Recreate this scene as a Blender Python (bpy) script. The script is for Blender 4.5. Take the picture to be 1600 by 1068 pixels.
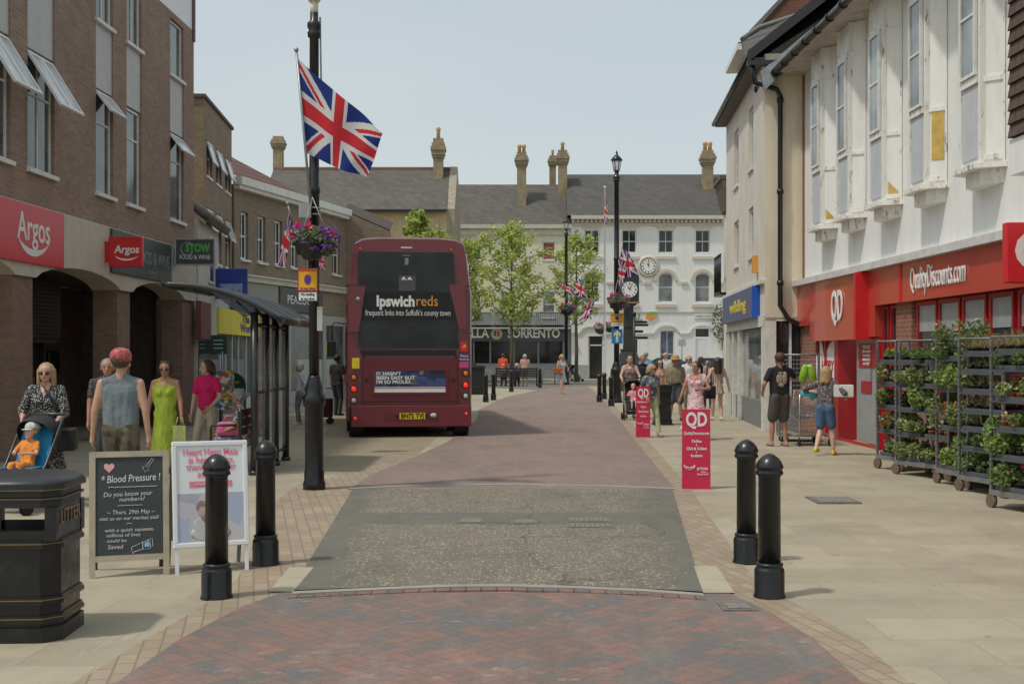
import bpy, bmesh, math, random
import numpy as np
from mathutils import Vector, Matrix
R = math.radians
for o in list(bpy.data.objects): bpy.data.objects.remove(o)
SC = bpy.context.scene
COL = SC.collection
# ---------------------------------------------------------------- camera
CH, FPX, HX, HY = 1.69, 1900.0, 800.0, 553.0      # eye height, focal length in photo pixels, horizon
cam = bpy.data.cameras.new('camera'); co = bpy.data.objects.new('camera', cam); COL.objects.link(co)
co.location = (0, 0, CH); co.rotation_euler = (R(90), 0, 0)
cam.sensor_width = 36; cam.lens = 36*FPX/1600; cam.shift_y = (HY-534)/1600
cam.clip_start = .1; cam.clip_end = 2000
SC.camera = co
# ---------------------------------------------------------------- sky and sun
SUN_V = Vector((-.46, -.27, 1.0)).normalized()     # towards the sun
sel = math.asin(SUN_V.z); saz = math.atan2(SUN_V.x, SUN_V.y)
W = bpy.data.worlds.new('World'); SC.world = W; W.use_nodes = True
nt = W.node_tree; nt.nodes.clear()
out = nt.nodes.new('ShaderNodeOutputWorld'); add = nt.nodes.new('ShaderNodeAddShader')
b1 = nt.nodes.new('ShaderNodeBackground'); b2 = nt.nodes.new('ShaderNodeBackground')
sky = nt.nodes.new('ShaderNodeTexSky'); sky.sky_type = 'NISHITA'; sky.sun_disc = False
sky.sun_elevation = sel; sky.sun_rotation = saz; sky.air_density = 1.0; sky.dust_density = 3.0; sky.ozone_density = 1.0
b1.inputs[1].default_value = .048
tc = nt.nodes.new('ShaderNodeTexCoord'); mp = nt.nodes.new('ShaderNodeMapping'); mp.inputs['Scale'].default_value = (1, 1, 4)
nz = nt.nodes.new('ShaderNodeTexNoise'); nz.inputs['Scale'].default_value = 1.6; nz.inputs['Detail'].default_value = 5
cr = nt.nodes.new('ShaderNodeValToRGB')
cr.color_ramp.elements[0].position = .3; cr.color_ramp.elements[0].color = (.325, .365, .36, 1)
cr.color_ramp.elements[1].position = .7; cr.color_ramp.elements[1].color = (.385, .41, .395, 1)
nt.links.new(tc.outputs['Generated'], mp.inputs[0]); nt.links.new(mp.outputs[0], nz.inputs[0])
nt.links.new(nz.outputs[0], cr.inputs[0]); nt.links.new(cr.outputs[0], b2.inputs[0])
b2.inputs[1].default_value = 1.25
nt.links.new(sky.outputs[0], b1.inputs[0]); nt.links.new(b1.outputs[0], add.inputs[0])
nt.links.new(b2.outputs[0], add.inputs[1]); nt.links.new(add.outputs[0], out.inputs[0])
sl = bpy.data.lights.new('sun', 'SUN'); sl.energy = 2.1; sl.angle = R(3.0); sl.color = (1, .95, .86)
so = bpy.data.objects.new('sun', sl); COL.objects.link(so)
so.rotation_euler = (-SUN_V).to_track_quat('-Z', 'Y').to_euler(); so.location = (-10, -10, 30)
SC.view_settings.view_transform = 'Standard'; SC.view_settings.look = 'None'
SC.view_settings.exposure = 0.0; SC.view_settings.gamma = 1.0
SC.render.engine = 'CYCLES'; SC.cycles.max_bounces = 6

# ---------------------------------------------------------------- helpers
def G(px, py, z=0):                                  # the ground point seen at a photo pixel
    d = (CH-z)*FPX/(py-HY); return ((px-HX)*d/FPX, d)
def AT(px, py, d):                                   # the point at depth d
    return ((px-HX)*d/FPX, d, CH+(HY-py)*d/FPX)
def link(o, parent=None):
    COL.objects.link(o)
    if parent is not None: o.parent = parent
    return o
def tag(o, label=None, cat=None, group=None, kind=None):
    if label: o['label'] = label
    if cat: o['category'] = cat
    if group: o['group'] = group
    if kind: o['kind'] = kind
    return o
def thing(name, label, cat, loc=(0, 0, 0), rz=0, group=None):
    o = bpy.data.objects.new(name, None); o.empty_display_size = .2; link(o)
    if len(loc) == 2: loc = (loc[0], loc[1], 0)
    o.location = loc; o.rotation_euler = (0, 0, rz); return tag(o, label, cat, group)
def copy_tree(o, parent=None, loc=None, rz=None, label=None, group=None):
    c = o.copy(); COL.objects.link(c)
    if parent is not None: c.parent = parent
    for ch in list(o.children): copy_tree(ch, c)
    if loc is not None: c.location = loc if len(loc) == 3 else (loc[0], loc[1], 0)
    if rz is not None: c.rotation_euler = (0, 0, rz)
    if label: c['label'] = label
    if group: c['group'] = group
    return c

# ---------------------------------------------------------------- materials
MC = {}
def _new(name):
    m = bpy.data.materials.new(name); m.use_nodes = True
    return m, m.node_tree.nodes, m.node_tree.links, m.node_tree.nodes['Principled BSDF']
def coord(N, L, swz=True):
    t = N.new('ShaderNodeTexCoord')
    if not swz: return t.outputs['Object']
    s = N.new('ShaderNodeSeparateXYZ'); L.new(t.outputs['Object'], s.inputs[0])
    a = N.new('ShaderNodeMath'); a.operation = 'ADD'; L.new(s.outputs[0], a.inputs[0]); L.new(s.outputs[1], a.inputs[1])
    c = N.new('ShaderNodeCombineXYZ'); L.new(a.outputs[0], c.inputs[0]); L.new(s.outputs[2], c.inputs[1])
    return c.outputs[0]
def mixc(N, L, f, a, b, mode='MIX'):
    m = N.new('ShaderNodeMix'); m.data_type = 'RGBA'; m.blend_type = mode
    for sck, v in ((m.inputs['Factor'], f), (m.inputs['A'], a), (m.inputs['B'], b)):
        if isinstance(v, (int, float)): sck.default_value = v
        elif isinstance(v, tuple): sck.default_value = (*v[:3], 1)
        else: L.new(v, sck)
    return m.outputs['Result']
def ramp(N, L, src, p0, p1, c0=(0, 0, 0), c1=(1, 1, 1)):
    r = N.new('ShaderNodeValToRGB'); L.new(src, r.inputs[0])
    r.color_ramp.elements[0].position = p0; r.color_ramp.elements[1].position = p1
    r.color_ramp.elements[0].color = (*c0, 1); r.color_ramp.elements[1].color = (*c1, 1); return r.outputs[0]
def noise(N, L, src, scale, detail=4, rough=.6):
    n = N.new('ShaderNodeTexNoise'); n.inputs['Scale'].default_value = scale
    n.inputs['Detail'].default_value = detail; n.inputs['Roughness'].default_value = rough
    if src is not None: L.new(src, n.inputs['Vector'])
    return n.outputs[0]
def stretched(N, L, src, s):
    m = N.new('ShaderNodeMapping'); m.inputs['Scale'].default_value = s; L.new(src, m.inputs[0]); return m.outputs[0]
def bump(N, L, B, h, st=.2, d=.01):
    b = N.new('ShaderNodeBump'); b.inputs['Strength'].default_value = st; b.inputs['Distance'].default_value = d
    L.new(h, b.inputs['Height']); L.new(b.outputs[0], B.inputs['Normal'])
def mat(name, c, rough=.6, metal=0, var=.12, scale=6, bmp=0, spec=.5, coat=0, dirt=0, emit=None):
    if name in MC: return MC[name]
    m, N, L, B = _new(name)
    src = coord(N, L, False)
    n = noise(N, L, src, scale)
    lo = tuple(x*(1-var) for x in c); hi = tuple(min(1, x*(1+var)) for x in c)
    col = ramp(N, L, n, .3, .7, lo, hi)
    if dirt:
        n2 = noise(N, L, stretched(N, L, src, (2.2, 2.2, .35)), 1.6, 6, .7)
        col = mixc(N, L, ramp(N, L, n2, .48, .78, (0, 0, 0), (dirt,)*3), col, tuple(x*.45 for x in (c[0]*.95, c[1]*.9, c[2]*.78)))
    L.new(col, B.inputs['Base Color'])
    B.inputs['Roughness'].default_value = rough; B.inputs['Metallic'].default_value = metal
    B.inputs['Specular IOR Level'].default_value = spec; B.inputs['Coat Weight'].default_value = coat
    if bmp: bump(N, L, B, noise(N, L, src, scale*6), bmp, .01)
    if emit: B.inputs['Emission Color'].default_value = (*emit[:3], 1); B.inputs['Emission Strength'].default_value = emit[3]
    MC[name] = m; return m
def brick(name, c1, c2, mortar, bw=.225, bh=.075, ms=.01, rough=.85, dirt=.35, off=.5):
    if name in MC: return MC[name]
    m, N, L, B = _new(name)
    v = coord(N, L)
    b = N.new('ShaderNodeTexBrick'); L.new(v, b.inputs['Vector'])
    b.inputs['Scale'].default_value = 1; b.inputs['Brick Width'].default_value = bw; b.inputs['Row Height'].default_value = bh
    b.inputs['Mortar Size'].default_value = ms; b.inputs['Mortar Smooth'].default_value = .2; b.inputs['Bias'].default_value = 0; b.offset = off
    b.inputs['Color1'].default_value = (*c1, 1); b.inputs['Color2'].default_value = (*c2, 1); b.inputs['Mortar'].default_value = (*mortar, 1)
    n = noise(N, L, v, .8, 6, .7)
    col = mixc(N, L, ramp(N, L, n, .4, .75, (0, 0, 0), (dirt,)*3), b.outputs['Color'], tuple(x*.5 for x in c1))
    n2 = noise(N, L, v, 14, 3)
    col = mixc(N, L, .5, col, ramp(N, L, n2, .3, .7, (.62,)*3, (1, 1, 1)), 'MULTIPLY')
    L.new(col, B.inputs['Base Color']); B.inputs['Roughness'].default_value = rough
    bump(N, L, B, b.outputs['Fac'], -.5, .006)
    MC[name] = m; return m
def glass(name, c=(.03, .035, .04), rough=.04, spec=.6):
    if name in MC: return MC[name]
    m, N, L, B = _new(name)
    src = coord(N, L, False)
    n = noise(N, L, src, .9, 3)
    L.new(ramp(N, L, n, .35, .7, tuple(x*.5 for x in c), tuple(x*1.7 for x in c)), B.inputs['Base Color'])
    B.inputs['Roughness'].default_value = rough; B.inputs['Specular IOR Level'].default_value = spec
    MC[name] = m; return m
def clear_glass(name, tint=(.75, .8, .8), a=.28):
    if name in MC: return MC[name]
    m, N, L, B = _new(name)
    B.inputs['Base Color'].default_value = (*tint, 1); B.inputs['Roughness'].default_value = .05
    B.inputs['Alpha'].default_value = a; MC[name] = m; return m
def dots(name, base, cols, scale=18, th=.35, rough=.85):          # printed cloth: coloured spots on a ground
    if name in MC: return MC[name]
    m, N, L, B = _new(name)
    src = coord(N, L, False)
    v = N.new('ShaderNodeTexVoronoi'); v.inputs['Scale'].default_value = scale; L.new(src, v.inputs['Vector'])
    w = N.new('ShaderNodeSeparateColor'); L.new(v.outputs['Color'], w.inputs[0])
    r = N.new('ShaderNodeValToRGB'); r.color_ramp.interpolation = 'CONSTANT'; L.new(w.outputs[0], r.inputs[0])
    while len(r.color_ramp.elements) < len(cols): r.color_ramp.elements.new(.5)
    for i, c in enumerate(cols):
        r.color_ramp.elements[i].position = i/len(cols); r.color_ramp.elements[i].color = (*c, 1)
    f = ramp(N, L, v.outputs['Distance'], th, th+.06, (1, 1, 1), (0, 0, 0))
    L.new(mixc(N, L, f, base, r.outputs[0]), B.inputs['Base Color']); B.inputs['Roughness'].default_value = rough
    MC[name] = m; return m
def stripes(name, cols, scale, axis=0, rough=.85):
    if name in MC: return MC[name]
    m, N, L, B = _new(name)
    src = coord(N, L, False); s = N.new('ShaderNodeSeparateXYZ'); L.new(src, s.inputs[0])
    a = N.new('ShaderNodeMath'); a.operation = 'MULTIPLY'; a.inputs[1].default_value = scale; L.new(s.outputs[axis], a.inputs[0])
    f = N.new('ShaderNodeMath'); f.operation = 'FRACT'; L.new(a.outputs[0], f.inputs[0])
    r = N.new('ShaderNodeValToRGB'); r.color_ramp.interpolation = 'CONSTANT'; L.new(f.outputs[0], r.inputs[0])
    while len(r.color_ramp.elements) < len(cols): r.color_ramp.elements.new(.5)
    for i, c in enumerate(cols):
        r.color_ramp.elements[i].position = i/len(cols); r.color_ramp.elements[i].color = (*c, 1)
    L.new(r.outputs[0], B.inputs['Base Color']); B.inputs['Roughness'].default_value = rough
    MC[name] = m; return m
def leafmat(name, c, var=.35):
    if name in MC: return MC[name]
    m, N, L, B = _new(name)
    g = N.new('ShaderNodeNewGeometry')
    lo = tuple(x*(1-var) for x in c); hi = tuple(x*(1+var) for x in c)
    r = ramp(N, L, g.outputs['Random Per Island'], 0, 1, lo, hi); L.new(r, B.inputs['Base Color'])
    B.inputs['Roughness'].default_value = .55
    t = N.new('ShaderNodeBsdfTranslucent'); L.new(r, t.inputs[0])
    mx = N.new('ShaderNodeMixShader'); mx.inputs[0].default_value = .45
    L.new(B.outputs[0], mx.inputs[1]); L.new(t.outputs[0], mx.inputs[2]); L.new(mx.outputs[0], N['Material Output'].inputs[0])
    MC[name] = m; return m
def blackpaint():
    m, N, L, B = _new('black_paint'); src = coord(N, L, False)
    n = noise(N, L, src, 9, 8, .75); n2 = noise(N, L, stretched(N, L, src, (14, 14, 3)), 3, 6, .8)
    col = mixc(N, L, ramp(N, L, n, .52, .8, (0,)*3, (.45,)*3), (.007, .008, .009), (.055, .05, .043))
    col = mixc(N, L, ramp(N, L, n2, .70, .73, (0,)*3, (.6,)*3), col, (.12, .11, .10))
    L.new(col, B.inputs['Base Color']); L.new(ramp(N, L, n, .3, .75, (.2,)*3, (.55,)*3), B.inputs['Roughness']); B.inputs['Coat Weight'].default_value = .1
    bump(N, L, B, n, .12, .004); MC['black_paint'] = m; return m
BLK = blackpaint()
def clothmat(name, c):
    if name in MC: return MC[name]
    m, N, L, B = _new(name); src = coord(N, L, False)
    n = noise(N, L, stretched(N, L, src, (1, 1, .45)), 7, 3, .55); n2 = noise(N, L, src, 60, 2)
    L.new(ramp(N, L, n, .3, .7, tuple(x*.82 for x in c), tuple(min(1, x*1.12) for x in c)), B.inputs['Base Color'])
    B.inputs['Roughness'].default_value = .9; bump(N, L, B, n, .9, .05); MC[name] = m; return m
def hairmat(name, c):
    if name in MC: return MC[name]
    m, N, L, B = _new(name); src = coord(N, L, False)
    n = noise(N, L, stretched(N, L, src, (1, 1, .12)), 70, 4, .7); n2 = noise(N, L, src, 6, 3)
    col = ramp(N, L, n, .3, .7, tuple(x*.45 for x in c), tuple(min(1, x*1.5) for x in c)); L.new(col, B.inputs['Base Color'])
    B.inputs['Roughness'].default_value = .55; bump(N, L, B, n, .8, .012); MC[name] = m; return m
WHT = mat('white_paint', (.72, .72, .69), .5, dirt=.25)
WHT2 = mat('white_plastic', (.75, .76, .77), .35, var=.04)
GLS = glass('window_glass')
GLB = glass('blind_glass', (.16, .17, .17), .08)
SIGNW = mat('sign_white', (.8, .8, .78), .5, var=.03)
STEEL = mat('galvanised_steel', (.33, .34, .35), .45, metal=.7, var=.15)
DARK = mat('dark_interior', (.012, .012, .013), .8)

# ---------------------------------------------------------------- mesh builder
class MB:
    def __init__(s): s.v = []; s.f = []; s.m = []; s.sm = []
    def add(s, vs, fs, mi=0, smooth=False):
        b = len(s.v); s.v += [tuple(p) for p in vs]
        for f in fs: s.f.append([b+i for i in f]); s.m.append(mi); s.sm.append(smooth)
        return s
    def box(s, x0, x1, y0, y1, z0, z1, mi=0):
        vs = [(x, y, z) for z in (z0, z1) for y in (y0, y1) for x in (x0, x1)]
        return s.add(vs, [(0, 2, 3, 1), (4, 5, 7, 6), (0, 1, 5, 4), (2, 6, 7, 3), (0, 4, 6, 2), (1, 3, 7, 5)], mi)
    def bbox(s, x0, x1, y0, y1, z0, z1, b=.01, mi=0):          # box with bevelled edges
        bm = bmesh.new(); bmesh.ops.create_cube(bm, size=1)
        for v in bm.verts: v.co = Vector(((x0+x1)/2+v.co.x*(x1-x0), (y0+y1)/2+v.co.y*(y1-y0), (z0+z1)/2+v.co.z*(z1-z0)))
        bmesh.ops.bevel(bm, geom=bm.edges[:], offset=b, segments=2, affect='EDGES', profile=.5)
        bm.verts.index_update()
        s.add([v.co[:] for v in bm.verts], [[v.index for v in f.verts] for f in bm.faces], mi); bm.free(); return s
    def prism(s, poly, z0, z1, mi=0):                           # poly in xy, extruded in z
        n = len(poly); vs = [(x, y, z0) for x, y in poly]+[(x, y, z1) for x, y in poly]
        return s.add(vs, [list(range(n))[::-1], list(range(n, 2*n))]+[(i, (i+1) % n, n+(i+1) % n, n+i) for i in range(n)], mi)
    def yprism(s, poly, y0, y1, mi=0):                          # poly in xz, extruded in y
        n = len(poly); vs = [(x, y0, z) for x, z in poly]+[(x, y1, z) for x, z in poly]
        return s.add(vs, [list(range(n)), list(range(n, 2*n))[::-1]]+[(i, n+i, n+(i+1) % n, (i+1) % n) for i in range(n)], mi)
    def xprism(s, poly, x0, x1, mi=0):                          # poly in yz, extruded in x
        n = len(poly); vs = [(x0, y, z) for y, z in poly]+[(x1, y, z) for y, z in poly]
        return s.add(vs, [list(range(n))[::-1], list(range(n, 2*n))]+[(i, (i+1) % n, n+(i+1) % n, n+i) for i in range(n)], mi)
    def tube(s, pts, r, seg=8, mi=0, cap=True, smooth=True):
        pts = [Vector(p) for p in pts]; rs = r if isinstance(r, (list, tuple)) else [r]*len(pts)
        b = len(s.v); up = None
        for i, p in enumerate(pts):
            d = (pts[min(i+1, len(pts)-1)]-pts[max(i-1, 0)])
            if d.length < 1e-9: d = Vector((0, 0, 1))
            d.normalize()
            if up is None: up = Vector((1, 0, 0)) if abs(d.x) < .9 else Vector((0, 1, 0))
            a = (up-d*up.dot(d)).normalized(); c = d.cross(a); up = a
            for k in range(seg):
                t = 2*math.pi*k/seg; s.v.append(tuple(p+(a*math.cos(t)+c*math.sin(t))*rs[i]))
        for i in range(len(pts)-1):
            for k in range(seg):
                k2 = (k+1) % seg
                s.f.append([b+i*seg+k, b+i*seg+k2, b+(i+1)*seg+k2, b+(i+1)*seg+k]); s.m.append(mi); s.sm.append(smooth)
        if cap:
            s.f.append([b+k for k in range(seg)][::-1]); s.m.append(mi); s.sm.append(False)
            e = b+(len(pts)-1)*seg; s.f.append([e+k for k in range(seg)]); s.m.append(mi); s.sm.append(False)
        return s
    def lathe(s, prof, c=(0, 0, 0), seg=20, mi=0, smooth=True, sx=1, sy=1, ph=0):
        b = len(s.v)
        for r, z in prof:
            for k in range(seg):
                t = 2*math.pi*k/seg+ph; s.v.append((c[0]+r*math.cos(t)*sx, c[1]+r*math.sin(t)*sy, c[2]+z))
        for i in range(len(prof)-1):
            for k in range(seg):
                k2 = (k+1) % seg
                s.f.append([b+i*seg+k, b+i*seg+k2, b+(i+1)*seg+k2, b+(i+1)*seg+k]); s.m.append(mi); s.sm.append(smooth)
        s.f.append([b+k for k in range(seg)][::-1]); s.m.append(mi); s.sm.append(False)
        e = b+(len(prof)-1)*seg; s.f.append([e+k for k in range(seg)]); s.m.append(mi); s.sm.append(False)
        return s
    def ball(s, c, r, seg=10, rings=6, mi=0):
        if isinstance(r, (int, float)): r = (r, r, r)
        b = len(s.v); s.v.append((c[0], c[1], c[2]-r[2]))
        for i in range(1, rings):
            a = -math.pi/2+math.pi*i/rings
            for k in range(seg):
                t = 2*math.pi*k/seg
                s.v.append((c[0]+r[0]*math.cos(a)*math.cos(t), c[1]+r[1]*math.cos(a)*math.sin(t), c[2]+r[2]*math.sin(a)))
        s.v.append((c[0], c[1], c[2]+r[2])); top = len(s.v)-1
        for k in range(seg):
            k2 = (k+1) % seg
            s.f.append([b, b+1+k2, b+1+k]); s.m.append(mi); s.sm.append(True)
            s.f.append([top, top-seg+k, top-seg+k2]); s.m.append(mi); s.sm.append(True)
            for i in range(rings-2):
                o = b+1+i*seg; s.f.append([o+k, o+k2, o+seg+k2, o+seg+k]); s.m.append(mi); s.sm.append(True)
        return s
    def capsule(s, p0, p1, r0, r1, sy=1, seg=12, mi=0):
        p0 = Vector(p0); p1 = Vector(p1); d = p1-p0; L = max(d.length, 1e-4); d = d/L
        pr = [(-r0, .02*r0), (-r0*.86, r0*.5), (-r0*.5, r0*.86), (0, r0), (L/2, (r0+r1)/2), (L, r1), (L+r1*.5, r1*.86), (L+r1*.86, r1*.5), (L+r1, .02*r1)]
        up = Vector((1, 0, 0)) if abs(d.x) < .9 else Vector((0, 1, 0))
        a = (up-d*up.dot(d)).normalized(); c = d.cross(a); b = len(s.v)
        for t, r in pr:
            q = p0+d*t
            for k in range(seg):
                an = 2*math.pi*k/seg; w = (a*math.cos(an)+c*math.sin(an))*r
                s.v.append((q.x+w.x, q.y+w.y*sy, q.z+w.z))
        n = len(pr)
        for i in range(n-1):
            for k in range(seg):
                k2 = (k+1) % seg; s.f.append([b+i*seg+k, b+i*seg+k2, b+(i+1)*seg+k2, b+(i+1)*seg+k]); s.m.append(mi); s.sm.append(True)
        s.f.append([b+k for k in range(seg)][::-1]); s.m.append(mi); s.sm.append(True)
        e = b+(n-1)*seg; s.f.append([e+k for k in range(seg)]); s.m.append(mi); s.sm.append(True)
        return s
    def leaves(s, c, rad, n, size, rng, nm=1, shell=.5, up=.3):
        for _ in range(n):
            while True:
                p = Vector((rng.uniform(-1, 1), rng.uniform(-1, 1), rng.uniform(-1, 1)))
                if p.length < 1: break
            p = p*(p.length**(-shell)) if p.length > .05 else p
            q = Vector((c[0]+p.x*rad[0], c[1]+p.y*rad[1], c[2]+p.z*rad[2]))
            a = Vector((rng.gauss(0, 1), rng.gauss(0, 1), rng.gauss(0, .6))).normalized()
            nn = Vector((rng.gauss(0, .7), rng.gauss(0, .7), rng.gauss(0, .5)+up)).normalized()
            b = a.cross(nn); b = b.normalized() if b.length > .01 else Vector((0, 0, 1))
            L = size*rng.uniform(.6, 1.3); w = L*.36
            s.add([q-a*L*.5, q+b*w+nn*L*.06, q+a*L*.5, q-b*w+nn*L*.06], [(0, 1, 2, 3)], rng.randrange(nm))
        return s
    def build(s, name, mats, parent=None, label=None):
        me = bpy.data.meshes.new(name); me.from_pydata(s.v, [], s.f)
        for m in (mats if isinstance(mats, (list, tuple)) else [mats]): me.materials.append(m)
        me.polygons.foreach_set('material_index', s.m); me.polygons.foreach_set('use_smooth', s.sm); me.update()
        o = bpy.data.objects.new(name, me); link(o, parent)
        if label: o['label'] = label
        return o
def arc(cx, cz, r, a0, a1, n=12, rz=None):
    rz = rz or r
    return [(cx+r*math.cos(R(a0+(a1-a0)*i/n)), cz+rz*math.sin(R(a0+(a1-a0)*i/n))) for i in range(n+1)]
DG = bpy.context.evaluated_depsgraph_get
def text(name, s, size, m, parent, loc, rot=(90, 0, 0), ext=.003, align='CENTER', bold=0, width=None, shear=0, sx=1, label=None):
    cu = bpy.data.curves.new(name, 'FONT'); cu.body = s; cu.size = size; cu.extrude = ext
    cu.align_x = align; cu.align_y = 'CENTER'; cu.offset = bold; cu.shear = shear; cu.resolution_u = 3
    t = bpy.data.objects.new('tmp', cu); COL.objects.link(t); bpy.context.view_layer.update()
    me = bpy.data.meshes.new_from_object(t.evaluated_get(DG())); bpy.data.objects.remove(t)
    me.name = name
    if len(me.vertices):
        xs = [v.co.x for v in me.vertices]; w = max(xs)-min(xs)
        k = (width/w if width else 1)*sx
        if k != 1:
            for v in me.vertices: v.co.x *= k
    me.materials.clear(); me.materials.append(m)
    o = bpy.data.objects.new(name, me); link(o, parent)
    o.location = loc; o.rotation_euler = tuple(R(a) for a in rot)
    if label: o['label'] = label
    return o

class Frame:                        # a facade line: local x along it, outside is local -y
    def __init__(s, p0, p1):
        s.p0 = Vector(p0); s.d = Vector(p1)-s.p0; s.len = s.d.length; s.d.normalize()
        s.rz = math.atan2(s.d.y, s.d.x); s.n = Vector((-s.d.y, s.d.x))
    def at(s, px, py, y=0):
        o = s.p0+s.n*y; r = Vector(((px-HX)/FPX, 1))
        t = o.dot(s.n)/r.dot(s.n); p = r*t
        return ((p-o).dot(s.d), CH+(HY-py)*t/FPX)
    def x(s, px, y=0): return s.at(px, 500, y)[0]
def facade(mb, x0, x1, z0, z1, ops, depth=.15, y=0, mi=0, mr=None):
    mr = mi if mr is None else mr
    xs = sorted({x0, x1}|{v for o in ops for v in o[:2] if x0 < v < x1}); zs = sorted({z0, z1}|{v for o in ops for v in o[2:4] if z0 < v < z1})
    for a, b in zip(xs, xs[1:]):
        for c, d in zip(zs, zs[1:]):
            mx, mz = (a+b)/2, (c+d)/2
            if any(o[0] < mx < o[1] and o[2] < mz < o[3] for o in ops): continue
            mb.add([(a, y, c), (b, y, c), (b, y, d), (a, y, d)], [(0, 1, 2, 3)], mi)
    for o in ops:
        a, b, c, d = o[:4]; e = y+depth
        mb.add([(a, y, c), (a, e, c), (a, e, d), (a, y, d)], [(0, 3, 2, 1)], mr)
        mb.add([(b, y, c), (b, e, c), (b, e, d), (b, y, d)], [(0, 1, 2, 3)], mr)
        mb.add([(a, y, c), (b, y, c), (b, e, c), (a, e, c)], [(0, 3, 2, 1)], mr)
        mb.add([(a, y, d), (b, y, d), (b, e, d), (a, e, d)], [(0, 1, 2, 3)], mr)
def window(parent, x0, x1, z0, z1, y=.08, fw=.05, nx=1, nz=1, mf=None, mg=None, sill=0, ms=None, name='window', split=None, fd=.05):
    mf = mf or WHT; mg = mg or GLS
    f = MB()
    f.box(x0, x0+fw, y, y+fd, z0, z1); f.box(x1-fw, x1, y, y+fd, z0, z1)
    f.box(x0+fw, x1-fw, y, y+fd, z0, z0+fw); f.box(x0+fw, x1-fw, y, y+fd, z1-fw, z1)
    t = fw*.55
    for i in range(1, nx): c = x0+(x1-x0)*i/nx; f.box(c-t/2, c+t/2, y+.005, y+fd-.005, z0+fw, z1-fw)
    rows = split if split else [z0+(z1-z0)*i/nz for i in range(1, nz)]
    for c in rows: f.box(x0+fw, x1-fw, y+.008, y+fd-.008, c-t*.7, c+t*.7)
    w = f.build(name, mf, parent)
    MB().box(x0+fw*.5, x1-fw*.5, y+fd*.5, y+fd*.5+.012, z0+fw*.5, z1-fw*.5).build('pane', mg, w)
    if sill:
        MB().box(x0-.06, x1+.06, -sill, y+.02, z0-.07, z0-.002).build('sill', ms or WHT, w)
    return w
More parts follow.
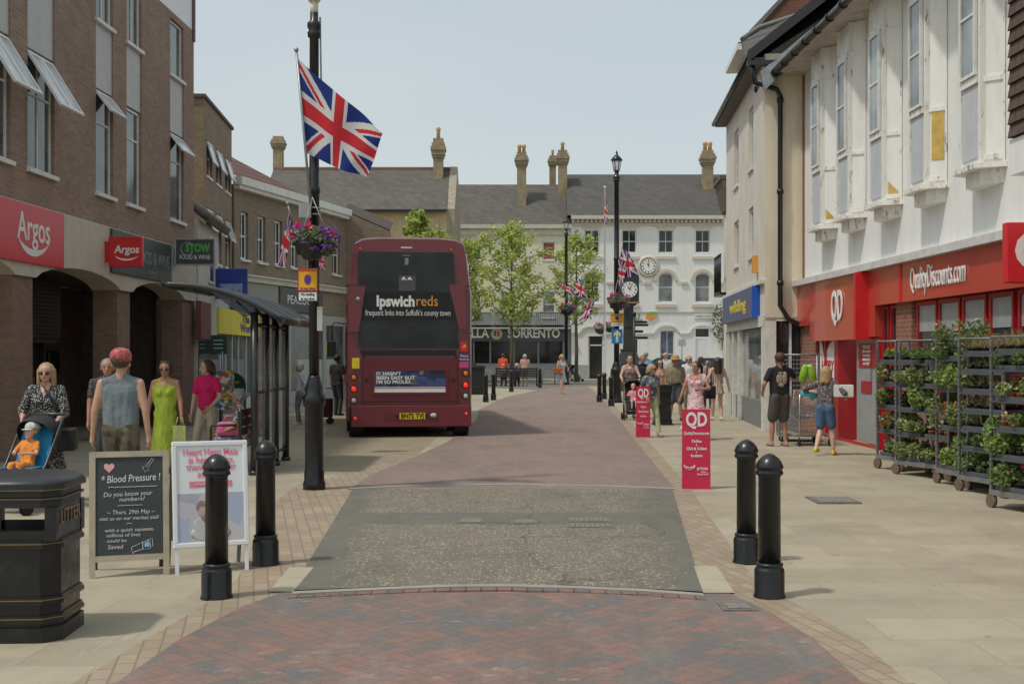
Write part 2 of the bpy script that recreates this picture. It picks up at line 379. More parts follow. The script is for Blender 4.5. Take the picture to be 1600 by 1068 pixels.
# ================================================================ GROUND
def M(N, L, op, a, b=0.0, c=None):
    n = N.new('ShaderNodeMath'); n.operation = op
    for i, v in enumerate((a, b) if c is None else (a, b, c)):
        if isinstance(v, (int, float)): n.inputs[i].default_value = v
        else: L.new(v, n.inputs[i])
    return n.outputs[0]
def herringbone(name, u, pal, mortar, ang=45, stain=.5, lines=True):
    m, N, L, B = _new(name)
    tcn = N.new('ShaderNodeTexCoord')
    mpn = N.new('ShaderNodeMapping'); mpn.inputs['Rotation'].default_value = (0, 0, R(ang)); mpn.inputs['Scale'].default_value = (1/u, 1/u, 1)
    L.new(tcn.outputs['Object'], mpn.inputs[0])
    s = N.new('ShaderNodeSeparateXYZ'); L.new(mpn.outputs[0], s.inputs[0])
    f = lambda op, a, b=0.0, c=None: M(N, L, op, a, b, c)
    ix = f('FLOOR', s.outputs[0]); iy = f('FLOOR', s.outputs[1]); fx = f('SUBTRACT', s.outputs[0], ix); fy = f('SUBTRACT', s.outputs[1], iy)
    k = f('FLOORED_MODULO', f('SUBTRACT', ix, iy), 4.0)
    is1 = f('COMPARE', k, 1.0, .1); is2 = f('COMPARE', k, 2.0, .1); is3 = f('COMPARE', k, 3.0, .1)
    vert = f('ADD', is2, is3)
    lu = f('ADD', fx, is1); lv = f('ADD', fy, is2)            # local coordinates inside the brick
    LU = f('SUBTRACT', 2.0, vert); LV = f('ADD', 1.0, vert)
    e = f('MINIMUM', f('MINIMUM', lu, f('SUBTRACT', LU, lu)), f('MINIMUM', lv, f('SUBTRACT', LV, lv)))
    idx = f('SUBTRACT', ix, is1); idy = f('SUBTRACT', iy, is2)
    cmb = N.new('ShaderNodeCombineXYZ'); L.new(idx, cmb.inputs[0]); L.new(idy, cmb.inputs[1])
    wn = N.new('ShaderNodeTexWhiteNoise'); wn.noise_dimensions = '3D'; L.new(cmb.outputs[0], wn.inputs['Vector'])
    # patches where red or blue-grey bricks gather
    big = noise(N, L, tcn.outputs['Object'], .55, 3, .5)
    sel_ = f('ADD', f('MULTIPLY', wn.outputs['Value'], .62), f('MULTIPLY', f('SUBTRACT', big, .5), 1.7)); sel_ = f('ADD', sel_, .2)
    r = N.new('ShaderNodeValToRGB'); L.new(sel_, r.inputs[0])
    while len(r.color_ramp.elements) < len(pal): r.color_ramp.elements.new(.5)
    for i, c in enumerate(pal): r.color_ramp.elements[i].position = i/(len(pal)-1); r.color_ramp.elements[i].color = (*c, 1)
    n2 = noise(N, L, tcn.outputs['Object'], 35, 4, .7)
    col = mixc(N, L, .45, r.outputs[0], ramp(N, L, n2, .3, .7, (.55,)*3, (1.1,)*3), 'MULTIPLY')
    mm = ramp(N, L, e, .02, .055, (.8,)*3, (0,)*3)
    col = mixc(N, L, mm, col, mortar)
    # dusty film and pale smears worn into the surface
    st = noise(N, L, stretched(N, L, tcn.outputs['Object'], (1.6, .45, 1)), 1.3, 8, .75)
    col = mixc(N, L, ramp(N, L, st, .5, .72, (.05,)*3, (stain,)*3), col, (.27, .245, .215))
    st2 = noise(N, L, stretched(N, L, tcn.outputs['Object'], (1, .3, 1)), .7, 6, .7)
    col = mixc(N, L, ramp(N, L, st2, .5, .66, (0,)*3, (.45,)*3), col, (.10, .092, .085))
    st3 = noise(N, L, stretched(N, L, tcn.outputs['Object'], (2.2, 5.0, 1)), 2.2, 10, .85); pt = noise(N, L, tcn.outputs['Object'], .6, 2)
    col = mixc(N, L, M(N, L, 'MULTIPLY', ramp(N, L, st3, .555, .61, (0,)*3, (.6,)*3), ramp(N, L, pt, .44, .56)), col, (.42, .38, .34))
    L.new(col, B.inputs['Base Color']); B.inputs['Roughness'].default_value = .85
    bump(N, L, B, mm, -.4, .004)
    return m
PAV_RED = (.29, .155, .12); PAV_BLU = (.145, .140, .135); PAV_BRN = (.21, .14, .115)
M_ROAD = herringbone('road_bricks', .10, [PAV_BLU, (.15, .135, .13), PAV_BRN, (.24, .14, .112), PAV_RED], (.10, .088, .078))
def slabs(name, c, w=.9, h=.6, ang=0, dirt=.55):
    m, N, L, B = _new(name)
    t = N.new('ShaderNodeTexCoord'); mpn = N.new('ShaderNodeMapping'); mpn.inputs['Rotation'].default_value = (0, 0, R(ang)); L.new(t.outputs['Object'], mpn.inputs[0])
    b = N.new('ShaderNodeTexBrick'); L.new(mpn.outputs[0], b.inputs['Vector']); b.inputs['Scale'].default_value = 1
    b.inputs['Brick Width'].default_value = w; b.inputs['Row Height'].default_value = h; b.inputs['Mortar Size'].default_value = .006; b.inputs['Mortar Smooth'].default_value = .3
    b.inputs['Bias'].default_value = 0; b.inputs['Color1'].default_value = (*[x*.90 for x in c], 1); b.inputs['Color2'].default_value = (*[x*1.07 for x in c], 1)
    b.inputs['Mortar'].default_value = (*[x*.80 for x in c], 1)
    n1 = noise(N, L, t.outputs['Object'], 1.1, 8, .7)
    col = mixc(N, L, ramp(N, L, n1, .45, .75, (0,)*3, (dirt,)*3), b.outputs['Color'], tuple(x*.55 for x in c))
    n2 = noise(N, L, t.outputs['Object'], 60, 3, .7)
    col = mixc(N, L, .5, col, ramp(N, L, n2, .3, .7, (.72,)*3, (1,)*3), 'MULTIPLY')
    v = N.new('ShaderNodeTexVoronoi'); v.inputs['Scale'].default_value = 2.3; L.new(t.outputs['Object'], v.inputs['Vector'])   # trodden gum and spots
    col = mixc(N, L, ramp(N, L, v.outputs['Distance'], .035, .06, (.6,)*3, (0,)*3), col, tuple(x*.35 for x in c))
    st = noise(N, L, t.outputs['Object'], .35, 9, .8); col = mixc(N, L, ramp(N, L, st, .52, .62, (0,)*3, (.35,)*3), col, tuple(x*.5 for x in c)); tr = noise(N, L, stretched(N, L, t.outputs['Object'], (3, .5, 1)), 1.2, 8, .8); col = mixc(N, L, ramp(N, L, tr, .6, .66, (0,)*3, (.3,)*3), col, tuple(min(1, x*1.35) for x in c))
    L.new(col, B.inputs['Base Color']); B.inputs['Roughness'].default_value = .8
    MC[name] = m; return m
M_PAVE = slabs('cream_paving', (.40, .352, .255))
M_BAND = brick('edging_bricks', (.30, .235, .165), (.24, .175, .125), (.13, .11, .085), .21, .105, .008)
def flat_brick(name, c1, c2, mort, ang=0, bw=.21, bh=.105, dirt=.5):
    m, N, L, B = _new(name)
    t = N.new('ShaderNodeTexCoord'); mpn = N.new('ShaderNodeMapping'); mpn.inputs['Rotation'].default_value = (0, 0, R(ang)); L.new(t.outputs['Object'], mpn.inputs[0])
    b = N.new('ShaderNodeTexBrick'); L.new(mpn.outputs[0], b.inputs['Vector']); b.inputs['Scale'].default_value = 1; b.inputs['Bias'].default_value = 0
    b.inputs['Brick Width'].default_value = bw; b.inputs['Row Height'].default_value = bh; b.inputs['Mortar Size'].default_value = .007
    b.inputs['Color1'].default_value = (*c1, 1); b.inputs['Color2'].default_value = (*c2, 1); b.inputs['Mortar'].default_value = (*mort, 1)
    n1 = noise(N, L, t.outputs['Object'], 1.4, 8, .7)
    col = mixc(N, L, ramp(N, L, n1, .42, .72, (0,)*3, (dirt,)*3), b.outputs['Color'], tuple(x*.55 for x in c1))
    L.new(col, B.inputs['Base Color']); B.inputs['Roughness'].default_value = .85; MC[name] = m; return m
M_BANDH = flat_brick('edging_paviours', (.36, .29, .205), (.30, .225, .16), (.21, .175, .13), 78)
def asphalt():
    m, N, L, B = _new('chipped_asphalt')
    t = N.new('ShaderNodeTexCoord').outputs['Object']
    v = N.new('ShaderNodeTexVoronoi'); v.inputs['Scale'].default_value = 36; L.new(t, v.inputs['Vector'])
    sc = N.new('ShaderNodeSeparateColor'); L.new(v.outputs['Color'], sc.inputs[0])
    sp = N.new('ShaderNodeSeparateXYZ'); L.new(t, sp.inputs[0])
    # worn middle: |x| small, noisy border, two bare bands
    ax = M(N, L, 'ABSOLUTE', M(N, L, 'ADD', sp.outputs[0], .05))
    lim = M(N, L, 'ADD', M(N, L, 'MULTIPLY', sp.outputs[1], .075), .95)
    edge = M(N, L, 'SUBTRACT', M(N, L, 'ADD', lim, M(N, L, 'MULTIPLY', noise(N, L, t, 1.2, 6, .7), .9)), M(N, L, 'ADD', ax, .72))
    inside = ramp(N, L, edge, .0, .28)
    bandy = M(N, L, 'ABSOLUTE', M(N, L, 'SUBTRACT', sp.outputs[1], 12.45)); band = ramp(N, L, bandy, .38, .5)
    msk = M(N, L, 'MULTIPLY', inside, band)
    th = M(N, L, 'MULTIPLY', msk, M(N, L, 'ADD', .74, M(N, L, 'MULTIPLY', M(N, L, 'SUBTRACT', noise(N, L, t, 1.9, 4, .6), .5), 1.8)))
    chip = M(N, L, 'LESS_THAN', sc.outputs[0], th)
    small = ramp(N, L, v.outputs['Distance'], .25, .5, (.85,)*3, (0,)*3)
    f = M(N, L, 'MULTIPLY', chip, small)
    r = N.new('ShaderNodeValToRGB'); L.new(sc.outputs[1], r.inputs[0])
    for i, (p, c) in enumerate(((0, (.24, .185, .12)), (.6, (.40, .29, .16)))):
        r.color_ramp.elements[i].position = p; r.color_ramp.elements[i].color = (*c, 1)
    e = r.color_ramp.elements.new(.9); e.color = (.55, .47, .35, 1)
    base = ramp(N, L, noise(N, L, t, 3, 7, .75), .3, .75, (.125, .121, .102), (.185, .176, .145))
    base = mixc(N, L, .6, base, ramp(N, L, noise(N, L, t, 90, 3, .7), .3, .7, (.6,)*3, (1.1,)*3), 'MULTIPLY')
    warm = mixc(N, L, M(N, L, 'MULTIPLY', msk, .30), base, (.19, .165, .125))
    fin = mixc(N, L, f, warm, r.outputs[0])
    big = noise(N, L, stretched(N, L, t, (1.4, .35, 1)), 1.1, 6, .7); fin = mixc(N, L, ramp(N, L, big, .5, .68, (0,)*3, (.38,)*3), fin, (.07, .068, .06))
    w_ = N.new('ShaderNodeTexVoronoi'); w_.feature = 'DISTANCE_TO_EDGE'; w_.inputs['Scale'].default_value = .55
    dn = N.new('ShaderNodeVectorMath'); dn.operation = 'ADD'; nn_ = N.new('ShaderNodeTexNoise'); nn_.inputs['Scale'].default_value = 2.5; nn_.inputs['Detail'].default_value = 6; L.new(t, nn_.inputs['Vector']); sc2 = N.new('ShaderNodeVectorMath'); sc2.operation = 'SCALE'; sc2.inputs['Scale'].default_value = .55; L.new(nn_.outputs['Color'], sc2.inputs[0]); L.new(t, dn.inputs[0]); L.new(sc2.outputs[0], dn.inputs[1]); L.new(dn.outputs[0], w_.inputs['Vector'])
    fin = mixc(N, L, ramp(N, L, w_.outputs['Distance'], .002, .007, (.65,)*3, (0,)*3), fin, (.035, .034, .03))
    L.new(fin, B.inputs['Base Color']); B.inputs['Roughness'].default_value = .9
    return m
M_ASPH = asphalt()
M_ASPH2 = mat('far_asphalt', (.17, .155, .14), .9, var=.15, scale=1.5)
M_CONC = mat('pale_concrete', (.38, .34, .25), .85, var=.12, scale=3)
M_KERB = mat('kerb_stone', (.30, .29, .25), .85, var=.15, scale=4)
def sheet(name, pts, z, m, kind='structure'):
    mb = MB(); mb.add([(x, y, z) for x, y in pts], [list(range(len(pts)))])
    bm = bmesh.new(); vs = [bm.verts.new((x, y, z)) for x, y in pts]
    f = bm.faces.new(vs); f.normal_update()
    if f.normal.z < 0: f.normal_flip()
    bmesh.ops.triangulate(bm, faces=[f]); me = bpy.data.meshes.new(name); bm.to_mesh(me); bm.free(); me.materials.append(m)
    o = bpy.data.objects.new(name, me); link(o); tag(o, kind=kind); return o
def gp(*pp): return [G(*p) for p in pp]
sheet('pavement', [(-900, -300), (900, -300), (900, 1500), (-900, 1500)], 0, M_PAVE)
# left and right road edges, near to far (photo pixels on the ground)
L_out = [(-3.9, 3.0), (-3.1, 5.2), *gp((120, 1066), (225, 1000), (312, 950), (372, 903), (395, 850), (412, 795), (470, 755), (545, 739), (640, 712))]
L_in = [(-3.5, 3.0), (-2.8, 5.2), *gp((185, 1066), (280, 1000), (375, 950), (456, 924), (553, 764)), *gp((580, 742), (648, 714))]
R_in = [(4.2, 3.0), (3.1, 5.0), *gp((1345, 1066), (1275, 1002), (1200, 955), (1099, 926), (1049, 764), (1002, 700), (962, 650), (940, 622), (918, 606))]
R_out = [(4.6, 3.0), (3.5, 5.0), *gp((1420, 1066), (1345, 1002), (1262, 955), (1178, 905), (1118, 820), (1080, 765), (1023, 700), (977, 650), (950, 622), (925, 605))]
sheet('edging_strip', L_out+L_in[::-1], .004, M_BANDH)
sheet('edging_strip', R_in+R_out[::-1], .004, M_BANDH)
lay = gp((648, 714), (560, 742), (505, 742), (512, 700), (545, 668), (560, 640), (700, 612), (740, 604))
M_BAY = flat_brick('bay_paving', (.34, .29, .20), (.29, .245, .165), (.17, .15, .11), 12, .2, .1)
sheet('bus_bay', gp((650, 712), (560, 741), (505, 741), (500, 700), (515, 655), (528, 628), (560, 610))+[(-3.2, 60), (-1.6, 45), (-1.5, 25.5)], .0015, M_BAY)
road_l = [(-3.5, 3.0), (-2.8, 5.2), *gp((185, 1066), (280, 1000), (375, 950), (440, 926))]
sheet('road', road_l+gp((1138, 927), (1200, 955), (1275, 1002), (1345, 1066))+[(3.1, 5.0), (4.2, 3.0)], .008, M_ROAD)
far_l = gp((545, 765), (580, 742), (648, 714), (700, 690), (745, 655), (748, 640), (790, 620), (842, 609), (880, 603))
sheet('road', far_l+gp((918, 603), (940, 622), (962, 650), (1002, 700), (1055, 765)), .008, herringbone('road_bricks_far', .105, [(.215, .172, .15), (.245, .178, .15), (.275, .187, .155), (.30, .19, .155)], (.12, .10, .085), 45, .5))
sheet('far_road', gp((745, 604), (842, 609), (880, 603), (918, 603), (1010, 600))+[(18, 72), (18, 80), (-16, 80), (-16, 66)], .012, M_ASPH2)
sheet('crossing_asphalt', gp((455, 924), (552, 764), (1050, 764), (1098, 926), (1010, 921), (900, 916), (780, 914), (700, 915), (600, 918)), .012, M_ASPH)
sheet('concrete_strip', gp((420, 926), (452, 888), (490, 888), (458, 926)), .013, M_CONC)
sheet('concrete_strip', gp((1099, 928), (1084, 886), (1120, 886), (1148, 928)), .013, M_CONC)
kb = [(380, 937), (455, 931), (600, 924), (700, 920), (790, 919), (900, 922), (1010, 927), (1100, 934), (1160, 938)]
def strip(name, pts, w, z0, z1, m):
    mb = MB(); P = [Vector(p) for p in pts]
    for a, b in zip(P, P[1:]):
        mb.prism([(a.x, a.y), (b.x, b.y), (b.x, b.y+w), (a.x, a.y+w)], z0, z1)
    o = mb.build(name, m); tag(o, kind='structure'); return o
strip('crossing_kerb', gp(*kb[1:-1]), .085, -.02, .020, M_KERB)
strip('header_bricks', [(x, y-.115) for x, y in gp(*kb[1:-1])], .11, -.02, .014, flat_brick('header_course', (.26, .135, .10), (.15, .12, .115), (.07, .06, .05), 0, .11, .5, .3))
strip('crossing_kerb', gp((545, 765), (640, 760.5), (780, 758.5), (940, 760.5), (1055, 765)), .12, -.02, .016, M_KERB)
# covers and grates
M_IRON = mat('iron_cover', (.15, .14, .118), .85, var=.3, scale=20)
def cover(px0, px1, py0, py1, label, slots=False):
    (x0, y0), (x1, _) = G(px0, py1), G(px1, py1); y1 = G(px0, py0)[1]
    mb = MB(); mb.box(x0, x1, y0, y1, 0, .0165)
    o = thing('drain_cover', label, 'drain cover', (0, 0, 0)); mb.build('frame', M_IRON, o)
    g = MB(); n = 8
    if slots:
        for i in range(n): g.box(x0+.03+(x1-x0-.06)*i/n, x0+.03+(x1-x0-.06)*(i+.6)/n, y0+.03, y1-.03, .018, .021)
    else: g.box(x0+.04, x1-.04, y0+.04, y1-.04, .018, .021)
    g.build('plate', mat('iron_plate', (.20, .185, .16), .8, var=.3, scale=30), o)
cover(888, 958, 810, 817, 'long narrow grey drain cover set in the asphalt, right of the middle, farther of two', True)
cover(888, 962, 820, 826, 'long narrow grey drain cover set in the asphalt, right of the middle, nearer of two', True)
cover(713, 757, 812, 819, 'small grey cover in the asphalt left of the middle of the road')
cover(798, 840, 813, 820, 'small brown cover in the asphalt in the middle of the road')
cover(1278, 1347, 777, 787, 'rusty square cover in the cream paving in front of the plant trolleys')
cover(1130, 1185, 944, 956, 'rusty cover in the road bricks in front of the right bollards')

# ================================================================ BUILDINGS
B_BRN = brick('brown_brick', (.37, .25, .185), (.28, .19, .142), (.34, .28, .225), .225, .075, .008, dirt=.5)
B_BRN2 = brick('pier_brick', (.30, .185, .135), (.23, .145, .105), (.25, .19, .15), .225, .075, .008)
B_GREY = brick('old_grey_brick', (.31, .24, .17), (.24, .185, .13), (.28, .24, .19), .22, .072, .008, dirt=.5)
B_BUFF = brick('buff_brick', (.40, .30, .17), (.33, .245, .14), (.30, .25, .18), .22, .072, .008)
B_RED = brick('red_brick', (.34, .125, .07), (.27, .10, .06), (.30, .24, .19), .22, .075, .010)
B_BUFFW = mat('buff_wall', (.50, .40, .23), .9, var=.12, scale=2, dirt=.4)
SLATE = brick('slate_roof', (.115, .108, .098), (.085, .080, .073), (.045, .043, .04), .3, .17, .006, .7, dirt=.6)
SLATE2 = brick('lichen_slate_roof', (.15, .137, .118), (.105, .097, .085), (.06, .056, .05), .3, .17, .006, .8, dirt=.8)
TILER = brick('red_roof_tiles', (.24, .11, .085), (.17, .08, .065), (.05, .035, .03), .28, .24, .03)
CREAM = mat('cream_render', (.74, .66, .50), .85, var=.06, scale=1.2, dirt=.35)
CREAM2 = mat('shaded_cream_render', (.66, .62, .54), .85, var=.08, scale=1.2, dirt=.45)  # cream render greyed: shade of the street-facing walls put into the colour
WREND = mat('white_render', (.78, .79, .76), .8, var=.03, scale=1, dirt=.22)
WREND2 = mat('weathered_white_render', (.80, .81, .79), .75, var=.04, scale=.8, dirt=.3)
def peel():
    m, N, L, B = _new('peeling_white_paint')
    src = coord(N, L, False)
    n = noise(N, L, stretched(N, L, src, (4, 4, 1.2)), 2.2, 9, .8)
    col = mixc(N, L, ramp(N, L, n, .56, .59), (.80, .79, .74), (.30, .25, .18))
    n2 = noise(N, L, stretched(N, L, src, (5, 5, .5)), 1.5, 5, .7)
    col = mixc(N, L, ramp(N, L, n2, .45, .8, (0,)*3, (.35,)*3), col, (.4, .38, .33))
    L.new(col, B.inputs['Base Color']); B.inputs['Roughness'].default_value = .6; bump(N, L, B, ramp(N, L, n, .60, .64), -.5, .004); return m
PEEL = peel()
PANEL = mat('pale_panel', (.50, .50, .50), .5, var=.05, dirt=.2)
LEAD = mat('lead_sheet', (.15, .175, .19), .7, var=.25, scale=4)
ARGR = mat('red_sign', (.62, .022, .03), .3, var=.04); QDR = mat('sheen_red_fascia', (.52, .068, .045), .22, var=.12, scale=1, coat=.3, dirt=.15)  # fascia red is lightened, its reflected sheen put into the base colour
QDR2 = mat('red_door_paint', (.45, .018, .022), .35, var=.1)
DKG = mat('dark_green_sign', (.055, .075, .07), .45, var=.15)
def bld(label, fr, cat='building', name='building'): return thing(name, label, cat, (fr.p0.x, fr.p0.y, 0), fr.rz)

# ---------------- left: brown brick block over an arcade
F1 = Frame((-8.43+.03*15.5, 15.5), (-8.43+.03*28.9, 28.9)); E1 = F1.len
b = bld('large brown brick block over a dark arcade, with white panels between its tall windows', F1, name='arcade_building')
zs = lambda z: (z-15.5)*1.00045
cols_ = [(18.0, 19.05), (19.68, 20.75), (22.65, 23.55), (24.3, 25.2), (27.1, 28.1)]
cols_ = [(zs(a), zs(c)) for a, c in cols_]
ops = []
for i, (a, c) in enumerate(cols_): ops += [(a, c, 4.7, 9.2 if i == 4 else 9.3)]
w = MB(); facade(w, 0, E1, 4.1, 9.35, ops, .14)
w.add([(E1, 0, 3.0), (E1, 9, 3.0), (E1, 9, 9.35), (E1, 0, 9.35)], [(0, 1, 2, 3)]); w.add([(0, 0, 4.1), (0, 9, 4.1), (0, 9, 9.35), (0, 0, 9.35)], [(0, 3, 2, 1)])
w.add([(E1, 1.0, 0), (E1, 9, 0), (E1, 9, 3), (E1, 1.0, 3)], [(0, 1, 2, 3)])
w.add([(0, 0, 4.1), (E1, 0, 4.1), (E1, .5, 4.1), (0, .5, 4.1)], [(0, 3, 2, 1)])
w.add([(0, 9, 0), (E1, 9, 0), (E1, 9, 9.35), (0, 9, 9.35)], [(0, 3, 2, 1)])
w.build('wall', B_BRN, b)
MB().box(-.1, E1-.003, .004, 9, 9.35, 10.9).build('roof_fascia', WHT2, b)
MB().box(E1-.12, E1+.04, -.03, .12, 9.1, 11.0).build('corner_trim', mat('dark_red_trim', (.12, .05, .045), .6), b)
GSKY = glass('sky_glass', (.10, .115, .115), .05, .9)
for i, (a, c) in enumerate(cols_):
    MB().box(a+.002, c-.002, .03, .10, 6.68, 7.93).build('spandrel_panel', PANEL, b)
    nx = 2 if i < 2 else 1
    w_ = window(b, a+.01, c-.01, 4.71, 6.65, .06, .05, nx=nx, mg=GSKY, sill=.07, split=[6.05] if i > 1 else [5.95])
    window(b, a+.01, c-.01, 7.96, 9.19, .06, .05, nx=2 if i < 4 else 1, mg=GSKY, sill=.05)
    # top-hung sash pushed open
    if i in (0, 1, 2, 4):
        hgt, ang = (1.05, 32) if i < 2 else (.5, 38)
        f = MB(); W_ = c-a-.06
        for k in range(nx):
            s0, s1 = -W_/2+W_*k/nx, -W_/2+W_*(k+1)/nx
            f.box(s0, s0+.06, -.02, .02, -hgt, 0); f.box(s1-.06, s1, -.02, .02, -hgt, 0); f.box(s0+.06, s1-.06, -.02, .02, -hgt, -hgt+.06); f.box(s0+.06, s1-.06, -.02, .02, -.06, 0)
        o = f.build('open_sash', WHT2, b); o.location = ((a+c)/2, .03, 6.62); o.rotation_euler = (R(-ang), 0, 0)
        MB().box(-W_/2+.03, W_/2-.03, -.004, .004, -hgt+.03, -.03).build('pane', glass('frosted_glass', (.45, .48, .48), .15), o)
# arcade: cream band with shallow arches
op_ = [(zs(15.6), zs(19.1)), (zs(19.87), zs(23.77)), (zs(24.49), zs(28.0))]
band = [(0, 4.1), (0, 2.94)]
for a, c in op_:
    k = (c-a); band += [(a, 2.94)]+[(a+k*t, 2.94+.27*math.sin(math.pi*t)**.6) for t in (.06, .14, .24, .36, .5, .64, .76, .86, .94)]+[(c, 2.94)]
band += [(E1, 2.94), (E1, 4.1)]
# split the band into convex strips
bm_ = MB(); xs = sorted({p[0] for p in band}); low = {}
for x, z in band:
    if z < 4.0: low[x] = z
xl = sorted(low)
for p, q in zip(xl, xl[1:]):
    if q-p < 1e-6: continue
    bm_.add([(p, -.06, low[p]), (q, -.06, low[q]), (q, -.06, 4.1), (p, -.06, 4.1), (p, .5, low[p]), (q, .5, low[q])], [(0, 1, 2, 3), (0, 4, 5, 1), ])
bm_.add([(0, -.06, 4.1), (E1, -.06, 4.1), (E1, 0.0, 4.13), (0, 0.0, 4.13)], [(0, 1, 2, 3)])
bm_.add([(E1, -.06, 2.94), (E1, .5, 2.94), (E1, .5, 4.1), (E1, -.06, 4.1)], [(0, 1, 2, 3)])
bm_.build('arch_band', mat('cream_band', (.56, .52, .43), .8, var=.05, dirt=.35), b)
piers = [(0, zs(15.6)-.0), (zs(19.1), zs(19.87)), (zs(23.77), zs(24.49)), (zs(28.0), E1)]
for a, c in piers[1:]:
    MB().box(a, c, .0, .48, 0, 2.94).build('brick_pier', B_BRN2, b)
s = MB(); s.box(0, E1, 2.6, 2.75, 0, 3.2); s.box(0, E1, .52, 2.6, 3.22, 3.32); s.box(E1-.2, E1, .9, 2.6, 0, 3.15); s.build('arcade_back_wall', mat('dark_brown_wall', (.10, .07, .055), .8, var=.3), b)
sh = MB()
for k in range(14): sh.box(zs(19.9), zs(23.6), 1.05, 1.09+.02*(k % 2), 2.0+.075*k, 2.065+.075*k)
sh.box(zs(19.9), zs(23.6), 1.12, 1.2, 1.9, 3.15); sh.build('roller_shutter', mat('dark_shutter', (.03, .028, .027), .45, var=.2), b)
sf = MB(); sf.box(zs(19.9), zs(23.6), 1.3, 1.36, 0, .05)
for x in (19.9, 20.6, 21.5, 22.4, 23.3): sf.box(zs(x), zs(x)+.07, 1.25, 1.33, 0, 2.0)
sf.build('shopfront', mat('dark_frame', (.02, .018, .018), .4), b)
MB().box(zs(19.9), zs(23.6), 1.34, 1.36, .05, 2.0).build('shop_glass', glass('shop_glass', (.012, .012, .014), .05), b)
for (x, z) in ((24.8, 1.25), (25.7, 1.25), (26.6, 1.25), (24.8, .55), (25.7, .55)): MB().bbox(zs(x), zs(x)+.55, 2.5, 2.6, z, z+.5, .04).build('wall_box', BLK, b)
# signs on the arcade
def sign(label, parent_fr, x0, x1, z0, z1, m, y=-.11, th=.05, name='shop_sign', cat='sign', edge=None):
    t = thing(name, label, cat, (*(parent_fr.p0+parent_fr.d*((x0+x1)/2)+parent_fr.n*y)[:], (z0+z1)/2), parent_fr.rz)
    mb = MB(); mb.bbox(-(x1-x0)/2, (x1-x0)/2, 0, th-.004, -(z1-z0)/2, (z1-z0)/2, .008); mb.build('panel', m, t); return t
s1 = sign('large flat red fascia sign reading Argos in white over the arcade', F1, F1.x(-70), zs(20.9), 3.15, 4.09, ARGR)
argx = (F1.at(42, 350)[0])-(F1.x(-70)+zs(20.9))/2
text('lettering', 'Argos', .62, SIGNW, s1, (argx+.02, -.004, .08), bold=.006, width=1.25, label='white word Argos')
def smile(parent, cx, cz, r, th, m, rot=None, y=-.005, a0=205, a1=335, flat=.45):
    o = arc(cx, cz, r, a0, a1, 14, r*flat); mb = MB(); n = len(o)
    vs = []
    for i, (x, z) in enumerate(o):
        t = th*math.sin(math.pi*(i/(n-1))**.8); vs += [(x, y, z), (x, y, z-t)]
    mb.add(vs, [(2*i, 2*i+1, 2*i+3, 2*i+2) for i in range(n-1)])
    return mb.build('smile_mark', m, parent)
smile(s1, argx+.02, .05, .66, .11, SIGNW)
s2 = sign('weathered dark green fascia sign above the second arch, reading STOW FOOD & WINE', F1, zs(23.2), zs(26.87), 3.25, 4.09, DKG)
text('lettering', 'STOW FOOD & WINE', .36, mat('dull_letters', (.22, .26, .25), .6), s2, (.15, -.004, 0), bold=.004, width=3.0)
text('small_print', 'licensed', .16, mat('dull_letters', (.22, .26, .25), .6), s2, (.5, -.004, -.27), shear=.3)
def projecting(label, x, y0, w, z0, z1, m, fr, th=.12):        # hangs out from a facade, faces the street's near end
    p = fr.p0+fr.d*x+fr.n*y0
    sgn = 1 if fr.n.x < 0 else -1
    t = thing('projecting_sign', label, 'sign', (p.x+sgn*w/2, p.y, (z0+z1)/2), 0)
    MB().bbox(-w/2, w/2, 0, th, -(z1-z0)/2, (z1-z0)/2, .015).build('panel', m, t)
    return t
s3 = projecting('small red box sign reading Argos projecting over the pavement', zs(22.9), -.14, .64, 3.33, 3.90, ARGR, F1)
MB().box(-.43, -.32, .03, .09, -.2, .2).build('bracket', ARGR, s3)
text('lettering', 'Argos', .2, SIGNW, s3, (.03, -.004, .04), bold=.005, width=.47, shear=.1); smile(s3, .03, -.02, .25, .035, SIGNW)
s4 = projecting('grey box sign with green STOW lettering projecting beyond the last arch', zs(27.1), -.12, .86, 3.69, 4.24, DKG, F1)
fb = MB()
for a in ((-.45, .45, .27, .30), (-.45, .45, -.30, -.27), (-.45, -.42, -.27, .27), (.42, .45, -.27, .27)): fb.box(a[0], a[1], -.015, .135, a[2], a[3])
fb.build('frame', mat('alu_frame', (.4, .43, .45), .4, metal=.5), s4)
GRN = mat('bright_green', (.10, .42, .06), .5); text('lettering', 'STOW', .24, GRN, s4, (.06, -.004, .08), bold=.012, width=.55)
text('lettering', 'FOOD & WINE', .14, SIGNW, s4, (0, -.004, -.12), width=.68)
rg = MB(); rg.tube([(x-.17, -.005, z+.07) for x, z in arc(0, 0, .14, 30, 330, 16)], .012, 6); rg.build('ring_mark', mat('alu_frame', (.4, .43, .45), .4), s4)
# produce crates / pallet stack in the arcade
def crates_stack():
    p = F1.p0+F1.d*zs(21.9)+F1.n*.95
    t = thing('display_bench', 'low wooden display bench with faded panels on a pallet in front of the dark shop', 'bench', (p.x, p.y, 0), F1.rz)
    MB().box(-1.0, 1.0, -.25, .25, .14, .92).build('display_panel', mat('drab_panel', (.075, .062, .038), .5, var=.5, scale=2), t)
    m = MB(); m.box(-1.05, 1.05, -.3, .3, .92, .96); m.box(-1.0, 1.0, -.262, -.252, .52, .545); m.build('top', mat('drab_wood', (.12, .09, .06), .6), t)
    m = MB(); m.box(-1.05, 1.05, -.3, .3, .10, .138)
    for x in (-1.0, -.1, .85): m.box(x, x+.15, -.3, .3, 0, .1)
    m.build('pallet', mat('pallet_wood', (.33, .27, .17), .8), t)
crates_stack()

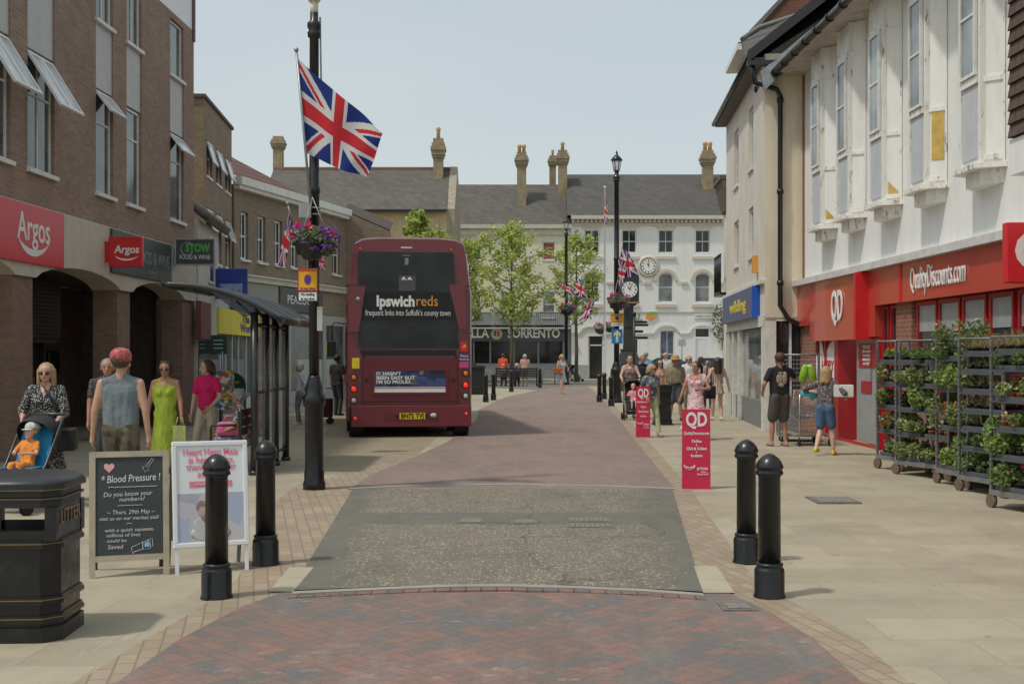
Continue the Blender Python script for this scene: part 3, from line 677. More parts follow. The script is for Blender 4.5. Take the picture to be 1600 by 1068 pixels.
# ---------------- annex shops and brick block behind
F2 = Frame((-8.37, 33), (-8.37-.0716*4.8, 37.8))
b = bld('three storey brown brick block with a buff end wall and small propped-open windows', F2, name='brick_block')
H2 = 8.65; E2 = F2.len
wp = [(F2.x(a), F2.x(c)) for a, c in ((323, 331.5), (337.5, 346), (352, 360))]
zt = lambda px, py: F2.at(px, py)[1]
ops = [(a, c, zt(327, 277), zt(327, 221)) for a, c in wp]+[(a, c, 4.3, 5.75) for a, c in wp]
w = MB(); facade(w, 0, E2, 3.0, H2, ops, .12)
w.add([(E2, 0, 0), (E2, 8, 0), (E2, 8, H2), (E2, 0, H2)], [(0, 1, 2, 3)]); w.add([(0, 0, H2), (E2, 0, H2), (E2, 8, H2), (0, 8, H2)], [(0, 1, 2, 3)])
w.add([(0, 0, 0), (E2, 0, 0), (E2, 0, 3), (0, 0, 3)], [(0, 1, 2, 3)]); w.build('wall', B_GREY, b)
MB().add([(0, 0, 0), (0, 8, 0), (0, 8, H2), (0, 0, H2)], [(0, 3, 2, 1)]).build('end_wall', brick('buff_brown_brick', (.34, .25, .15), (.26, .185, .11), (.25, .2, .15), .225, .075, .01), b)
MB().box(-.06, E2+.06, -.06, 8, H2, H2+.09).build('coping', mat('dark_coping', (.10, .085, .07), .8), b)
for a, c in wp:
    for z0, z1 in ((ops[0][2], ops[0][3]), (4.3, 5.75)):
        window(b, a+.01, c-.01, z0+.01, z1-.01, .06, .05, mg=GSKY, sill=.03, split=[z0+(z1-z0)*.55])
        m = MB(); W_ = c-a-.05
        for q in ((-W_/2, -W_/2+.05, -.62, 0), (W_/2-.05, W_/2, -.62, 0), (-W_/2+.05, W_/2-.05, -.62, -.56), (-W_/2+.06, W_/2-.06, -.06, 0)): m.box(q[0], q[1], -.02, .02, q[2], q[3])
        o = m.build('open_sash', WHT2, b); o.location = ((a+c)/2, .0, z1-.05); o.rotation_euler = (R(-17), 0, 0)
        MB().box(-W_/2+.03, W_/2-.03, -.004, .004, -.59, -.03).build('pane', glass('frosted_glass', (.45, .48, .48), .15), o)
# small white shop with a tiled hood between them
Fa = Frame((-7.56, 29.3), (-8.05, 34.2))
b = bld('narrow white rendered shop with a hood of curled grey roof tiles beside the brick block', Fa, name='small_shop')
w = MB(); w.box(0, 3.4, .003, 4, 0, 4.95); w.build('wall', mat('offwhite_render', (.6, .58, .5), .8, dirt=.3), b)
c_ = MB(); zc = 5.35
for i in range(13):
    x = i*.28; c_.tube([(x, -.28, 4.95-.02*i*0), (x, .2, 5.35), (x, .7, 5.6)], .11, 8)
c_.build('tiled_hood', mat('curled_tiles', (.17, .16, .14), .7, var=.4, scale=5), b)
window(b, 1.6, 2.6, 3.5, 4.7, -.04, .06, nx=1, mg=GSKY)
m = MB(); m.box(0, 3.4, -.02, .0, 0, 2.15); m.build('shop_glass', glass('shop_glass2', (.1, .11, .1), .08), b)
sg = sign('maroon fascia sign with pale splashes left of the yellow bookshop sign', Fa, Fa.x(314, -.16), Fa.x(330, -.16), 2.05, 2.95, mat('maroon_sign', (.16, .022, .035), .4, var=.3, scale=3), -.16, .12)
# bookshop front
FW = Frame((-8.0, 33.2), (-8.30, 40.3))
b = bld('ground floor bookshop front with pale blue-grey window frames under a yellow fascia', FW, name='bookshop_front', cat='shop front')
x0 = FW.x(334); x1 = FW.x(399)
MB().box(x0, x1, .05, .3, 0, 3.3).build('wall', mat('pale_shopfront', (.42, .47, .47), .6, dirt=.2), b)
f = MB()
for px in (334, 343, 352, 362, 372, 384, 398): f.box(FW.x(px)-.04, FW.x(px)+.06, -.02, .05, 0, 2.25)
f.box(x0, x1, -.02, .05, 0, .35); f.build('shopfront', mat('pale_frame', (.55, .6, .6), .5), b)
MB().box(x0, x1, .02, .04, .35, 2.25).build('shop_glass', glass('shop_glass3', (.13, .16, .155), .06), b)
sg = sign('yellow fascia sign reading The Works in dark blue', FW, x0, x1, 2.24, 2.94, mat('yellow_sign', (.80, .68, .03), .45, var=.1, scale=1), -.14, .12)
wx = FW.x(381)-(x0+x1)/2
NVY = mat('navy_letters', (.02, .03, .16), .5)
text('lettering', 'The', .34, NVY, sg, (wx-.5, -.004, .14), bold=.014, width=1.3); text('lettering', 'Works', .34, NVY, sg, (wx-.2, -.004, -.14), bold=.014, width=2.4)
blu = mat('blue_sign', (.03, .06, .33), .4, var=.15)
sg = projecting('blue box sign projecting above the yellow fascia', FW.x(330), -.1, .85, 3.15, 3.95, blu, FW)
MB().box(-.3, .3, -.006, 0, -.3, .0).build('picture_panel', mat('pale_blue', (.3, .38, .6), .4, var=.4, scale=6), sg)
sg = sign('dark blue fascia strip above the yellow bookshop sign', FW, FW.x(362), FW.x(399), 2.98, 3.45, blu, -.1, .1)
text('lettering', 'CO', .4, SIGNW, sg, (1.2, -.004, 0), bold=.01)

# ---------------- L3: long two storey brick building with white cornice
F3 = Frame((-8.68, 38), (-8.68+.255*8.75, 46.75)); E3 = F3.len
b = bld('long two storey grey-brown brick building with tall white sash windows and a white cornice', F3, name='brick_shop_building')
ctr = [(375.5, 388), (402.5, 415), (429, 441), (454, 465), (479, 490), (519, 531)]
ops = [(F3.x(a), F3.x(c), 4.68, 6.2) for a, c in ctr]
w = MB(); facade(w, 0, E3, 0, 7.0, ops, .16); w.add([(E3, 0, 0), (E3, 9, 0), (E3, 9, 6.0), (E3, 0, 7.0)], [(0, 1, 2, 3)]); w.add([(0, 0, 0), (0, 9, 0), (0, 9, 7), (0, 0, 7)], [(0, 3, 2, 1)])
w.build('wall', B_GREY, b)
for a, c, z0, z1 in ops: window(b, a+.01, c-.01, z0+.01, z1-.01, .09, .07, nx=2, mg=GLS, sill=.09, split=[(z0+z1)/2], name='sash_window')
c_ = MB(); c_.box(-.1, E3, -.32, .0, 6.98, 7.22); c_.box(-.05, E3, -.22, .0, 6.86, 6.978); c_.build('cornice', WHT, b)
r_ = MB(); r_.add([(0, -.1, 7.23), (E3*.62, -.1, 7.23), (E3*.1, 3.6, 9.6), (-.5, 3.6, 9.6)], [(0, 1, 2, 3)]); r_.add([(E3*.62, -.1, 7.23), (E3, -.1, 7.23), (E3, 9, 7.3), (0, 9, 7.3)], [(0, 1, 2, 3)]); r_.build('roof', TILER, b)
g = MB(); g.yprism([(-1.5, 7.2), (5.2, 7.2), (1.55, 10.0), (.2, 10.1)], 3.75, 4.1); g.build('gable', B_BUFF, b)
g = MB(); g.tube([(0, 3.9, 10.1), (1.5, 3.9, 10.05), (5.3, 3.9, 7.2)], .13, 4, smooth=False); g.build('gable_coping', mat('grey_coping', (.3, .28, .25), .8), b)
c_ = MB(); c_.box(0, E3, -.14, .0, 4.0, 4.16); c_.box(0, E3, -.22, 0, 4.162, 4.22); c_.build('fascia_cornice', mat('cream_trim', (.55, .54, .47), .6, dirt=.3), b)
sfx = F3.x(440)
MB().box(0, sfx, -.06, -.002, 3.2, 3.99).build('fascia_board', mat('grey_fascia', (.30, .30, .27), .7, var=.08), b)
GREY2 = mat('grey_shopfront', (.36, .38, .37), .7, var=.06, dirt=.15)
f = MB(); f.box(sfx, E3, -.05, -.002, 2.75, 3.1)
for px in (450, 505, 537): f.box(F3.x(px)-.15, F3.x(px)+.12, -.07, -.001, 0, 2.75)
f.box(sfx-1.2, E3, -.055, -.003, 0, .4); f.build('shopfront', GREY2, b)
MB().box(sfx, E3, -.03, -.004, .4, 2.75).build('shop_glass', glass('shop_glass4', (.09, .105, .10), .06), b)
MB().box(sfx+1.2, E3-.6, -.035, -.031, .45, 1.5).build('window_display', mat('pale_display', (.42, .46, .44), .5, var=.2), b)
sg = sign('dark grey fascia sign reading PEACOCKS in white capitals', F3, F3.x(433), F3.x(500), 3.14, 3.96, mat('charcoal_sign', (.075, .075, .075), .5), -.12, .05)
text('lettering', 'PEACOCKS', .42, SIGNW, sg, (0, -.004, 0), width=2.5)
# side wall facing us with a leaning parapet
Fs = Frame((-6.449, 46.77), (-2.6, 47.3))
b = bld('plain brown brick side wall with a sloping parapet behind the bus', Fs, name='side_wall', cat='wall')
m = MB(); m.yprism([(0, 0), (Fs.x(611), 0), (Fs.x(611), Fs.at(610, 361)[1]-.1), (Fs.x(610), Fs.at(610, 361)[1]), (0, Fs.at(538, 330)[1])], .002, 1.0); m.build('wall_face', B_GREY, b)
m = MB(); m.tube([(0, .4, Fs.at(538, 330)[1]+.05), (Fs.x(610), .4, Fs.at(610, 361)[1]+.05)], [.35, .35], 4, smooth=False); m.build('parapet_coping', mat('dark_coping', (.10, .085, .07), .8), b)

# ---------------- far row facing us
def chimney(parent, px, pyb, pyt, d, wpx, pots=1, m=None, name='chimney'):
    x, y, zt_ = AT(px, pyt, d); zb = AT(px, pyb, d)[2]; w_ = wpx*d/FPX/2
    x -= parent.location.x; y -= parent.location.y
    m = m or mat('chimney_brick', (.30, .24, .15), .85, var=.25, scale=3, dirt=.4)
    mb = MB(); H = zt_-zb; pot = H*.18; t = zb+H-pot
    mb.box(x-w_*.72, x+w_*.72, y-w_*.72, y+w_*.72, zb-1.2, t-H*.30)
    for k, (ww, a, c) in enumerate(((.86, .302, .26), (1.0, .258, .19), (1.12, .188, .13), (.95, .128, .07), (.75, .068, 0))):
        mb.box(x-w_*ww, x+w_*ww, y-w_*ww, y+w_*ww, t-H*a, t-H*c)
    c = mb.build(name, m, parent)
    for i in range(pots):
        px_ = x+(i-(pots-1)/2)*w_*.7
        MB().lathe([(w_*.3, 0), (w_*.26, pot*.6), (w_*.34, pot*.7), (w_*.34, pot*.85), (w_*.27, pot)], (px_, y, t), 10).build('chimney_pot', mat('clay_pot', (.50, .34, .16), .8, var=.3), c)
    return c
F4 = Frame((-14.5, 70), (-3.75, 70)); E4 = F4.len
b = bld('buff brick house with a long grey slate roof and two tall ornate chimneys', F4, name='slate_roof_house')
w = MB(); facade(w, 0, E4, 0, 10.0, [(F4.x(588), F4.x(607), 8.7, 9.4)], .2); w.build('wall', B_BUFFW, b)
m = MB(); m.xprism([(0, 0), (0, 10.05), (4, 13.1), (8, 10), (8, 0)], E4, E4+.45); m.build('gable_wall', mat('pale_gable', (.33, .29, .22), .9, var=.2, dirt=.5), b)
window(b, F4.x(588), F4.x(607), 8.7, 9.4, .1, .06, nx=3, mg=GLB)
r_ = MB(); r_.add([(0, -.3, 9.95), (E4, -.3, 9.95), (E4, 4, 12.95), (0, 4, 12.95)], [(0, 1, 2, 3)]); r_.add([(0, 4, 12.95), (E4, 4, 12.95), (E4, 8, 9.95), (0, 8, 9.95)], [(0, 1, 2, 3)])
r_.build('roof', SLATE2, b)
m = MB(); m.box(0, E4, 3.9, 4.1, 12.93, 13.05); m.build('ridge', mat('red_ridge', (.28, .15, .10), .8), b)
m = MB(); m.box(0, E4, -.42, -.25, 9.83, 9.97); m.build('gutter', BLK, b)
chimney(b, 435, 268, 202, 74.2, 20, 0); chimney(b, 685, 300, 199, 73.2, 21, 1)
GLC = glass('curtained_glass', (.28, .29, .29), .12)
F5 = Frame((-4.29, 84), (4.11, 84)); E5 = F5.len
b = bld('cream house with iron balconies over a dark grey restaurant front', F5, name='cream_house')
fx = F5.x
up = [(733, 752), (782, 796), (848, 867)]; 
ops = [(fx(a), fx(c), F5.at(a, 406)[1], F5.at(a, 378)[1]) for a, c in up]+[(fx(a), fx(c), F5.at(a, 496)[1], F5.at(a, 455)[1]) for a, c in up]
w = MB(); facade(w, 0, E5, 4.6, 10.6, ops, .18); w.build('wall', mat('cream_wall', (.72, .67, .52), .8, var=.04, scale=1, dirt=.2), b)
for i, o in enumerate(ops):
    mg = mat('red_curtain', (.30, .08, .08), .5) if i == 2 else (GLS if i < 3 else GLC)
    window(b, o[0], o[1], o[2], o[3], .1, .06, mg=mg, split=[(o[2]+o[3])/2], nx=1, sill=.05)
c_ = MB(); c_.box(-.05, E5+.05, -.3, 0, 10.35, 10.62); c_.box(0, E5, -.1, -.001, 9.9, 10.0); c_.build('cornice', mat('cream_trim', (.55, .54, .47), .6, dirt=.3), b)
r_ = MB(); r_.add([(0, -.3, 10.6), (E5, -.3, 10.6), (E5, 4, 13.95), (0, 4, 13.95)], [(0, 1, 2, 3)]); r_.add([(0, 4, 13.95), (E5, 4, 13.95), (E5, 8, 10.6), (0, 8, 10.6)], [(0, 1, 2, 3)]); r_.build('roof', SLATE2, b)
bal = MB(); zb0 = F5.at(800, 511)[1]; zb1 = F5.at(800, 490)[1]
for a, c in ((712, 766), (775, 830), (838, 884)):
    A, B_ = fx(a), fx(c); bal.box(A, B_, -.65, -.6, zb1, zb1+.05); bal.box(A, B_, -.65, -.6, zb0, zb0+.05)
    n = int((B_-A)/.14)
    for k in range(n+1): bal.box(A+(B_-A)*k/n-.012, A+(B_-A)*k/n+.012, -.64, -.61, zb0, zb1)
    for q in (A, B_): bal.box(q-.02, q+.02, -.65, 0, zb1, zb1+.04)
bal.build('balcony_railing', BLK, b)
MB().box(0, E5-.1, -.68, 0, zb0-.12, zb0-.03).build('balcony_slab', mat('cream_trim', (.55, .54, .47), .6), b)
m = MB(); f0, f1 = F5.at(800, 533)[1], F5.at(800, 513)[1]
GRY = mat('slate_grey_paint', (.085, .105, .115), .5, var=.05)
m.box(0, E5-.1, -.001, .2, 3.7, 4.6); m.build('fascia_back', GREY2, b)
m = MB(); m.box(0, fx(884), 0, .1, 0, 1.05)
for px in (712, 740, 766, 803, 841, 880): m.box(fx(px)-.05, fx(px)+.06, -.02, .1, 1.05, f0)
m.box(fx(880), E5, -.01, .1, 0, 3.7); m.build('shopfront', mat('shopfront_grey', (.20, .23, .24), .6), b)
MB().box(0, fx(884), .04, .06, 1.05, 3.7).build('shop_glass', glass('dark_shop_glass', (.02, .02, .022), .06), b)
sg = sign('dark grey restaurant fascia with pale letters BELLA SORRENTO at the end of the street', F5, 0, fx(884), f0, f1+.15, GRY, -.12, .1)
mid = (0+fx(884))/2
LETW = mat('bright_letters', (.92, .92, .90), .6, var=.01); text('lettering', 'BELLA', .85, LETW, sg, (fx(741)-mid, -.004, 0), bold=.022, width=2.0); text('lettering', 'SORRENTO', .85, LETW, sg, (fx(834)-mid, -.004, 0), bold=.022, width=3.6)
m = MB(); m.tube([(fx(776)-mid, -.02, 0), (fx(776)-mid, .01, 0)], .4, 20); m.build('round_emblem', mat('cream_emblem', (.6, .56, .4), .6), sg)
m = MB(); m.box(fx(772)-mid, fx(775)-mid, -.03, -.021, -.15, .2); m.build('emblem_mark', mat('green_mark', (.03, .2, .06), .6), sg); m = MB(); m.box(fx(777)-mid, fx(780)-mid, -.03, -.021, -.2, .15); m.build('emblem_mark', ARGR, sg)
chimney(b, 815, 298, 226, 86, 20, 2); chimney(b, 863.5, 288, 234, 88.6, 14, 1); chimney(b, 879, 296, 222, 86.5, 19, 1)

F6 = Frame((4.11, 83.8), (15.9, 83.8)); E6 = F6.len
b = bld('white three storey building with arched windows and a round wall clock', F6, name='white_building')
fx = F6.x; fz = lambda py: F6.at(800, py)[1]
upc = [(913, 936.5), (971.5, 994.5), (1028.5, 1052), (1086, 1109.5)]
ops = [(fx(a), fx(c), fz(395), fz(359)) for a, c in upc]+[(fx(a), fx(c), fz(472), fz(427)) for a, c in upc]
ops += [(fx(919), fx(943), 0, fz(525)), (fx(1031), fx(1054), fz(590), fz(516)), (fx(1086), fx(1109), 0, fz(512)), (fx(978), fx(996), fz(575), fz(530))]
w = MB(); facade(w, 0, E6, 0, 11.1, ops, .2)
for a, c in upc:                                                       # arch spandrels
    A, B_ = fx(a), fx(c); r = (B_-A)/2; zt_ = fz(427); cx = (A+B_)/2
    aa = arc(cx, zt_-r, r, 0, 180, 10)
    for (p, q) in zip(aa, aa[1:]): w.add([(p[0], 0, p[1]), (p[0], 0, zt_), (q[0], 0, zt_), (q[0], 0, q[1]), (p[0], .2, p[1]), (q[0], .2, q[1])], [(0, 1, 2, 3), (0, 3, 5, 4)])
w.build('wall', WREND, b)
TRM = mat('stone_trim', (.60, .54, .44), .7, var=.06)
for i, (a, c) in enumerate(upc):
    o = ops[i]; window(b, o[0]+.01, o[1]-.01, o[2], o[3], .1, .07, nx=2, mg=GLS if i < 3 else GLC if 0 else GLS, split=[(o[2]+o[3])/2])
    o = ops[4+i]; window(b, o[0]+.01, o[1]-.01, o[2], o[3], .12, .07, nx=1, mg=GLB if i > 1 else GLS, split=[o[2]+(o[3]-o[2])*.52], name='arched_window')
    t = MB(); A, B_ = fx(a), fx(c); cx = (A+B_)/2; r = (B_-A)/2; zs_ = fz(427)-r
    MB().box(A-.2, B_+.2, -.1, -.002, ops[i][2]-.45, ops[i][2]-.25).build('sill', TRM, b); MB().box(A-.15, B_+.15, -.08, -.002, ops[i][3]+.12, ops[i][3]+.3).build('lintel', TRM, b)
    MB().box(A-.2, B_+.2, -.12, -.002, fz(480), fz(475)).build('sill', TRM, b)
    for p, q in zip(arc(cx, zs_, r+.32, 0, 180, 14), arc(cx, zs_, r+.32, 0, 180, 14)[1:]):
        pi = (cx+(p[0]-cx)*(r+.1)/(r+.32), zs_+(p[1]-zs_)*(r+.1)/(r+.32)); qi = (cx+(q[0]-cx)*(r+.1)/(r+.32), zs_+(q[1]-zs_)*(r+.1)/(r+.32))
        t.yprism([p, pi, qi, q], -.1, -.002)
    t.build('arch_moulding', TRM, b)
xs_ = [0]+[v for a, c in upc for v in (fx(a)-.5, fx(c)+.5)]+[E6]
s_ = MB()
for a, c in zip(xs_[::2], xs_[1::2]): s_.box(a, c, -.12, -.003, fz(444), fz(440))
s_.box(0, E6, -.06, -.003, 4.55, 4.62); s_.build('string_course', TRM, b)
c_ = MB(); c_.box(-.05, E6, -.45, .0, 10.95, 11.2); c_.box(0, E6, -.12, -.001, 10.55, 10.7)
for k in range(38): c_.box(k*.31+.05, k*.31+.17, -.3, -.0011, 10.72, 10.94)
c_.build('cornice', TRM, b)
r_ = MB(); r_.add([(-.3, -.4, 11.2), (E6, -.4, 11.2), (E6, 4, 14.65), (-.3, 4, 14.65)], [(0, 1, 2, 3)]); r_.add([(-.3, 4, 14.65), (E6, 4, 14.65), (E6, 8, 11.2), (-.3, 8, 11.2)], [(0, 1, 2, 3)])
r_.add([(-.3, -.4, 11.2), (-.3, 4, 14.65), (-.3, 8, 11.2)], [(0, 1, 2)]); r_.build('roof', SLATE, b)
chimney(b, 1105.5, 298, 222, 86.5, 22, 2)
window(b, fx(1031)+.01, fx(1054)-.01, fz(590), fz(516), .1, .07, nx=2, mg=glass('poster_glass', (.08, .11, .16), .06), split=[fz(553)])
dr = MB(); dr.box(fx(1086)+.05, fx(1109)-.05, .12, .17, 0, fz(528)); dr.build('white_door', WHT2, b); MB().box(fx(1086)+.05, fx(1109)-.05, .12, .15, fz(526), fz(513)).build('fanlight', GLS, b)
dr = MB(); A, B_ = fx(919), fx(943)
dr.box(A, A+.09, .1, .16, 0, fz(525)); dr.box(B_-.09, B_, .1, .16, 0, fz(525)); dr.box(A, B_, .1, .16, fz(540), fz(538)); d_ = dr.build('entrance', WHT, b)
MB().box(A, B_, .17, .19, 0, fz(525)).build('entrance_glass', glass('dark_shop_glass', (.02, .02, .022), .06), d_)
MB().box(fx(978), fx(996), .1, .12, fz(575), fz(530)).build('window_pane', GLS, b)
t = MB()
for a, c in ((1022, 1062), (1077, 1118), (905, 940)):
    A, B_ = fx(a), fx(c); cx = (A+B_)/2; r = (B_-A)/2; oo = arc(cx, fz(519), r, 0, 180, 12, r*.62); ii = arc(cx, fz(519), r-.14, 0, 180, 12, r*.62-.14)
    for k in range(12): t.yprism([oo[k], ii[k], ii[k+1], oo[k+1]], -.1, -.002)
t.box(0, fx(905), -.09, -.002, fz(522), fz(519)); t.box(fx(1062), fx(1077), -.09, -.002, fz(522), fz(519)); t.box(fx(940), fx(1022), -.09, -.002, fz(522), fz(519)); t.build('ground_floor_moulding', mat('white_trim', (.70, .70, .66), .7), b)
MB().box(0, fx(919), -.05, -.001, 0, .95).build('plinth', mat('grey_plinth', (.35, .37, .38), .8), b)
# wall clock
def clockface(parent, r, m_face, rom=True, y=0, hm=(11, 0)):
    MB().tube([(0, y, 0), (0, y-.03, 0)], r, 28).build('dial', m_face, parent)
    n = MB()
    for k in range(12):
        a = R(90-30*k); x, z = math.cos(a), math.sin(a)
        for off in ((-.04, .04) if k % 3 else (-.07, 0, .07)):
            p = Vector((x, 0, z))*r; q = Vector((-z, 0, x))*r*off
            n.tube([(p*.68+q)[:], (p*.9+q)[:]] if 0 else [tuple((p*.68+q)+Vector((0, y-.034, 0))), tuple((p*.9+q)+Vector((0, y-.034, 0)))], r*.022, 4)
    n.build('numerals', BLK, parent)
    h = MB(); ah = R(90-30*(hm[0]+hm[1]/60)); am = R(90-6*hm[1])
    h.tube([(0, y-.04, 0), (r*.5*math.cos(ah), y-.04, r*.5*math.sin(ah))], [r*.07, r*.035], 4); h.tube([(0, y-.05, 0), (r*.75*math.cos(am), y-.05, r*.75*math.sin(am))], [r*.05, r*.025], 4); h.build('clock_hands', BLK, parent)
x_, z_ = F6.at(1013, 416)
t = thing('wall_clock', 'round white wall clock with black hands near eleven on the white building', 'clock', (4.11+x_, 83.8-.15, z_)); clockface(t, .50, SIGNW, hm=(11, 0))
m = MB(); m.lathe([(.54, 0), (.72, 0), (.76, .06), (.66, .14), (.55, .14), (.54, 0)], (0, 0, 0), 28); o = m.build('surround', TRM, t); o.rotation_euler = (R(90), 0, 0); o.location = (0, .14, 0)
x_, z_ = F6.at(1098.5, 494)
t = thing('street_nameplate', 'small white nameplate reading MARKET PLACE on the white building', 'sign', (4.11+x_, 83.76, z_)); MB().box(-.62, .62, -.03, .0, -.14, .14).build('plate', SIGNW, t); text('lettering', 'MARKET PLACE', .2, BLK, t, (0, -.034, 0), width=1.05)
# creeper on the far wall
t = thing('wall_creeper', 'straggly green creeper high on the white wall above the white door', 'plant', (4.11+fx(1127), 83.4, fz(520)))
m = MB(); rr = random.Random(5); m.leaves((0, 0, .7), (.7, .3, 1.5), 420, .16, rr, 2); m.build('foliage', [leafmat('leaf_mid', (.07, .12, .03)), leafmat('leaf_pale', (.16, .2, .08))], t)
m = MB(); m.tube([(0, .1, -1.2), (.1, .1, 0), (-.1, .1, 1.6)], .03, 5); m.build('stem', mat('bark', (.12, .09, .06), .9), t)

# ---------------- right: white building with canted bays above the red shop
AX = lambda z: 6.82-.0158*z
F7 = Frame((AX(27), 27.0), (AX(8), 8.0)); E7 = F7.len
b = bld('long white building with five peeling bay windows above a red discount shop, right side', F7, name='white_bay_building')
fx = F7.x
bayc = [27-z for z in (24.6, 22.73, 20.77, 18.76, 16.69)]
w = MB(); w.box(0, E7, .001, .3, 3.29, 7.8); w.build('upper_wall', WREND2, b)
w = MB(); w.box(0, .42, -.012, .3, 3.30, 7.79); w.build('corner_brick', B_RED, b)
w = MB(); w.box(.25, E7, -.25, 0, 3.17, 3.29); w.box(0, .25, -.25, -.014, 3.17, 3.29); w.build('soffit_board', mat('drab_white', (.6, .6, .58), .7, dirt=.3), b)
# roof with deep eaves
w = MB(); w.box(-1.5, E7, -.62, .3, 7.8, 7.86); w.build('soffit', mat('flaking_soffit', (.50, .47, .40), .8, var=.15, scale=3, dirt=.8), b)
w = MB(); w.add([(-1.4, -.75, 7.87), (E7, -.75, 7.87), (E7, 5, 12.2), (1.5, 5, 12.2)], [(0, 1, 2, 3)]); w.build('roof', SLATE, b)
w = MB(); w.tube([(-1.2, -.70, 7.80), (E7, -.70, 7.80)], .075, 8)
for k in range(24): w.tube([(k*.85-1.1, -.70, 7.80), (k*.85-1.02, -.70, 7.80)], .09, 8)
w.build('gutter', BLK, b)
YEL = mat('bare_yellow_board', (.55, .38, .10), .8, var=.2)
for bi, cx in enumerate(bayc):
    cx += .0; hw, pj = .335, .25; ow = .53                         # front half width, projection, half width at wall
    bay = MB()
    def side(mb, x0, y0, x1, y1, z0, z1, th=.03, off=0): 
        d = Vector((x1-x0, y1-y0)); n = Vector((d.y, -d.x)).normalized()*th
        mb.prism([(x0, y0), (x1, y1), (x1+n.x, y1+n.y), (x0+n.x, y0+n.y)], z0, z1)
    zb_, zt_ = 4.25, 7.79
    bay.prism([(cx-ow, 0), (cx-hw, -pj), (cx+hw, -pj), (cx+ow, 0)], zb_, zt_)
    o_bay = bay.build('bay', mat('bay_white', (.80, .80, .77), .65, var=.04, scale=2, dirt=.35), b)
    tr = MB()                                                     # corner posts and rails
    for sx_, sy_ in ((-hw, -pj), (hw, -pj)):
        tr.box(cx+sx_-.035, cx+sx_+.035, sy_-.03, sy_+.04, zb_, zt_)
    for z in (5.40, 7.20): tr.box(cx-hw+.047, cx+hw-.047, -pj-.05, -pj-.001, z-.05, z+.05)
    for k in (-1, 1):
        for z in (zb_+.08, 5.38, 7.2):
            a = Vector((cx+k*hw, -pj)); c = Vector((cx+k*ow, 0)); a2 = a.lerp(c, .12); c2 = a.lerp(c, .97)
            nn = Vector((k*pj, -(ow-hw))).normalized()*.02
            tr.prism([(a2.x, a2.y), (c2.x, c2.y), (c2.x+nn.x, c2.y+nn.y), (a2.x+nn.x, a2.y+nn.y)][::k], z-.035, z+.035)
        a = Vector((cx+k*hw, -pj)); c = Vector((cx+k*ow, 0)); nn = Vector((k*pj, -(ow-hw))).normalized()*.025
        for t0, t1 in ((.90, .99),):
            p, q = a.lerp(c, t0), a.lerp(c, t1); tr.prism([(p.x, p.y), (q.x, q.y), (q.x+nn.x, q.y+nn.y), (p.x+nn.x, p.y+nn.y)][::k], zb_, zt_)
    tr.build('bay_trim', PEEL, o_bay)
    window(b, cx-hw+.06, cx+hw-.06, 5.46, 7.14, -pj-.075, .045, mg=glass('bay_glass', (.20, .23, .225), .08), split=[6.3], name='bay_window')
    MB().box(cx-hw+.06, cx+hw-.06, -pj-.02, -pj-.003, zb_+.1, 5.33).build('bay_panel', mat('grey_blue_panel', (.52, .55, .58), .6, var=.05, dirt=.3), o_bay)
    bs = MB(); bs.prism([(cx-ow-.06, 0), (cx-hw-.06, -pj-.12), (cx+hw+.06, -pj-.12), (cx+ow+.06, 0)], 4.18, 4.25)
    bs.prism([(cx-ow+.06, 0), (cx-hw+.08, -pj+.02), (cx+hw-.08, -pj+.02), (cx+ow-.06, 0)], 3.98, 4.178); bs.build('bay_base', PEEL, o_bay)
    if bi in (3,):
        a = Vector((cx+hw, -pj)); c = Vector((cx+ow, 0)); p, q = a.lerp(c, .25), a.lerp(c, .84); nn = Vector((pj, -(ow-hw))).normalized()*.012
        MB().prism([(p.x, p.y), (q.x, q.y), (q.x+nn.x, q.y+nn.y), (p.x+nn.x, p.y+nn.y)], 4.62, 5.34).build('bare_board', YEL, o_bay)
    if bi in (0, 2):
        a = Vector((cx+hw, -pj)); c = Vector((cx+ow, 0)); p, q = a.lerp(c, .25), a.lerp(c, .8); nn = Vector((pj, -(ow-hw))).normalized()*.012
        MB().add([(p.x+nn.x, p.y+nn.y, 4.34), (q.x+nn.x, q.y+nn.y, 4.33), (q.x+nn.x, q.y+nn.y, 4.40), (p.x+nn.x, p.y+nn.y, 4.58)], [(0, 1, 2, 3)]).build('bare_board', YEL, o_bay)
# red shop below
zbot = 2.54
w = MB(); xa, xb = fx(1265), fx(1338)
px_e = F7.x(1333.5, -.34)
w.box(.12, fx(1277), -.12, .2, 2.3, 3.168); w.box(fx(1277), px_e, -.16, .2, 1.96, 3.168); w.box(px_e, fx(1376), -.10, .2, 2.0, 3.168); w.box(fx(1376), E7, -.13, .2, zbot, 3.168)
w.build('fascia', QDR, b)
w = MB(); w.box(px_e-.0, px_e+.12, -.34, -.0, 1.95, 3.15); w.build('fascia_edge', ARGR, b); w = MB(); w.box(fx(1418), fx(1421), -.15, -.131, zbot, 3.168); w.build('fascia_edge', ARGR, b)
lm = (fx(1437)+fx(1525))/2
text('lettering', 'QualityDiscounts.com', .50, SIGNW, b, (lm, -.15, 2.87), ext=.006, bold=.0, width=(fx(1525)-fx(1437)))
text('lettering', 'QD', .8, SIGNW, b, ((fx(1313)+fx(1331))/2, -.18, 2.60), ext=.008, bold=.015, width=(fx(1331)-fx(1313)))
br = MB(); br.box(.13, fx(1277), -.02, .3, 0, 2.3); br.box(fx(1403), fx(1427), -.03, .3, 0, zbot); br.box(fx(1305)-.35, fx(1305), -.025, .3, 0, .95)
br.box(fx(1427), E7, -.01, .3, 0, .9); br.build('brick_pier', B_RED, b)
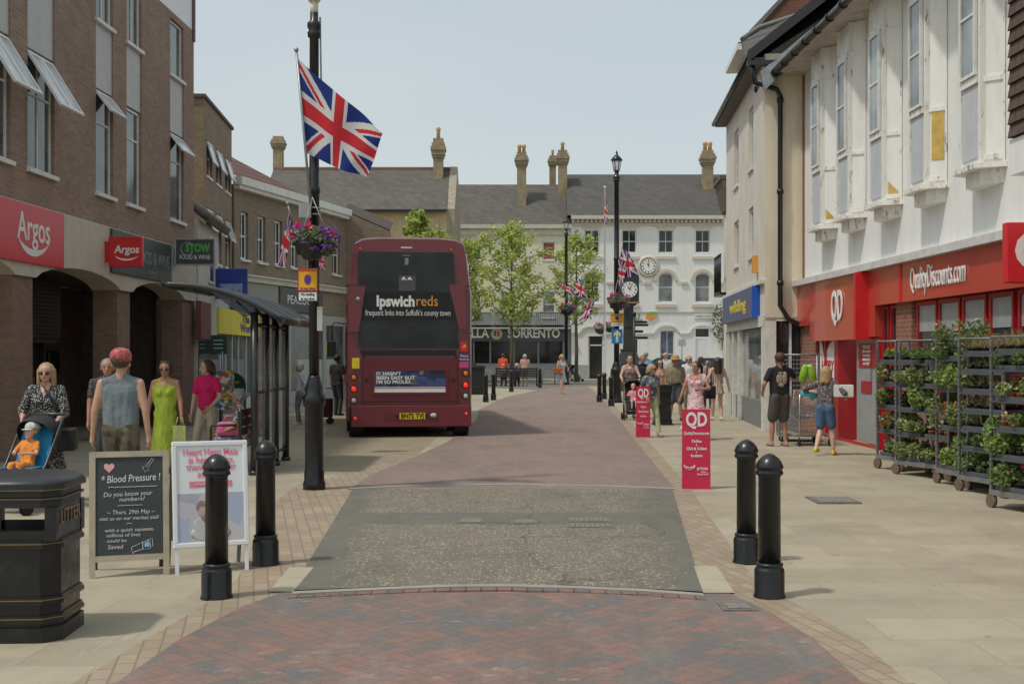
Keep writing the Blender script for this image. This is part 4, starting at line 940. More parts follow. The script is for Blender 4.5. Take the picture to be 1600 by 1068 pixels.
br = MB(); br.box(fx(1277), fx(1305), .02, .1, .0, 2.3); br.box(fx(1290), fx(1292), -.03, .02, 0, 2.2)
br.box(fx(1305), fx(1311), -.02, .5, 0, 1.96); br.box(fx(1311), fx(1340), .7, .75, 0, 1.96); br.box(fx(1372), fx(1376), -.03, .3, 0, 2.0); br.box(fx(1312), fx(1376), -.02, .0, 0, .06); br.build('red_panel', QDR2, b)
br = MB(); br.add([(fx(1281), -.001, .8), (fx(1288), -.001, .8), (fx(1288), -.001, 1.6), (fx(1285), -.001, 1.9), (fx(1281), -.001, 2.1)], [(0, 1, 2, 3, 4)]); br.add([(fx(1292), -.001, .5), (fx(1304), -.001, .5), (fx(1304), -.001, 1.98), (fx(1296), -.001, 1.9), (fx(1292), -.001, 1.75)], [(0, 1, 2, 3, 4)]); br.build('white_smile_panel', SIGNW, b)
hm_ = mat('red_letters', (.5, .02, .03), .5)
text('lettering', 'HAPPY', .3, hm_, b, ((fx(1282)+fx(1303))/2, -.008, 1.45), width=(fx(1303)-fx(1282))); text('lettering', 'PRICES', .26, hm_, b, ((fx(1282)+fx(1303))/2, -.008, 1.12), width=(fx(1303)-fx(1282)))
door = MB(); door.box(fx(1337), fx(1372), .02, .06, .07, 1.98); dd = door.build('shop_door', mat('grey_door', (.33, .34, .34), .4), b)
n_ = MB(); n_.box(fx(1341), fx(1367), .005, .019, 1.45, 1.88); n_.box(fx(1345), fx(1361), .005, .019, .98, 1.2); n_.build('door_notice', mat('red_notice', (.4, .02, .03), .5), dd)
for k in range(5): text('small_print', ['WELCOME', 'please wear shoes', 'no smoking', 'assistance dogs', 'only'][k], .085, SIGNW, dd, ((fx(1341)+fx(1367))/2, .001, 1.82-.075*k), width=.42+.05*(k % 2))
wd = MB(); rd_ = mat('red_window_frame', (.36, .02, .022), .4)
wins = [(1378, 1388), (1391, 1402)]+[(1432, 1463), (1466, 1499), (1503, 1540), (1545, 1583), (1590, 1640)]
for a, c in wins: window(b, fx(a), fx(c), .92, 2.52, .0, .055, mf=rd_, mg=GLS, name='shop_window', fd=.08)
m = MB()
for a, c in wins[2:]: m.box(fx(a)+.06, fx(c)-.06, .03, .036, 2.05, 2.46)
m.build('frosted_strip', mat('frosted_film', (.34, .36, .36), .4), b)
m = MB(); m.box(fx(1376), fx(1403), .1, .2, 0, zbot); m.box(fx(1427), E7, .09, .2, .9, zbot); m.build('shop_wall', rd_, b)
# near tile-hung corner piece and the projecting red sign
b2 = bld('brown tile-hung upper wall at the right edge', Frame((AX(15.42)-.26, 15.42), (AX(9)-.26, 9)), name='tile_hung_wall', cat='wall')
w = MB()
for k in range(22):
    z = 4.42+.17*k; w.yprism([(0, z), (5.5, z), (5.5, z+.18), (0, z+.18)], -.03, .25) if 0 else w.add([(0, -.035, z), (5.5, -.035, z), (5.5, .0, z+.19), (0, .0, z+.19), (0, .28, z), (0, .28, z+.19)], [(0, 1, 2, 3), (0, 3, 5, 4), ])
w.add([(0, -.035, 4.42), (5.5, -.035, 4.42), (5.5, .28, 4.42), (0, .28, 4.42)], [(0, 1, 2, 3)])
w.build('hung_tiles', brick('hung_tiles', (.13, .085, .065), (.10, .065, .05), (.03, .022, .018), .18, .17, .008), b2)
w = MB(); w.box(-.02, 5.5, .0, .27, 3.95, 4.40); w.build('boxed_soffit', WREND2, b2)
t = thing('projecting_sign', 'red box sign with a white letter Q, cut by the right edge of the picture', 'sign', (6.34, 14.85, 2.93)); MB().bbox(-.30, .26, 0, .14, -.37, .37, .012).build('panel', ARGR, t)
text('lettering', 'Q', .62, SIGNW, t, (.05, -.004, 0), bold=.02)

# ---------------- right: cream house with blue sign
F8 = Frame((6.08, 34.5), (5.57, 26.8)); E8 = F8.len
b = bld('cream rendered house with a black downpipe, beyond the red shop', F8, name='cream_corner_house')
ops = [(F8.x(a), F8.x(c), z0, z1) for a, c in ((1147, 1154), (1170, 1177)) for z0, z1 in ((4.0, 5.2), (6.1, 7.6))]
w = MB(); facade(w, 0, E8, 3.25, 8.3, ops, .12); w.build('street_wall', CREAM2, b)
for o in ops: window(b, o[0]+.02, o[1]-.02, o[2]+.02, o[3]-.02, .06, .06, mg=GLB, sill=.05)
w = MB(); w.add([(E8, 0, 2.45), (E8, 9, 2.45), (E8, 9, 8.4), (E8, 0, 8.3)], [(0, 1, 2, 3)]); w.build('side_wall', CREAM, b); w = MB(); w.add([(0, 0, 0), (0, 9, 0), (0, 9, 8.3), (0, 0, 8.3)], [(0, 3, 2, 1)]); w.build('far_wall', CREAM, b)
w = MB(); w.add([(-.2, -.35, 8.28), (E8+.15, -.35, 8.28), (E8+.15, 3.5, 11.3), (1.5, 3.5, 11.3)], [(0, 1, 2, 3)]); w.add([(-.2, -.35, 8.28), (1.5, 3.5, 11.3), (-.2, 9, 8.28)], [(0, 1, 2)]); w.build('roof', SLATE, b)
w = MB(); w.tube([(-.2, -.33, 8.24), (E8+.15, -.33, 8.24)], .07, 8); w.build('gutter', BLK, b)
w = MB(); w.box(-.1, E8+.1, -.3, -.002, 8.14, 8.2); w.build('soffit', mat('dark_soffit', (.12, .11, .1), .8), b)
w = MB(); w.add([(E8+.16, -.4, 8.33), (E8+.16, 3.4, 11.3), (E8+.16, 3.4, 11.05), (E8+.16, -.4, 8.08)], [(0, 1, 2, 3)]); w.box(E8+.02, E8+.2, -.4, .6, 8.02, 8.12); w.build('verge_board', mat('black_board', (.03, .032, .034), .5), b)
def wpoly(name, pts, m, back=.25):
    n = len(pts); mb = MB(); mb.add([tuple(p) for p in pts]+[(p[0], p[1]+back, p[2]) for p in pts], [list(range(n)), list(range(n, 2*n))[::-1]]+[(i, n+i, n+(i+1) % n, (i+1) % n) for i in range(n)]); o = mb.build(name, m, b)
    o.matrix_parent_inverse = (Matrix.Translation(b.location) @ Matrix.Rotation(F8.rz, 4, 'Z')).inverted(); return o
wpoly('lead_flashing', [AT(1188, 112, 26.6), AT(1195, 141, 26.4), AT(1300, 45, 26.4), AT(1345, -8, 26.4), AT(1345, -20, 26.6)], LEAD, .1)
wpoly('rear_roof', [AT(1168, 104, 27.3), AT(1420, -60, 27.3), AT(1420, -120, 30), AT(1330, -2, 30), AT(1185, 45, 30), AT(1160, 63, 29.4)], brick('scallop_slates', (.105, .10, .092), (.07, .07, .066), (.03, .03, .028), .34, .21, .02, .7, dirt=.5), .2)
m = MB(); m.tube([AT(1160, 62, 29.3), AT(1185, 44, 29.9), AT(1330, -3, 29.9), AT(1420, -122, 29.9)], .07, 6); o = m.build('ridge_tiles', mat('ridge_grey', (.17, .16, .14), .8), b); o.matrix_parent_inverse = (Matrix.Translation(b.location) @ Matrix.Rotation(F8.rz, 4, 'Z')).inverted()
dp = MB(); dp.tube([(E8+.08, -.3, 8.2), (E8+.08, -.22, 7.65), (E8+.1, .25, 7.5), (E8+.12, .32, 7.35), (E8+.12, .32, 2.75), (E8+.12, .5, 2.45), (E8+.12, 1.2, 2.12)], .055, 8)
for z in (7.2, 5.2, 3.2): dp.tube([(E8+.12, .32, z), (E8+.12, .32, z+.1)], .075, 8)
dp.build('downpipe', BLK, b)
MB().box(E8+.01, E8+.9, -.1, .2, 2.4, 2.7) 
# dormer, gable and chimney parts beyond
w = MB(); w.box(E8-7.6, E8-5.3, .30, 1.5, 8.3, 9.68); w.build('dormer', CREAM, b)
w = MB(); w.box(E8-7.9, E8-5.15, .0, 1.6, 9.68, 9.84); w.build('dormer_roof', WHT, b)
w = MB(); w.box(E8-7.85, E8-5.2, .04, 1.55, 9.842, 9.89); w.build('dormer_felt', BLK, b)
# shop front of the house
w = MB(); w.box(0, E8+.02, .9, 1.2, 0, 3.3); w.box(E8-.36, E8, -.03, .25, 0, 2.45); w.box(0, E8, -.04, -.003, 2.3, 2.55); w.box(0, E8, -.1, .0, 3.25, 3.33)
w.add([(0, 0, 2.55), (E8, 0, 2.55), (E8, .0, 3.25), (0, .0, 3.25)], [(0, 1, 2, 3)]); w.box(0, E8+.0, .01, 9, 2.42, 2.5)
for px in (1139, 1146, 1155): w.box(F8.x(px)-.09, F8.x(px)+.09, -.03, .1, 0, 2.3)
w.build('shopfront', mat('white_shopfront', (.68, .68, .62), .6, dirt=.4), b)
w = MB(); w.box(0, E8-.37, .05, .3, 0, .62); w.box(E8-.01, E8+.03, .3, .0, 0, 0) ; w.box(E8-.3, E8-.02, .26, 1.1, 0, .75); w.build('stall_riser', mat('grey_riser', (.20, .21, .21), .6), b)
w = MB(); w.box(0, E8-.37, .1, .13, .62, 2.3); w.build('shop_glass', glass('shop_mirror_glass', (.20, .23, .23), .04, 1), b)
w = MB(); w.box(E8-.22, E8-.18, .26, 1.1, .75, 2.42); w.build('side_glass', GLS, b)
w = MB(); w.box(E8-.26, E8-.1, .55, .6, .75, 2.42); w.box(E8-.26, E8-.1, .85, .9, .75, 2.42); w.build('side_mullion', WHT, b)
sa, sb = F8.x(1138), F8.x(1187)
sg = sign('faded blue fascia sign with yellow lettering on the cream house', F8, sa, sb, 2.52, 3.24, mat('faded_blue_sign', (.11, .13, .24), .5, var=.12), -.16, .12)
MB().box((sb-sa)/2, (sb-sa)/2+.03, -.02, .14, -.36, .36).build('end_cap', mat('bright_blue', (.01, .10, .50), .35), sg)
text('lettering', 'wilding', .42, mat('yellow_letters', (.75, .6, .05), .5), sg, (.3, -.004, 0), bold=.01, width=3.4)
w = MB(); w.box(F8.x(1184)-.1, F8.x(1184)+.1, -.12, 0, 3.55, 3.95); o = w.build('alarm_box', mat('orange_box', (.7, .33, .05), .5), b)
# brick gable house further back, tile-hung scrap and balcony
b = thing('gable_house', 'red brick gable rising behind the slate roofs at upper right', 'building', (7.95, 40.0, 0), 0)
m = MB(); m.yprism([(.3, 0), (6.5, 0), (6.5, 11.8), (3.2, 15.6), (0, 12.1), (.3, 11)], 0, .6); m.build('gable_wall', B_RED, b)
m = MB(); m.tube([(-.15, -.1, 12.1), (3.2, -.1, 15.75), (6.7, -.1, 11.8)], .14, 4, smooth=False); m.build('verge', mat('dark_verge', (.07, .06, .055), .8), b)
F9 = Frame((7.14, 41.0), (7.03, 39.0)); b = bld('narrow strip of house with iron balcony, behind the cream house with the downpipe', F9, name='narrow_house')
w = MB(); w.box(0, 2, .0, 6, 0, 7.28); w.build('wall', CREAM2, b)
w = MB(); w.box(0, 2, -.35, .5, 7.3, 7.42); w.xprism([(-.3, 7.28), (0, 7.28), (0, 6.35), (-.08, 6.4)], 0, 2); w.build('eaves', mat('old_tiles', (.13, .10, .08), .9, var=.4, scale=8), b)
w = MB()
for k in range(8): w.tube([(.1+k*.25, -.32, 3.7), (.1+k*.25, -.32, 4.9)], .02, 5)
w.tube([(.1, -.32, 4.9), (1.9, -.32, 4.9)], .03, 5); w.tube([(.1, -.32, 3.7), (1.9, -.32, 3.7)], .03, 5); w.box(.1, 1.9, -.34, 0, 3.6, 3.68); w.build('balcony', BLK, b)
# ================================================================ BUS
MAR = mat('maroon_paint', (.165, .018, .029), .22, var=.06, coat=.4, scale=1.5)
MAR2 = mat('maroon_panel', (.135, .016, .025), .38, var=.06, scale=1.5)
BGL = glass('bus_glass', (.022, .025, .025), .06, .35)
bus_c = ((640-HX)*24.75/FPX, 24.75)
bus = thing('double_decker_bus', 'maroon double-decker bus seen from behind, standing in the bay on the left of the road', 'bus', (*bus_c, 0), R(8.0))
k_ = 76.8
bx = lambda zx: (500+zx/3.05-640)/k_; bz = lambda zy: CH+(553-(350+zy/3.05))/k_
W2 = 1.275
def bus_section(y, top=4.07, ins=0): return [(-W2+ins, y, .34), (-W2+ins, y, 2.9), (-W2+.10+ins, y, 3.75), (-W2+.16+ins, y, 3.93), (-W2+.32+ins, y, top-.03), (-.6, y, top), (.6, y, top), (W2-.32-ins, y, top-.03), (W2-.16-ins, y, 3.93), (W2-.10-ins, y, 3.75), (W2-ins, y, 2.9), (W2-ins, y, .34)]
m = MB(); secs = [bus_section(.0, 4.03, .03), bus_section(.10, 4.07), bus_section(10.3, 4.07), bus_section(10.6, 3.95, .08)]
n = len(secs[0]); vs = [p for s_ in secs for p in s_]
fs = [(i*n+k, i*n+(k+1) % n, (i+1)*n+(k+1) % n, (i+1)*n+k) for i in range(3) for k in range(n)]
m.add(vs, fs); m.add(secs[0], [list(range(n))]); m.add(secs[-1], [list(range(n))[::-1]])
m.build('body', MAR, bus)
# rear glass: black from the upper window to the lower one
m = MB(); m.yprism([(bx(185), bz(590)), (bx(662), bz(590)), (bx(655), bz(452)), (bx(645), bz(285)), (bx(636), bz(140)), (bx(628), bz(134)), (bx(190), bz(134)), (bx(182), bz(140)), (bx(182), bz(297)), (bx(183), bz(515))], -.035, .02); m.build('rear_window', BGL, bus)
m = MB()
m.yprism([(bx(140), bz(297)), (bx(217), bz(297)), (bx(196), bz(455)), (bx(183), bz(515)), (bx(138), bz(515))], -.062, -.0)
m.build('side_panel', MAR, bus); m = MB(); m.yprism([(bx(614), bz(287)), (bx(690), bz(287)), (bx(700), bz(500)), (bx(662), bz(500)), (bx(640), bz(400))], -.062, -.0); m.build('side_panel', MAR, bus)
m = MB(); m.yprism([(bx(215), bz(325)), (bx(614), bz(322)), (bx(652), bz(452)), (bx(196), bz(458))], -.05, -.036); bn = m.build('rear_banner', mat('charcoal_vinyl', (.028, .030, .032), .7, spec=.2), bus)
text('lettering', 'Ipswich', .30, SIGNW, bn, ((bx(270)+bx(450))/2, -.053, bz(370)), ext=.001, bold=.012, width=bx(450)-bx(270))
text('lettering', 'reds', .30, mat('orange_letters', (.75, .38, .05), .5), bn, ((bx(458)+bx(560))/2, -.053, bz(368)), ext=.001, width=bx(560)-bx(458))
text('lettering', "frequent links into Suffolk's county town", .17, SIGNW, bn, (bx(420), -.053, bz(424)), ext=.001, width=bx(622)-bx(218))
m = MB(); m.box(bx(375), bx(455), -.04, -.036, bz(318), bz(246)); o = m.build('logo_panel', mat('grey_glass_patch', (.07, .075, .08), .3), bus)
m = MB()
for a in (388, 416):
    m.add([(bx(a), -.043, bz(270)), (bx(a+4), -.043, bz(254)), (bx(a+14), -.043, bz(252)), (bx(a+24), -.043, bz(270)), (bx(a+16), -.043, bz(266)), (bx(a+8), -.043, bz(264))], [list(range(6))])
m.build('logo_mark', SIGNW, o)
m = MB(); m.box(bx(404), bx(421), -.04, -.036, bz(195), bz(162)); m.box(bx(392), bx(432), -.041, -.036, bz(152), bz(149)); m.build('window_sticker', mat('pale_sticker', (.20, .26, .26), .5), bus)
m = MB(); m.box(bx(195), bx(650), -.008, .02, bz(626), bz(600)); m.build('vent_slot', BLK, bus)
m = MB(); m.yprism([(bx(200), bz(858)), (bx(662), bz(858)), (bx(662), bz(640)), (bx(200), bz(640))], -.03, 0); m.box(bx(205), bx(660), -.055, -.031, bz(886), bz(872)); m.build('engine_cover', MAR2, bus)
m = MB(); m.bbox(bx(150), bx(722), -.06, .05, bz(965), bz(862), .02); m.build('bumper', MAR, bus)
m = MB(); m.box(bx(310), bx(563), -.066, -.0605, bz(936), bz(897)); m.build('plate_recess', MAR2, bus)
m = MB(); m.box(bx(378), bx(500), -.075, -.0665, bz(928), bz(898)); p_ = m.build('number_plate', mat('yellow_plate', (.72, .50, .02), .4, var=.03), bus)
text('lettering', 'BN72 TVJ', .135, BLK, p_, (bx(439), -.078, bz(913)), ext=.001, bold=.004, width=bx(492)-bx(386))
m = MB(); A0, A1, Z0, Z1 = bx(250), bx(607), bz(810), bz(688)
for q in ((A0, A1, Z0, Z0+.04), (A0, A1, Z1-.04, Z1), (A0, A0+.04, Z0+.04, Z1-.04), (A1-.04, A1, Z0+.04, Z1-.04)): m.box(q[0], q[1], -.052, -.0305, q[2], q[3])
adf = m.build('advert_frame', mat('maroon_frame', (.16, .03, .045), .4, metal=.3), bus)
m = MB(); m.box(A0+.04, A1-.04, -.04, -.031, Z0+.15, Z1-.04); adp = m.build('advert_picture', dots('navy_picture', (.03, .04, .10), [(.05, .08, .22), (.02, .03, .06), (.10, .11, .13), (.03, .05, .18)], 5, .6, .5), adf)
m = MB(); m.box(A0+.04, A1-.04, -.042, -.031, Z0+.04, Z0+.148); m.build('advert_strip', SIGNW, adf)
m = MB(); m.box(A0+.04, A1-.04, -.045, -.0425, Z0+.12, Z0+.135)
m.build('advert_line', ARGR, adf)
for i, (s_, z) in enumerate((("IT HASN'T", .085), ('BEEN EASY BUT', 0), ("I'M SO PROUD.", -.085))): text('lettering', s_, .095, SIGNW, adp, (A0+.08, -.044, bz(732)+z), ext=.001, bold=.003, align='LEFT', width=(.50, .78, .70)[i])
m = MB(); m.ball((bx(483), -.036, bz(705)), (.06, .008, .075)); m.build('pictured_face', mat('print_skin', (.36, .2, .14), .6), adf); m = MB(); m.ball((bx(487), -.036, bz(742)), (.15, .008, .09)); m.build('pictured_shirt', mat('print_blue', (.05, .08, .25), .6), adf)
LA = mat('amber_lamp', (.75, .22, .02), .2, coat=.5); LR = mat('red_lamp', (.70, .02, .015), .2, coat=.5, emit=(1, .03, .02, .6)); LW = mat('clear_lamp', (.55, .55, .55), .15, coat=.5)
def lamp_(x, z, r, mt, name, lbl=None):
    m = MB(); m.lathe([(r*1.25, 0), (r*1.25, .02), (r*1.02, .035), (r, .02)], (0, 0, 0), 16); o = m.build(name, BLK, bus); o.location = (x, -.03, z); o.rotation_euler = (R(90), 0, 0)
    q = MB(); q.ball((0, 0, .018), (r, r, .03), 14, 6); q.build('lens', mt, o)
for zx, zz in ((163, (730, 783, 838)), (695, (712, 767, 820))):
    for z, mt, nm in zip(zz, (LA, LR, LW), ('indicator', 'tail_light', 'reversing_light')): lamp_(bx(zx), bz(z), .055, mt, nm)
lamp_(bx(170), bz(922)-.0, .035, LR, 'reflector'); lamp_(bx(697), bz(902), .035, LR, 'reflector')
for zx in (365, 512): 
    m = MB(); m.tube([(bx(zx), -.09, bz(914)), (bx(zx), -.066, bz(914))], .035, 12); m.build('plate_lamp', BLK, bus)
m = MB(); m.ball((bx(540), -.07, bz(910)), (.07, .03, .045)); m.build('reversing_light', LW, bus)
m = MB(); m.bbox(bx(155), bx(190), -.045, 0, bz(688), bz(638), .005); m.box(bx(167), bx(179), -.05, -.0455, bz(677), bz(650)); m.build('sticker', [mat('yellow_sticker', (.75, .60, .02), .5)], bus)
m = MB(); m.box(bx(668), bx(702), -.045, 0, bz(607), bz(560)); m.build('sticker', ARGR, bus)
m = MB(); m.add([(bx(674), -.047, bz(590)), (bx(690), -.047, bz(572)), (bx(699), -.047, bz(584))], [(0, 1, 2)]); m.build('sticker_mark', mat('yellow_plate', (.72, .50, .02), .4), bus)
m = MB(); m.box(bx(666), bx(708), -.045, 0, bz(655), bz(618)); m.build('sticker', mat('purple_sticker', (.09, .05, .2), .5), bus); m = MB(); m.box(bx(664), bx(709), -.046, 0, bz(684), bz(656)); m.build('sticker', mat('pink_sticker', (.55, .08, .2), .5), bus)
text('small_print', 'Please', .07, SIGNW, bus, (bx(688), -.047, bz(628)), width=.16); text('small_print', 'move up', .07, SIGNW, bus, (bx(688), -.047, bz(643)), width=.19)
m = MB(); m.ball((bx(183), -.06, bz(360)), (.05, .05, .05)); m.build('rear_camera', mat('grey_knob', (.3, .3, .3), .4), bus)
m = MB(); m.bbox(bx(385), bx(440), -.012, .05, bz(117), bz(109), .008); m.build('top_light', LW, bus)
for zx in (193, 625): lamp_(bx(zx), bz(121)+.0, .022, LR, 'marker_light')
m = MB()
for x in (bx(210), bx(650)): m.box(x-.03, x+.03, -.01, .01, bz(640), bz(627))
for z in (bz(297)+.02, bz(516)-.01): m.box(-W2-.004, bx(180), -.004, .3, z-.006, z+.006); m.box(bx(690), W2+.004, -.004, .3, z-.006, z+.006)
for x in (bx(204), bx(656)): m.box(x-.004, x+.004, -.034, -.0305, bz(856), bz(642))
m.box(bx(204), bx(656), -.034, -.0305, bz(846), bz(842)); m.box(bx(216), bx(232), -.037, -.0305, bz(750), bz(735)); m.box(bx(628), bx(644), -.037, -.0305, bz(750), bz(735))
for k in range(5): m.box(bx(205), bx(640), -.014, -.009, bz(624)+.013*k, bz(624)+.013*k+.005)
m.build('seam', BLK, bus)
# side windows, wheels, mirrors, skirts
m = MB()
for s_ in (-1, 1):
    for z0, z1 in ((2.75, 3.62), (1.35, 2.3)):
        for k in range(6):
            a, c = .9+k*1.55, 2.35+k*1.55; x = s_*(W2+.004)
            z1_ = z1 if z0 < 2 else 3.0
            m.add([(x, a, z0), (x, c, z0), (x, c, z1), (x, a, z1)], [(0, 1, 2, 3)] if s_ > 0 else [(0, 3, 2, 1)]) if z0 < 2 else m.add([(x, a, 2.6), (x, c, 2.6), (x, c, 2.88), (x, a, 2.88), (s_*(W2-.085), a, 3.6), (s_*(W2-.085), c, 3.6)], [(0, 1, 2, 3), (3, 2, 5, 4)])
m.build('side_window', BGL, bus)
TYR = mat('tyre', (.012, .012, .012), .85)
for s_ in (-1, 1):
    for y in (2.2, 8.6):
        o = thing('tmp', '', '', (0, 0, 0)) if 0 else None
        m = MB(); x0 = s_*(W2-.32); x1 = s_*(W2-.02); m.tube([(x0, y, .5), (x1, y, .5)], .5, 24)
        w_ = m.build('wheel', TYR, bus); MB().tube([(x1, y, .5), (x1+s_*.02, y, .5)], .27, 20).build('rim', STEEL, w_)
for s_ in (-1, 1):
    m = MB(); m.tube([(s_*(W2-.35), .35, .42), (s_*(W2-.06), .35, .42)], .41, 20); m.build('wheel', TYR, bus)
MB().box(-1.15, 1.15, .12, 10.2, .25, .45).build('chassis', DARK, bus)
m = MB(); m.tube([(-W2, 10.3, 2.55), (-W2-.28, 10.35, 2.6), (-W2-.36, 10.35, 2.5), (-W2-.36, 10.35, 2.05)], .02, 6); m.bbox(-W2-.5, -W2-.25, 10.3, 10.4, 1.62, 2.07, .03); mi_ = m.build('mirror', BLK, bus)
MB().box(-W2-.53, -W2-.505, 10.3, 10.4, 1.66, 2.03).build('mirror_rim', mat('yellow_rim', (.6, .6, .03), .4), mi_)

# ================================================================ STREET FURNITURE
BOLL = [(.112, 0), (.112, .012), (.104, .03), (.104, .185), (.098, .205), (.088, .215), (.094, .222), (.094, .238), (.080, .245), (.079, .25), (.076, .84), (.078, .845), (.094, .855), (.096, .868), (.090, .878), (.088, .89), (.094, .896), (.096, .91), (.091, .922), (.080, .948), (.060, .972), (.035, .990), (.01, 1.0)]
def bollard(px, py, label, group, src=None, gs=None):
    x, y = G(px, py); y += .1
    if src: return copy_tree(src, None, (x, y), None, label, group)
    t = thing('bollard', label, 'bollard', (x, y), 0, group)
    MB().lathe(BOLL[:9], (0, 0, 0), 28).build('base', BLK, t); MB().lathe([(.079, .24)]+BOLL[10:12]+BOLL[11:], (0, 0, 0), 28).build('shaft', BLK, t); return t
gB = 'black cast iron bollards along the road'
b0 = bollard(333, 938, 'black bollard in front of the white poster board', gB)
for px, py, l in ((411, 885, 'black bollard just right of the white poster board'), (1207, 937, 'nearer of the two tall black bollards on the right'), (1170, 882, 'farther of the two tall black bollards on the right'),
    (759, 628, 'small far bollard nearest to the right side of the bus'), (771, 625, 'second small far bollard right of the bus'), (799, 612, 'far bollard standing in front of the left bench'), (843.6, 606, 'far bollard right of the right bench'),
    (937, 628, 'leftmost bollard of the cluster beside the central lamp post'), (944.6, 623.5, 'second bollard of the cluster beside the central lamp post, set further back'), (955.6, 634.5, 'nearest bollard of the cluster, just left of the central lamp post'), (957.5, 618, 'rear bollard of the cluster, mostly hidden behind another')):
    bollard(px, py, l, gB, b0)

# lamp posts
def lamppost(px, py, H, label, lantern=True, r=.125):
    x, y = G(px, py); t = thing('lamp_post', label, 'lamp post', (x, y+.12))
    m = MB(); m.lathe([(r*1.22, 0), (r*1.22, .08), (r*1.08, .12), (r*1.08, .22), (r, .26), (r, 1.02), (r*1.18, 1.05), (r*1.25, 1.10), (r*1.25, 1.16), (r*1.0, 1.2), (r*.95, 1.27), (r*.72, 1.36), (r*.66, 1.40), (r*.62, 1.42)], (0, 0, 0), 24); m.build('base', BLK, t)
    m = MB(); m.lathe([(r*.56, 1.40), (r*.56, H*.62), (r*.66, H*.62+.01), (r*.66, H*.62+.07), (r*.54, H*.62+.09), (r*.5, H-.32), (r*.7, H-.3), (r*.74, H-.25), (r*.55, H-.22), (r*.75, H-.18), (r*.75, H-.13), (r*.45, H-.1), (r*.45, H)], (0, 0, 0), 20); m.build('column', BLK, t)
    if lantern:
        l = MB(); l.lathe([(.05, H), (.09, H+.04), (.10, H+.08)], (0, 0, 0), 12)
        for k in range(6):
            a = R(60*k); l.tube([(.10*math.cos(a), .10*math.sin(a), H+.07), (.16*math.cos(a), .16*math.sin(a), H+.42)], .012, 5)
        l.lathe([(.2, H+.42), (.21, H+.45), (.12, H+.56), (.05, H+.62), (.04, H+.7), (.01, H+.78)], (0, 0, 0), 12); la = l.build('lantern', BLK, t)
        g = MB(); g.lathe([(.09, H+.09), (.145, H+.41)], (0, 0, 0), 12); g.build('lantern_glass', clear_glass('lantern_glass', (.9, .9, .88), .5), la)
    return t
lp0 = lamppost(488.5, 766, 5.95, 'tall black lamp post in the left foreground beside the bus shelter', lantern=False, r=.115)
m = MB(); m.lathe([(.05, 5.93), (.05, 6.08)], (0, 0, 0), 12); m.lathe([(.02, 6.05), (.07, 6.09), (.10, 6.15), (.105, 6.5)], (0, 0, 0), 14); o = m.build('lamp_head', mat('cream_housing', (.6, .56, .42), .5), lp0)
m = MB()
for x in (-.03, .03): m.tube([(x, -.07, 6.1), (x, -.078, 6.1)], .018, 8)
m.build('lens', BLK, o)
m = MB(); m.tube([(.07, .02, 5.9), (.085, .02, 5.0), (.075, .02, 4.6)], .012, 5); m.bbox(.06, .11, 0, .05, 4.45, 4.65, .008); m.build('cable', mat('cable_grey', (.3, .3, .3), .6), lp0)
m = MB()
for z in (3.42, 3.50): m.lathe([(.078, z), (.085, z), (.085, z+.02), (.078, z+.02)], (0, 0, 0), 20)
m.box(-.17, -.02, -.14, -.08, 3.38, 3.56); m.build('flag_bracket', STEEL, lp0)
m = MB(); m.box(.05, .115, -.09, -.06, 1.98, 2.28); m.build('label_plate', mat('dull_white', (.45, .45, .4), .6), lp0)
lp1 = lamppost(964, 629, 8.0, 'black lamp post with lantern behind the right-hand bollard cluster', r=.17)
lp2 = lamppost(885, 601, 8.5, 'farther black lamp post with lantern near the walking woman', r=.16)
# bus stop style parking plates
def plate(label, x, y, z, w, h, m, items, name='traffic_sign', rz=0, rim=None):
    t = thing(name, label, 'traffic sign', (x, y, z), rz)
    MB().bbox(-w/2, w/2, 0, .012, -h/2, h/2, .004).build('panel', m, t)
    if rim:
        r_ = MB()
        for q in ((-w/2, w/2, h/2-.012, h/2), (-w/2, w/2, -h/2, -h/2+.012), (-w/2, -w/2+.012, -h/2+.013, h/2-.013), (w/2-.012, w/2, -h/2+.013, h/2-.013)): r_.box(q[0], q[1], -.003, -.0005, q[2], q[3])
        r_.build('rim', rim, t)
    for s_, sz, dx, dz, mt, wd in items: text('lettering', s_, sz, mt, t, (dx, -.002, dz), ext=.001, width=wd, bold=.001)
    return t
ORG = mat('orange_yellow', (.80, .42, .01), .45, var=.03)
X0, Y0 = lp0.location.x, lp0.location.y
z1 = AT(480, 437.5, Y0)[2]; z2 = AT(480, 463.5, Y0)[2]; xs0 = AT(481, 440, Y0-.1)[0]
RB = mat('dark_red_blue', (.03, .03, .18), .5)
t = plate('orange plate reading Restricted Zone At any time on the foreground lamp post', xs0, Y0-.115, z1, .25, .285, ORG, [('Restricted Zone', .038, 0, .115, hm_, .22), ('At any time', .045, 0, -.11, RB, .19)], rim=hm_)
m = MB(); m.tube([(0, 0, 0), (0, -.004, 0)], .055, 20); o = m.build('roundel', hm_, t); m = MB(); m.tube([(0, -.002, 0), (0, -.007, 0)], .042, 20); m.build('roundel_centre', mat('sign_blue', (.02, .05, .4), .5), o)
o.scale = (.8, 1, 1.2)
plate('small white plate reading No loading at any time under the orange plate', xs0, Y0-.115, z2, .25, .13, SIGNW, [('No loading', .045, 0, .025, BLK, .17), ('at any time', .045, 0, -.03, BLK, .17)], rim=BLK)
X1, Y1 = lp1.location.x, lp1.location.y
z1 = AT(963, 497, Y1)[2]
t = plate('orange restriction plate on the central lamp post', X1, Y1-.16, z1, .46, .32, ORG, [('At any time', .06, 0, -.12, RB, .3), ('Restricted Zone', .06, 0, .12, hm_, .4)])
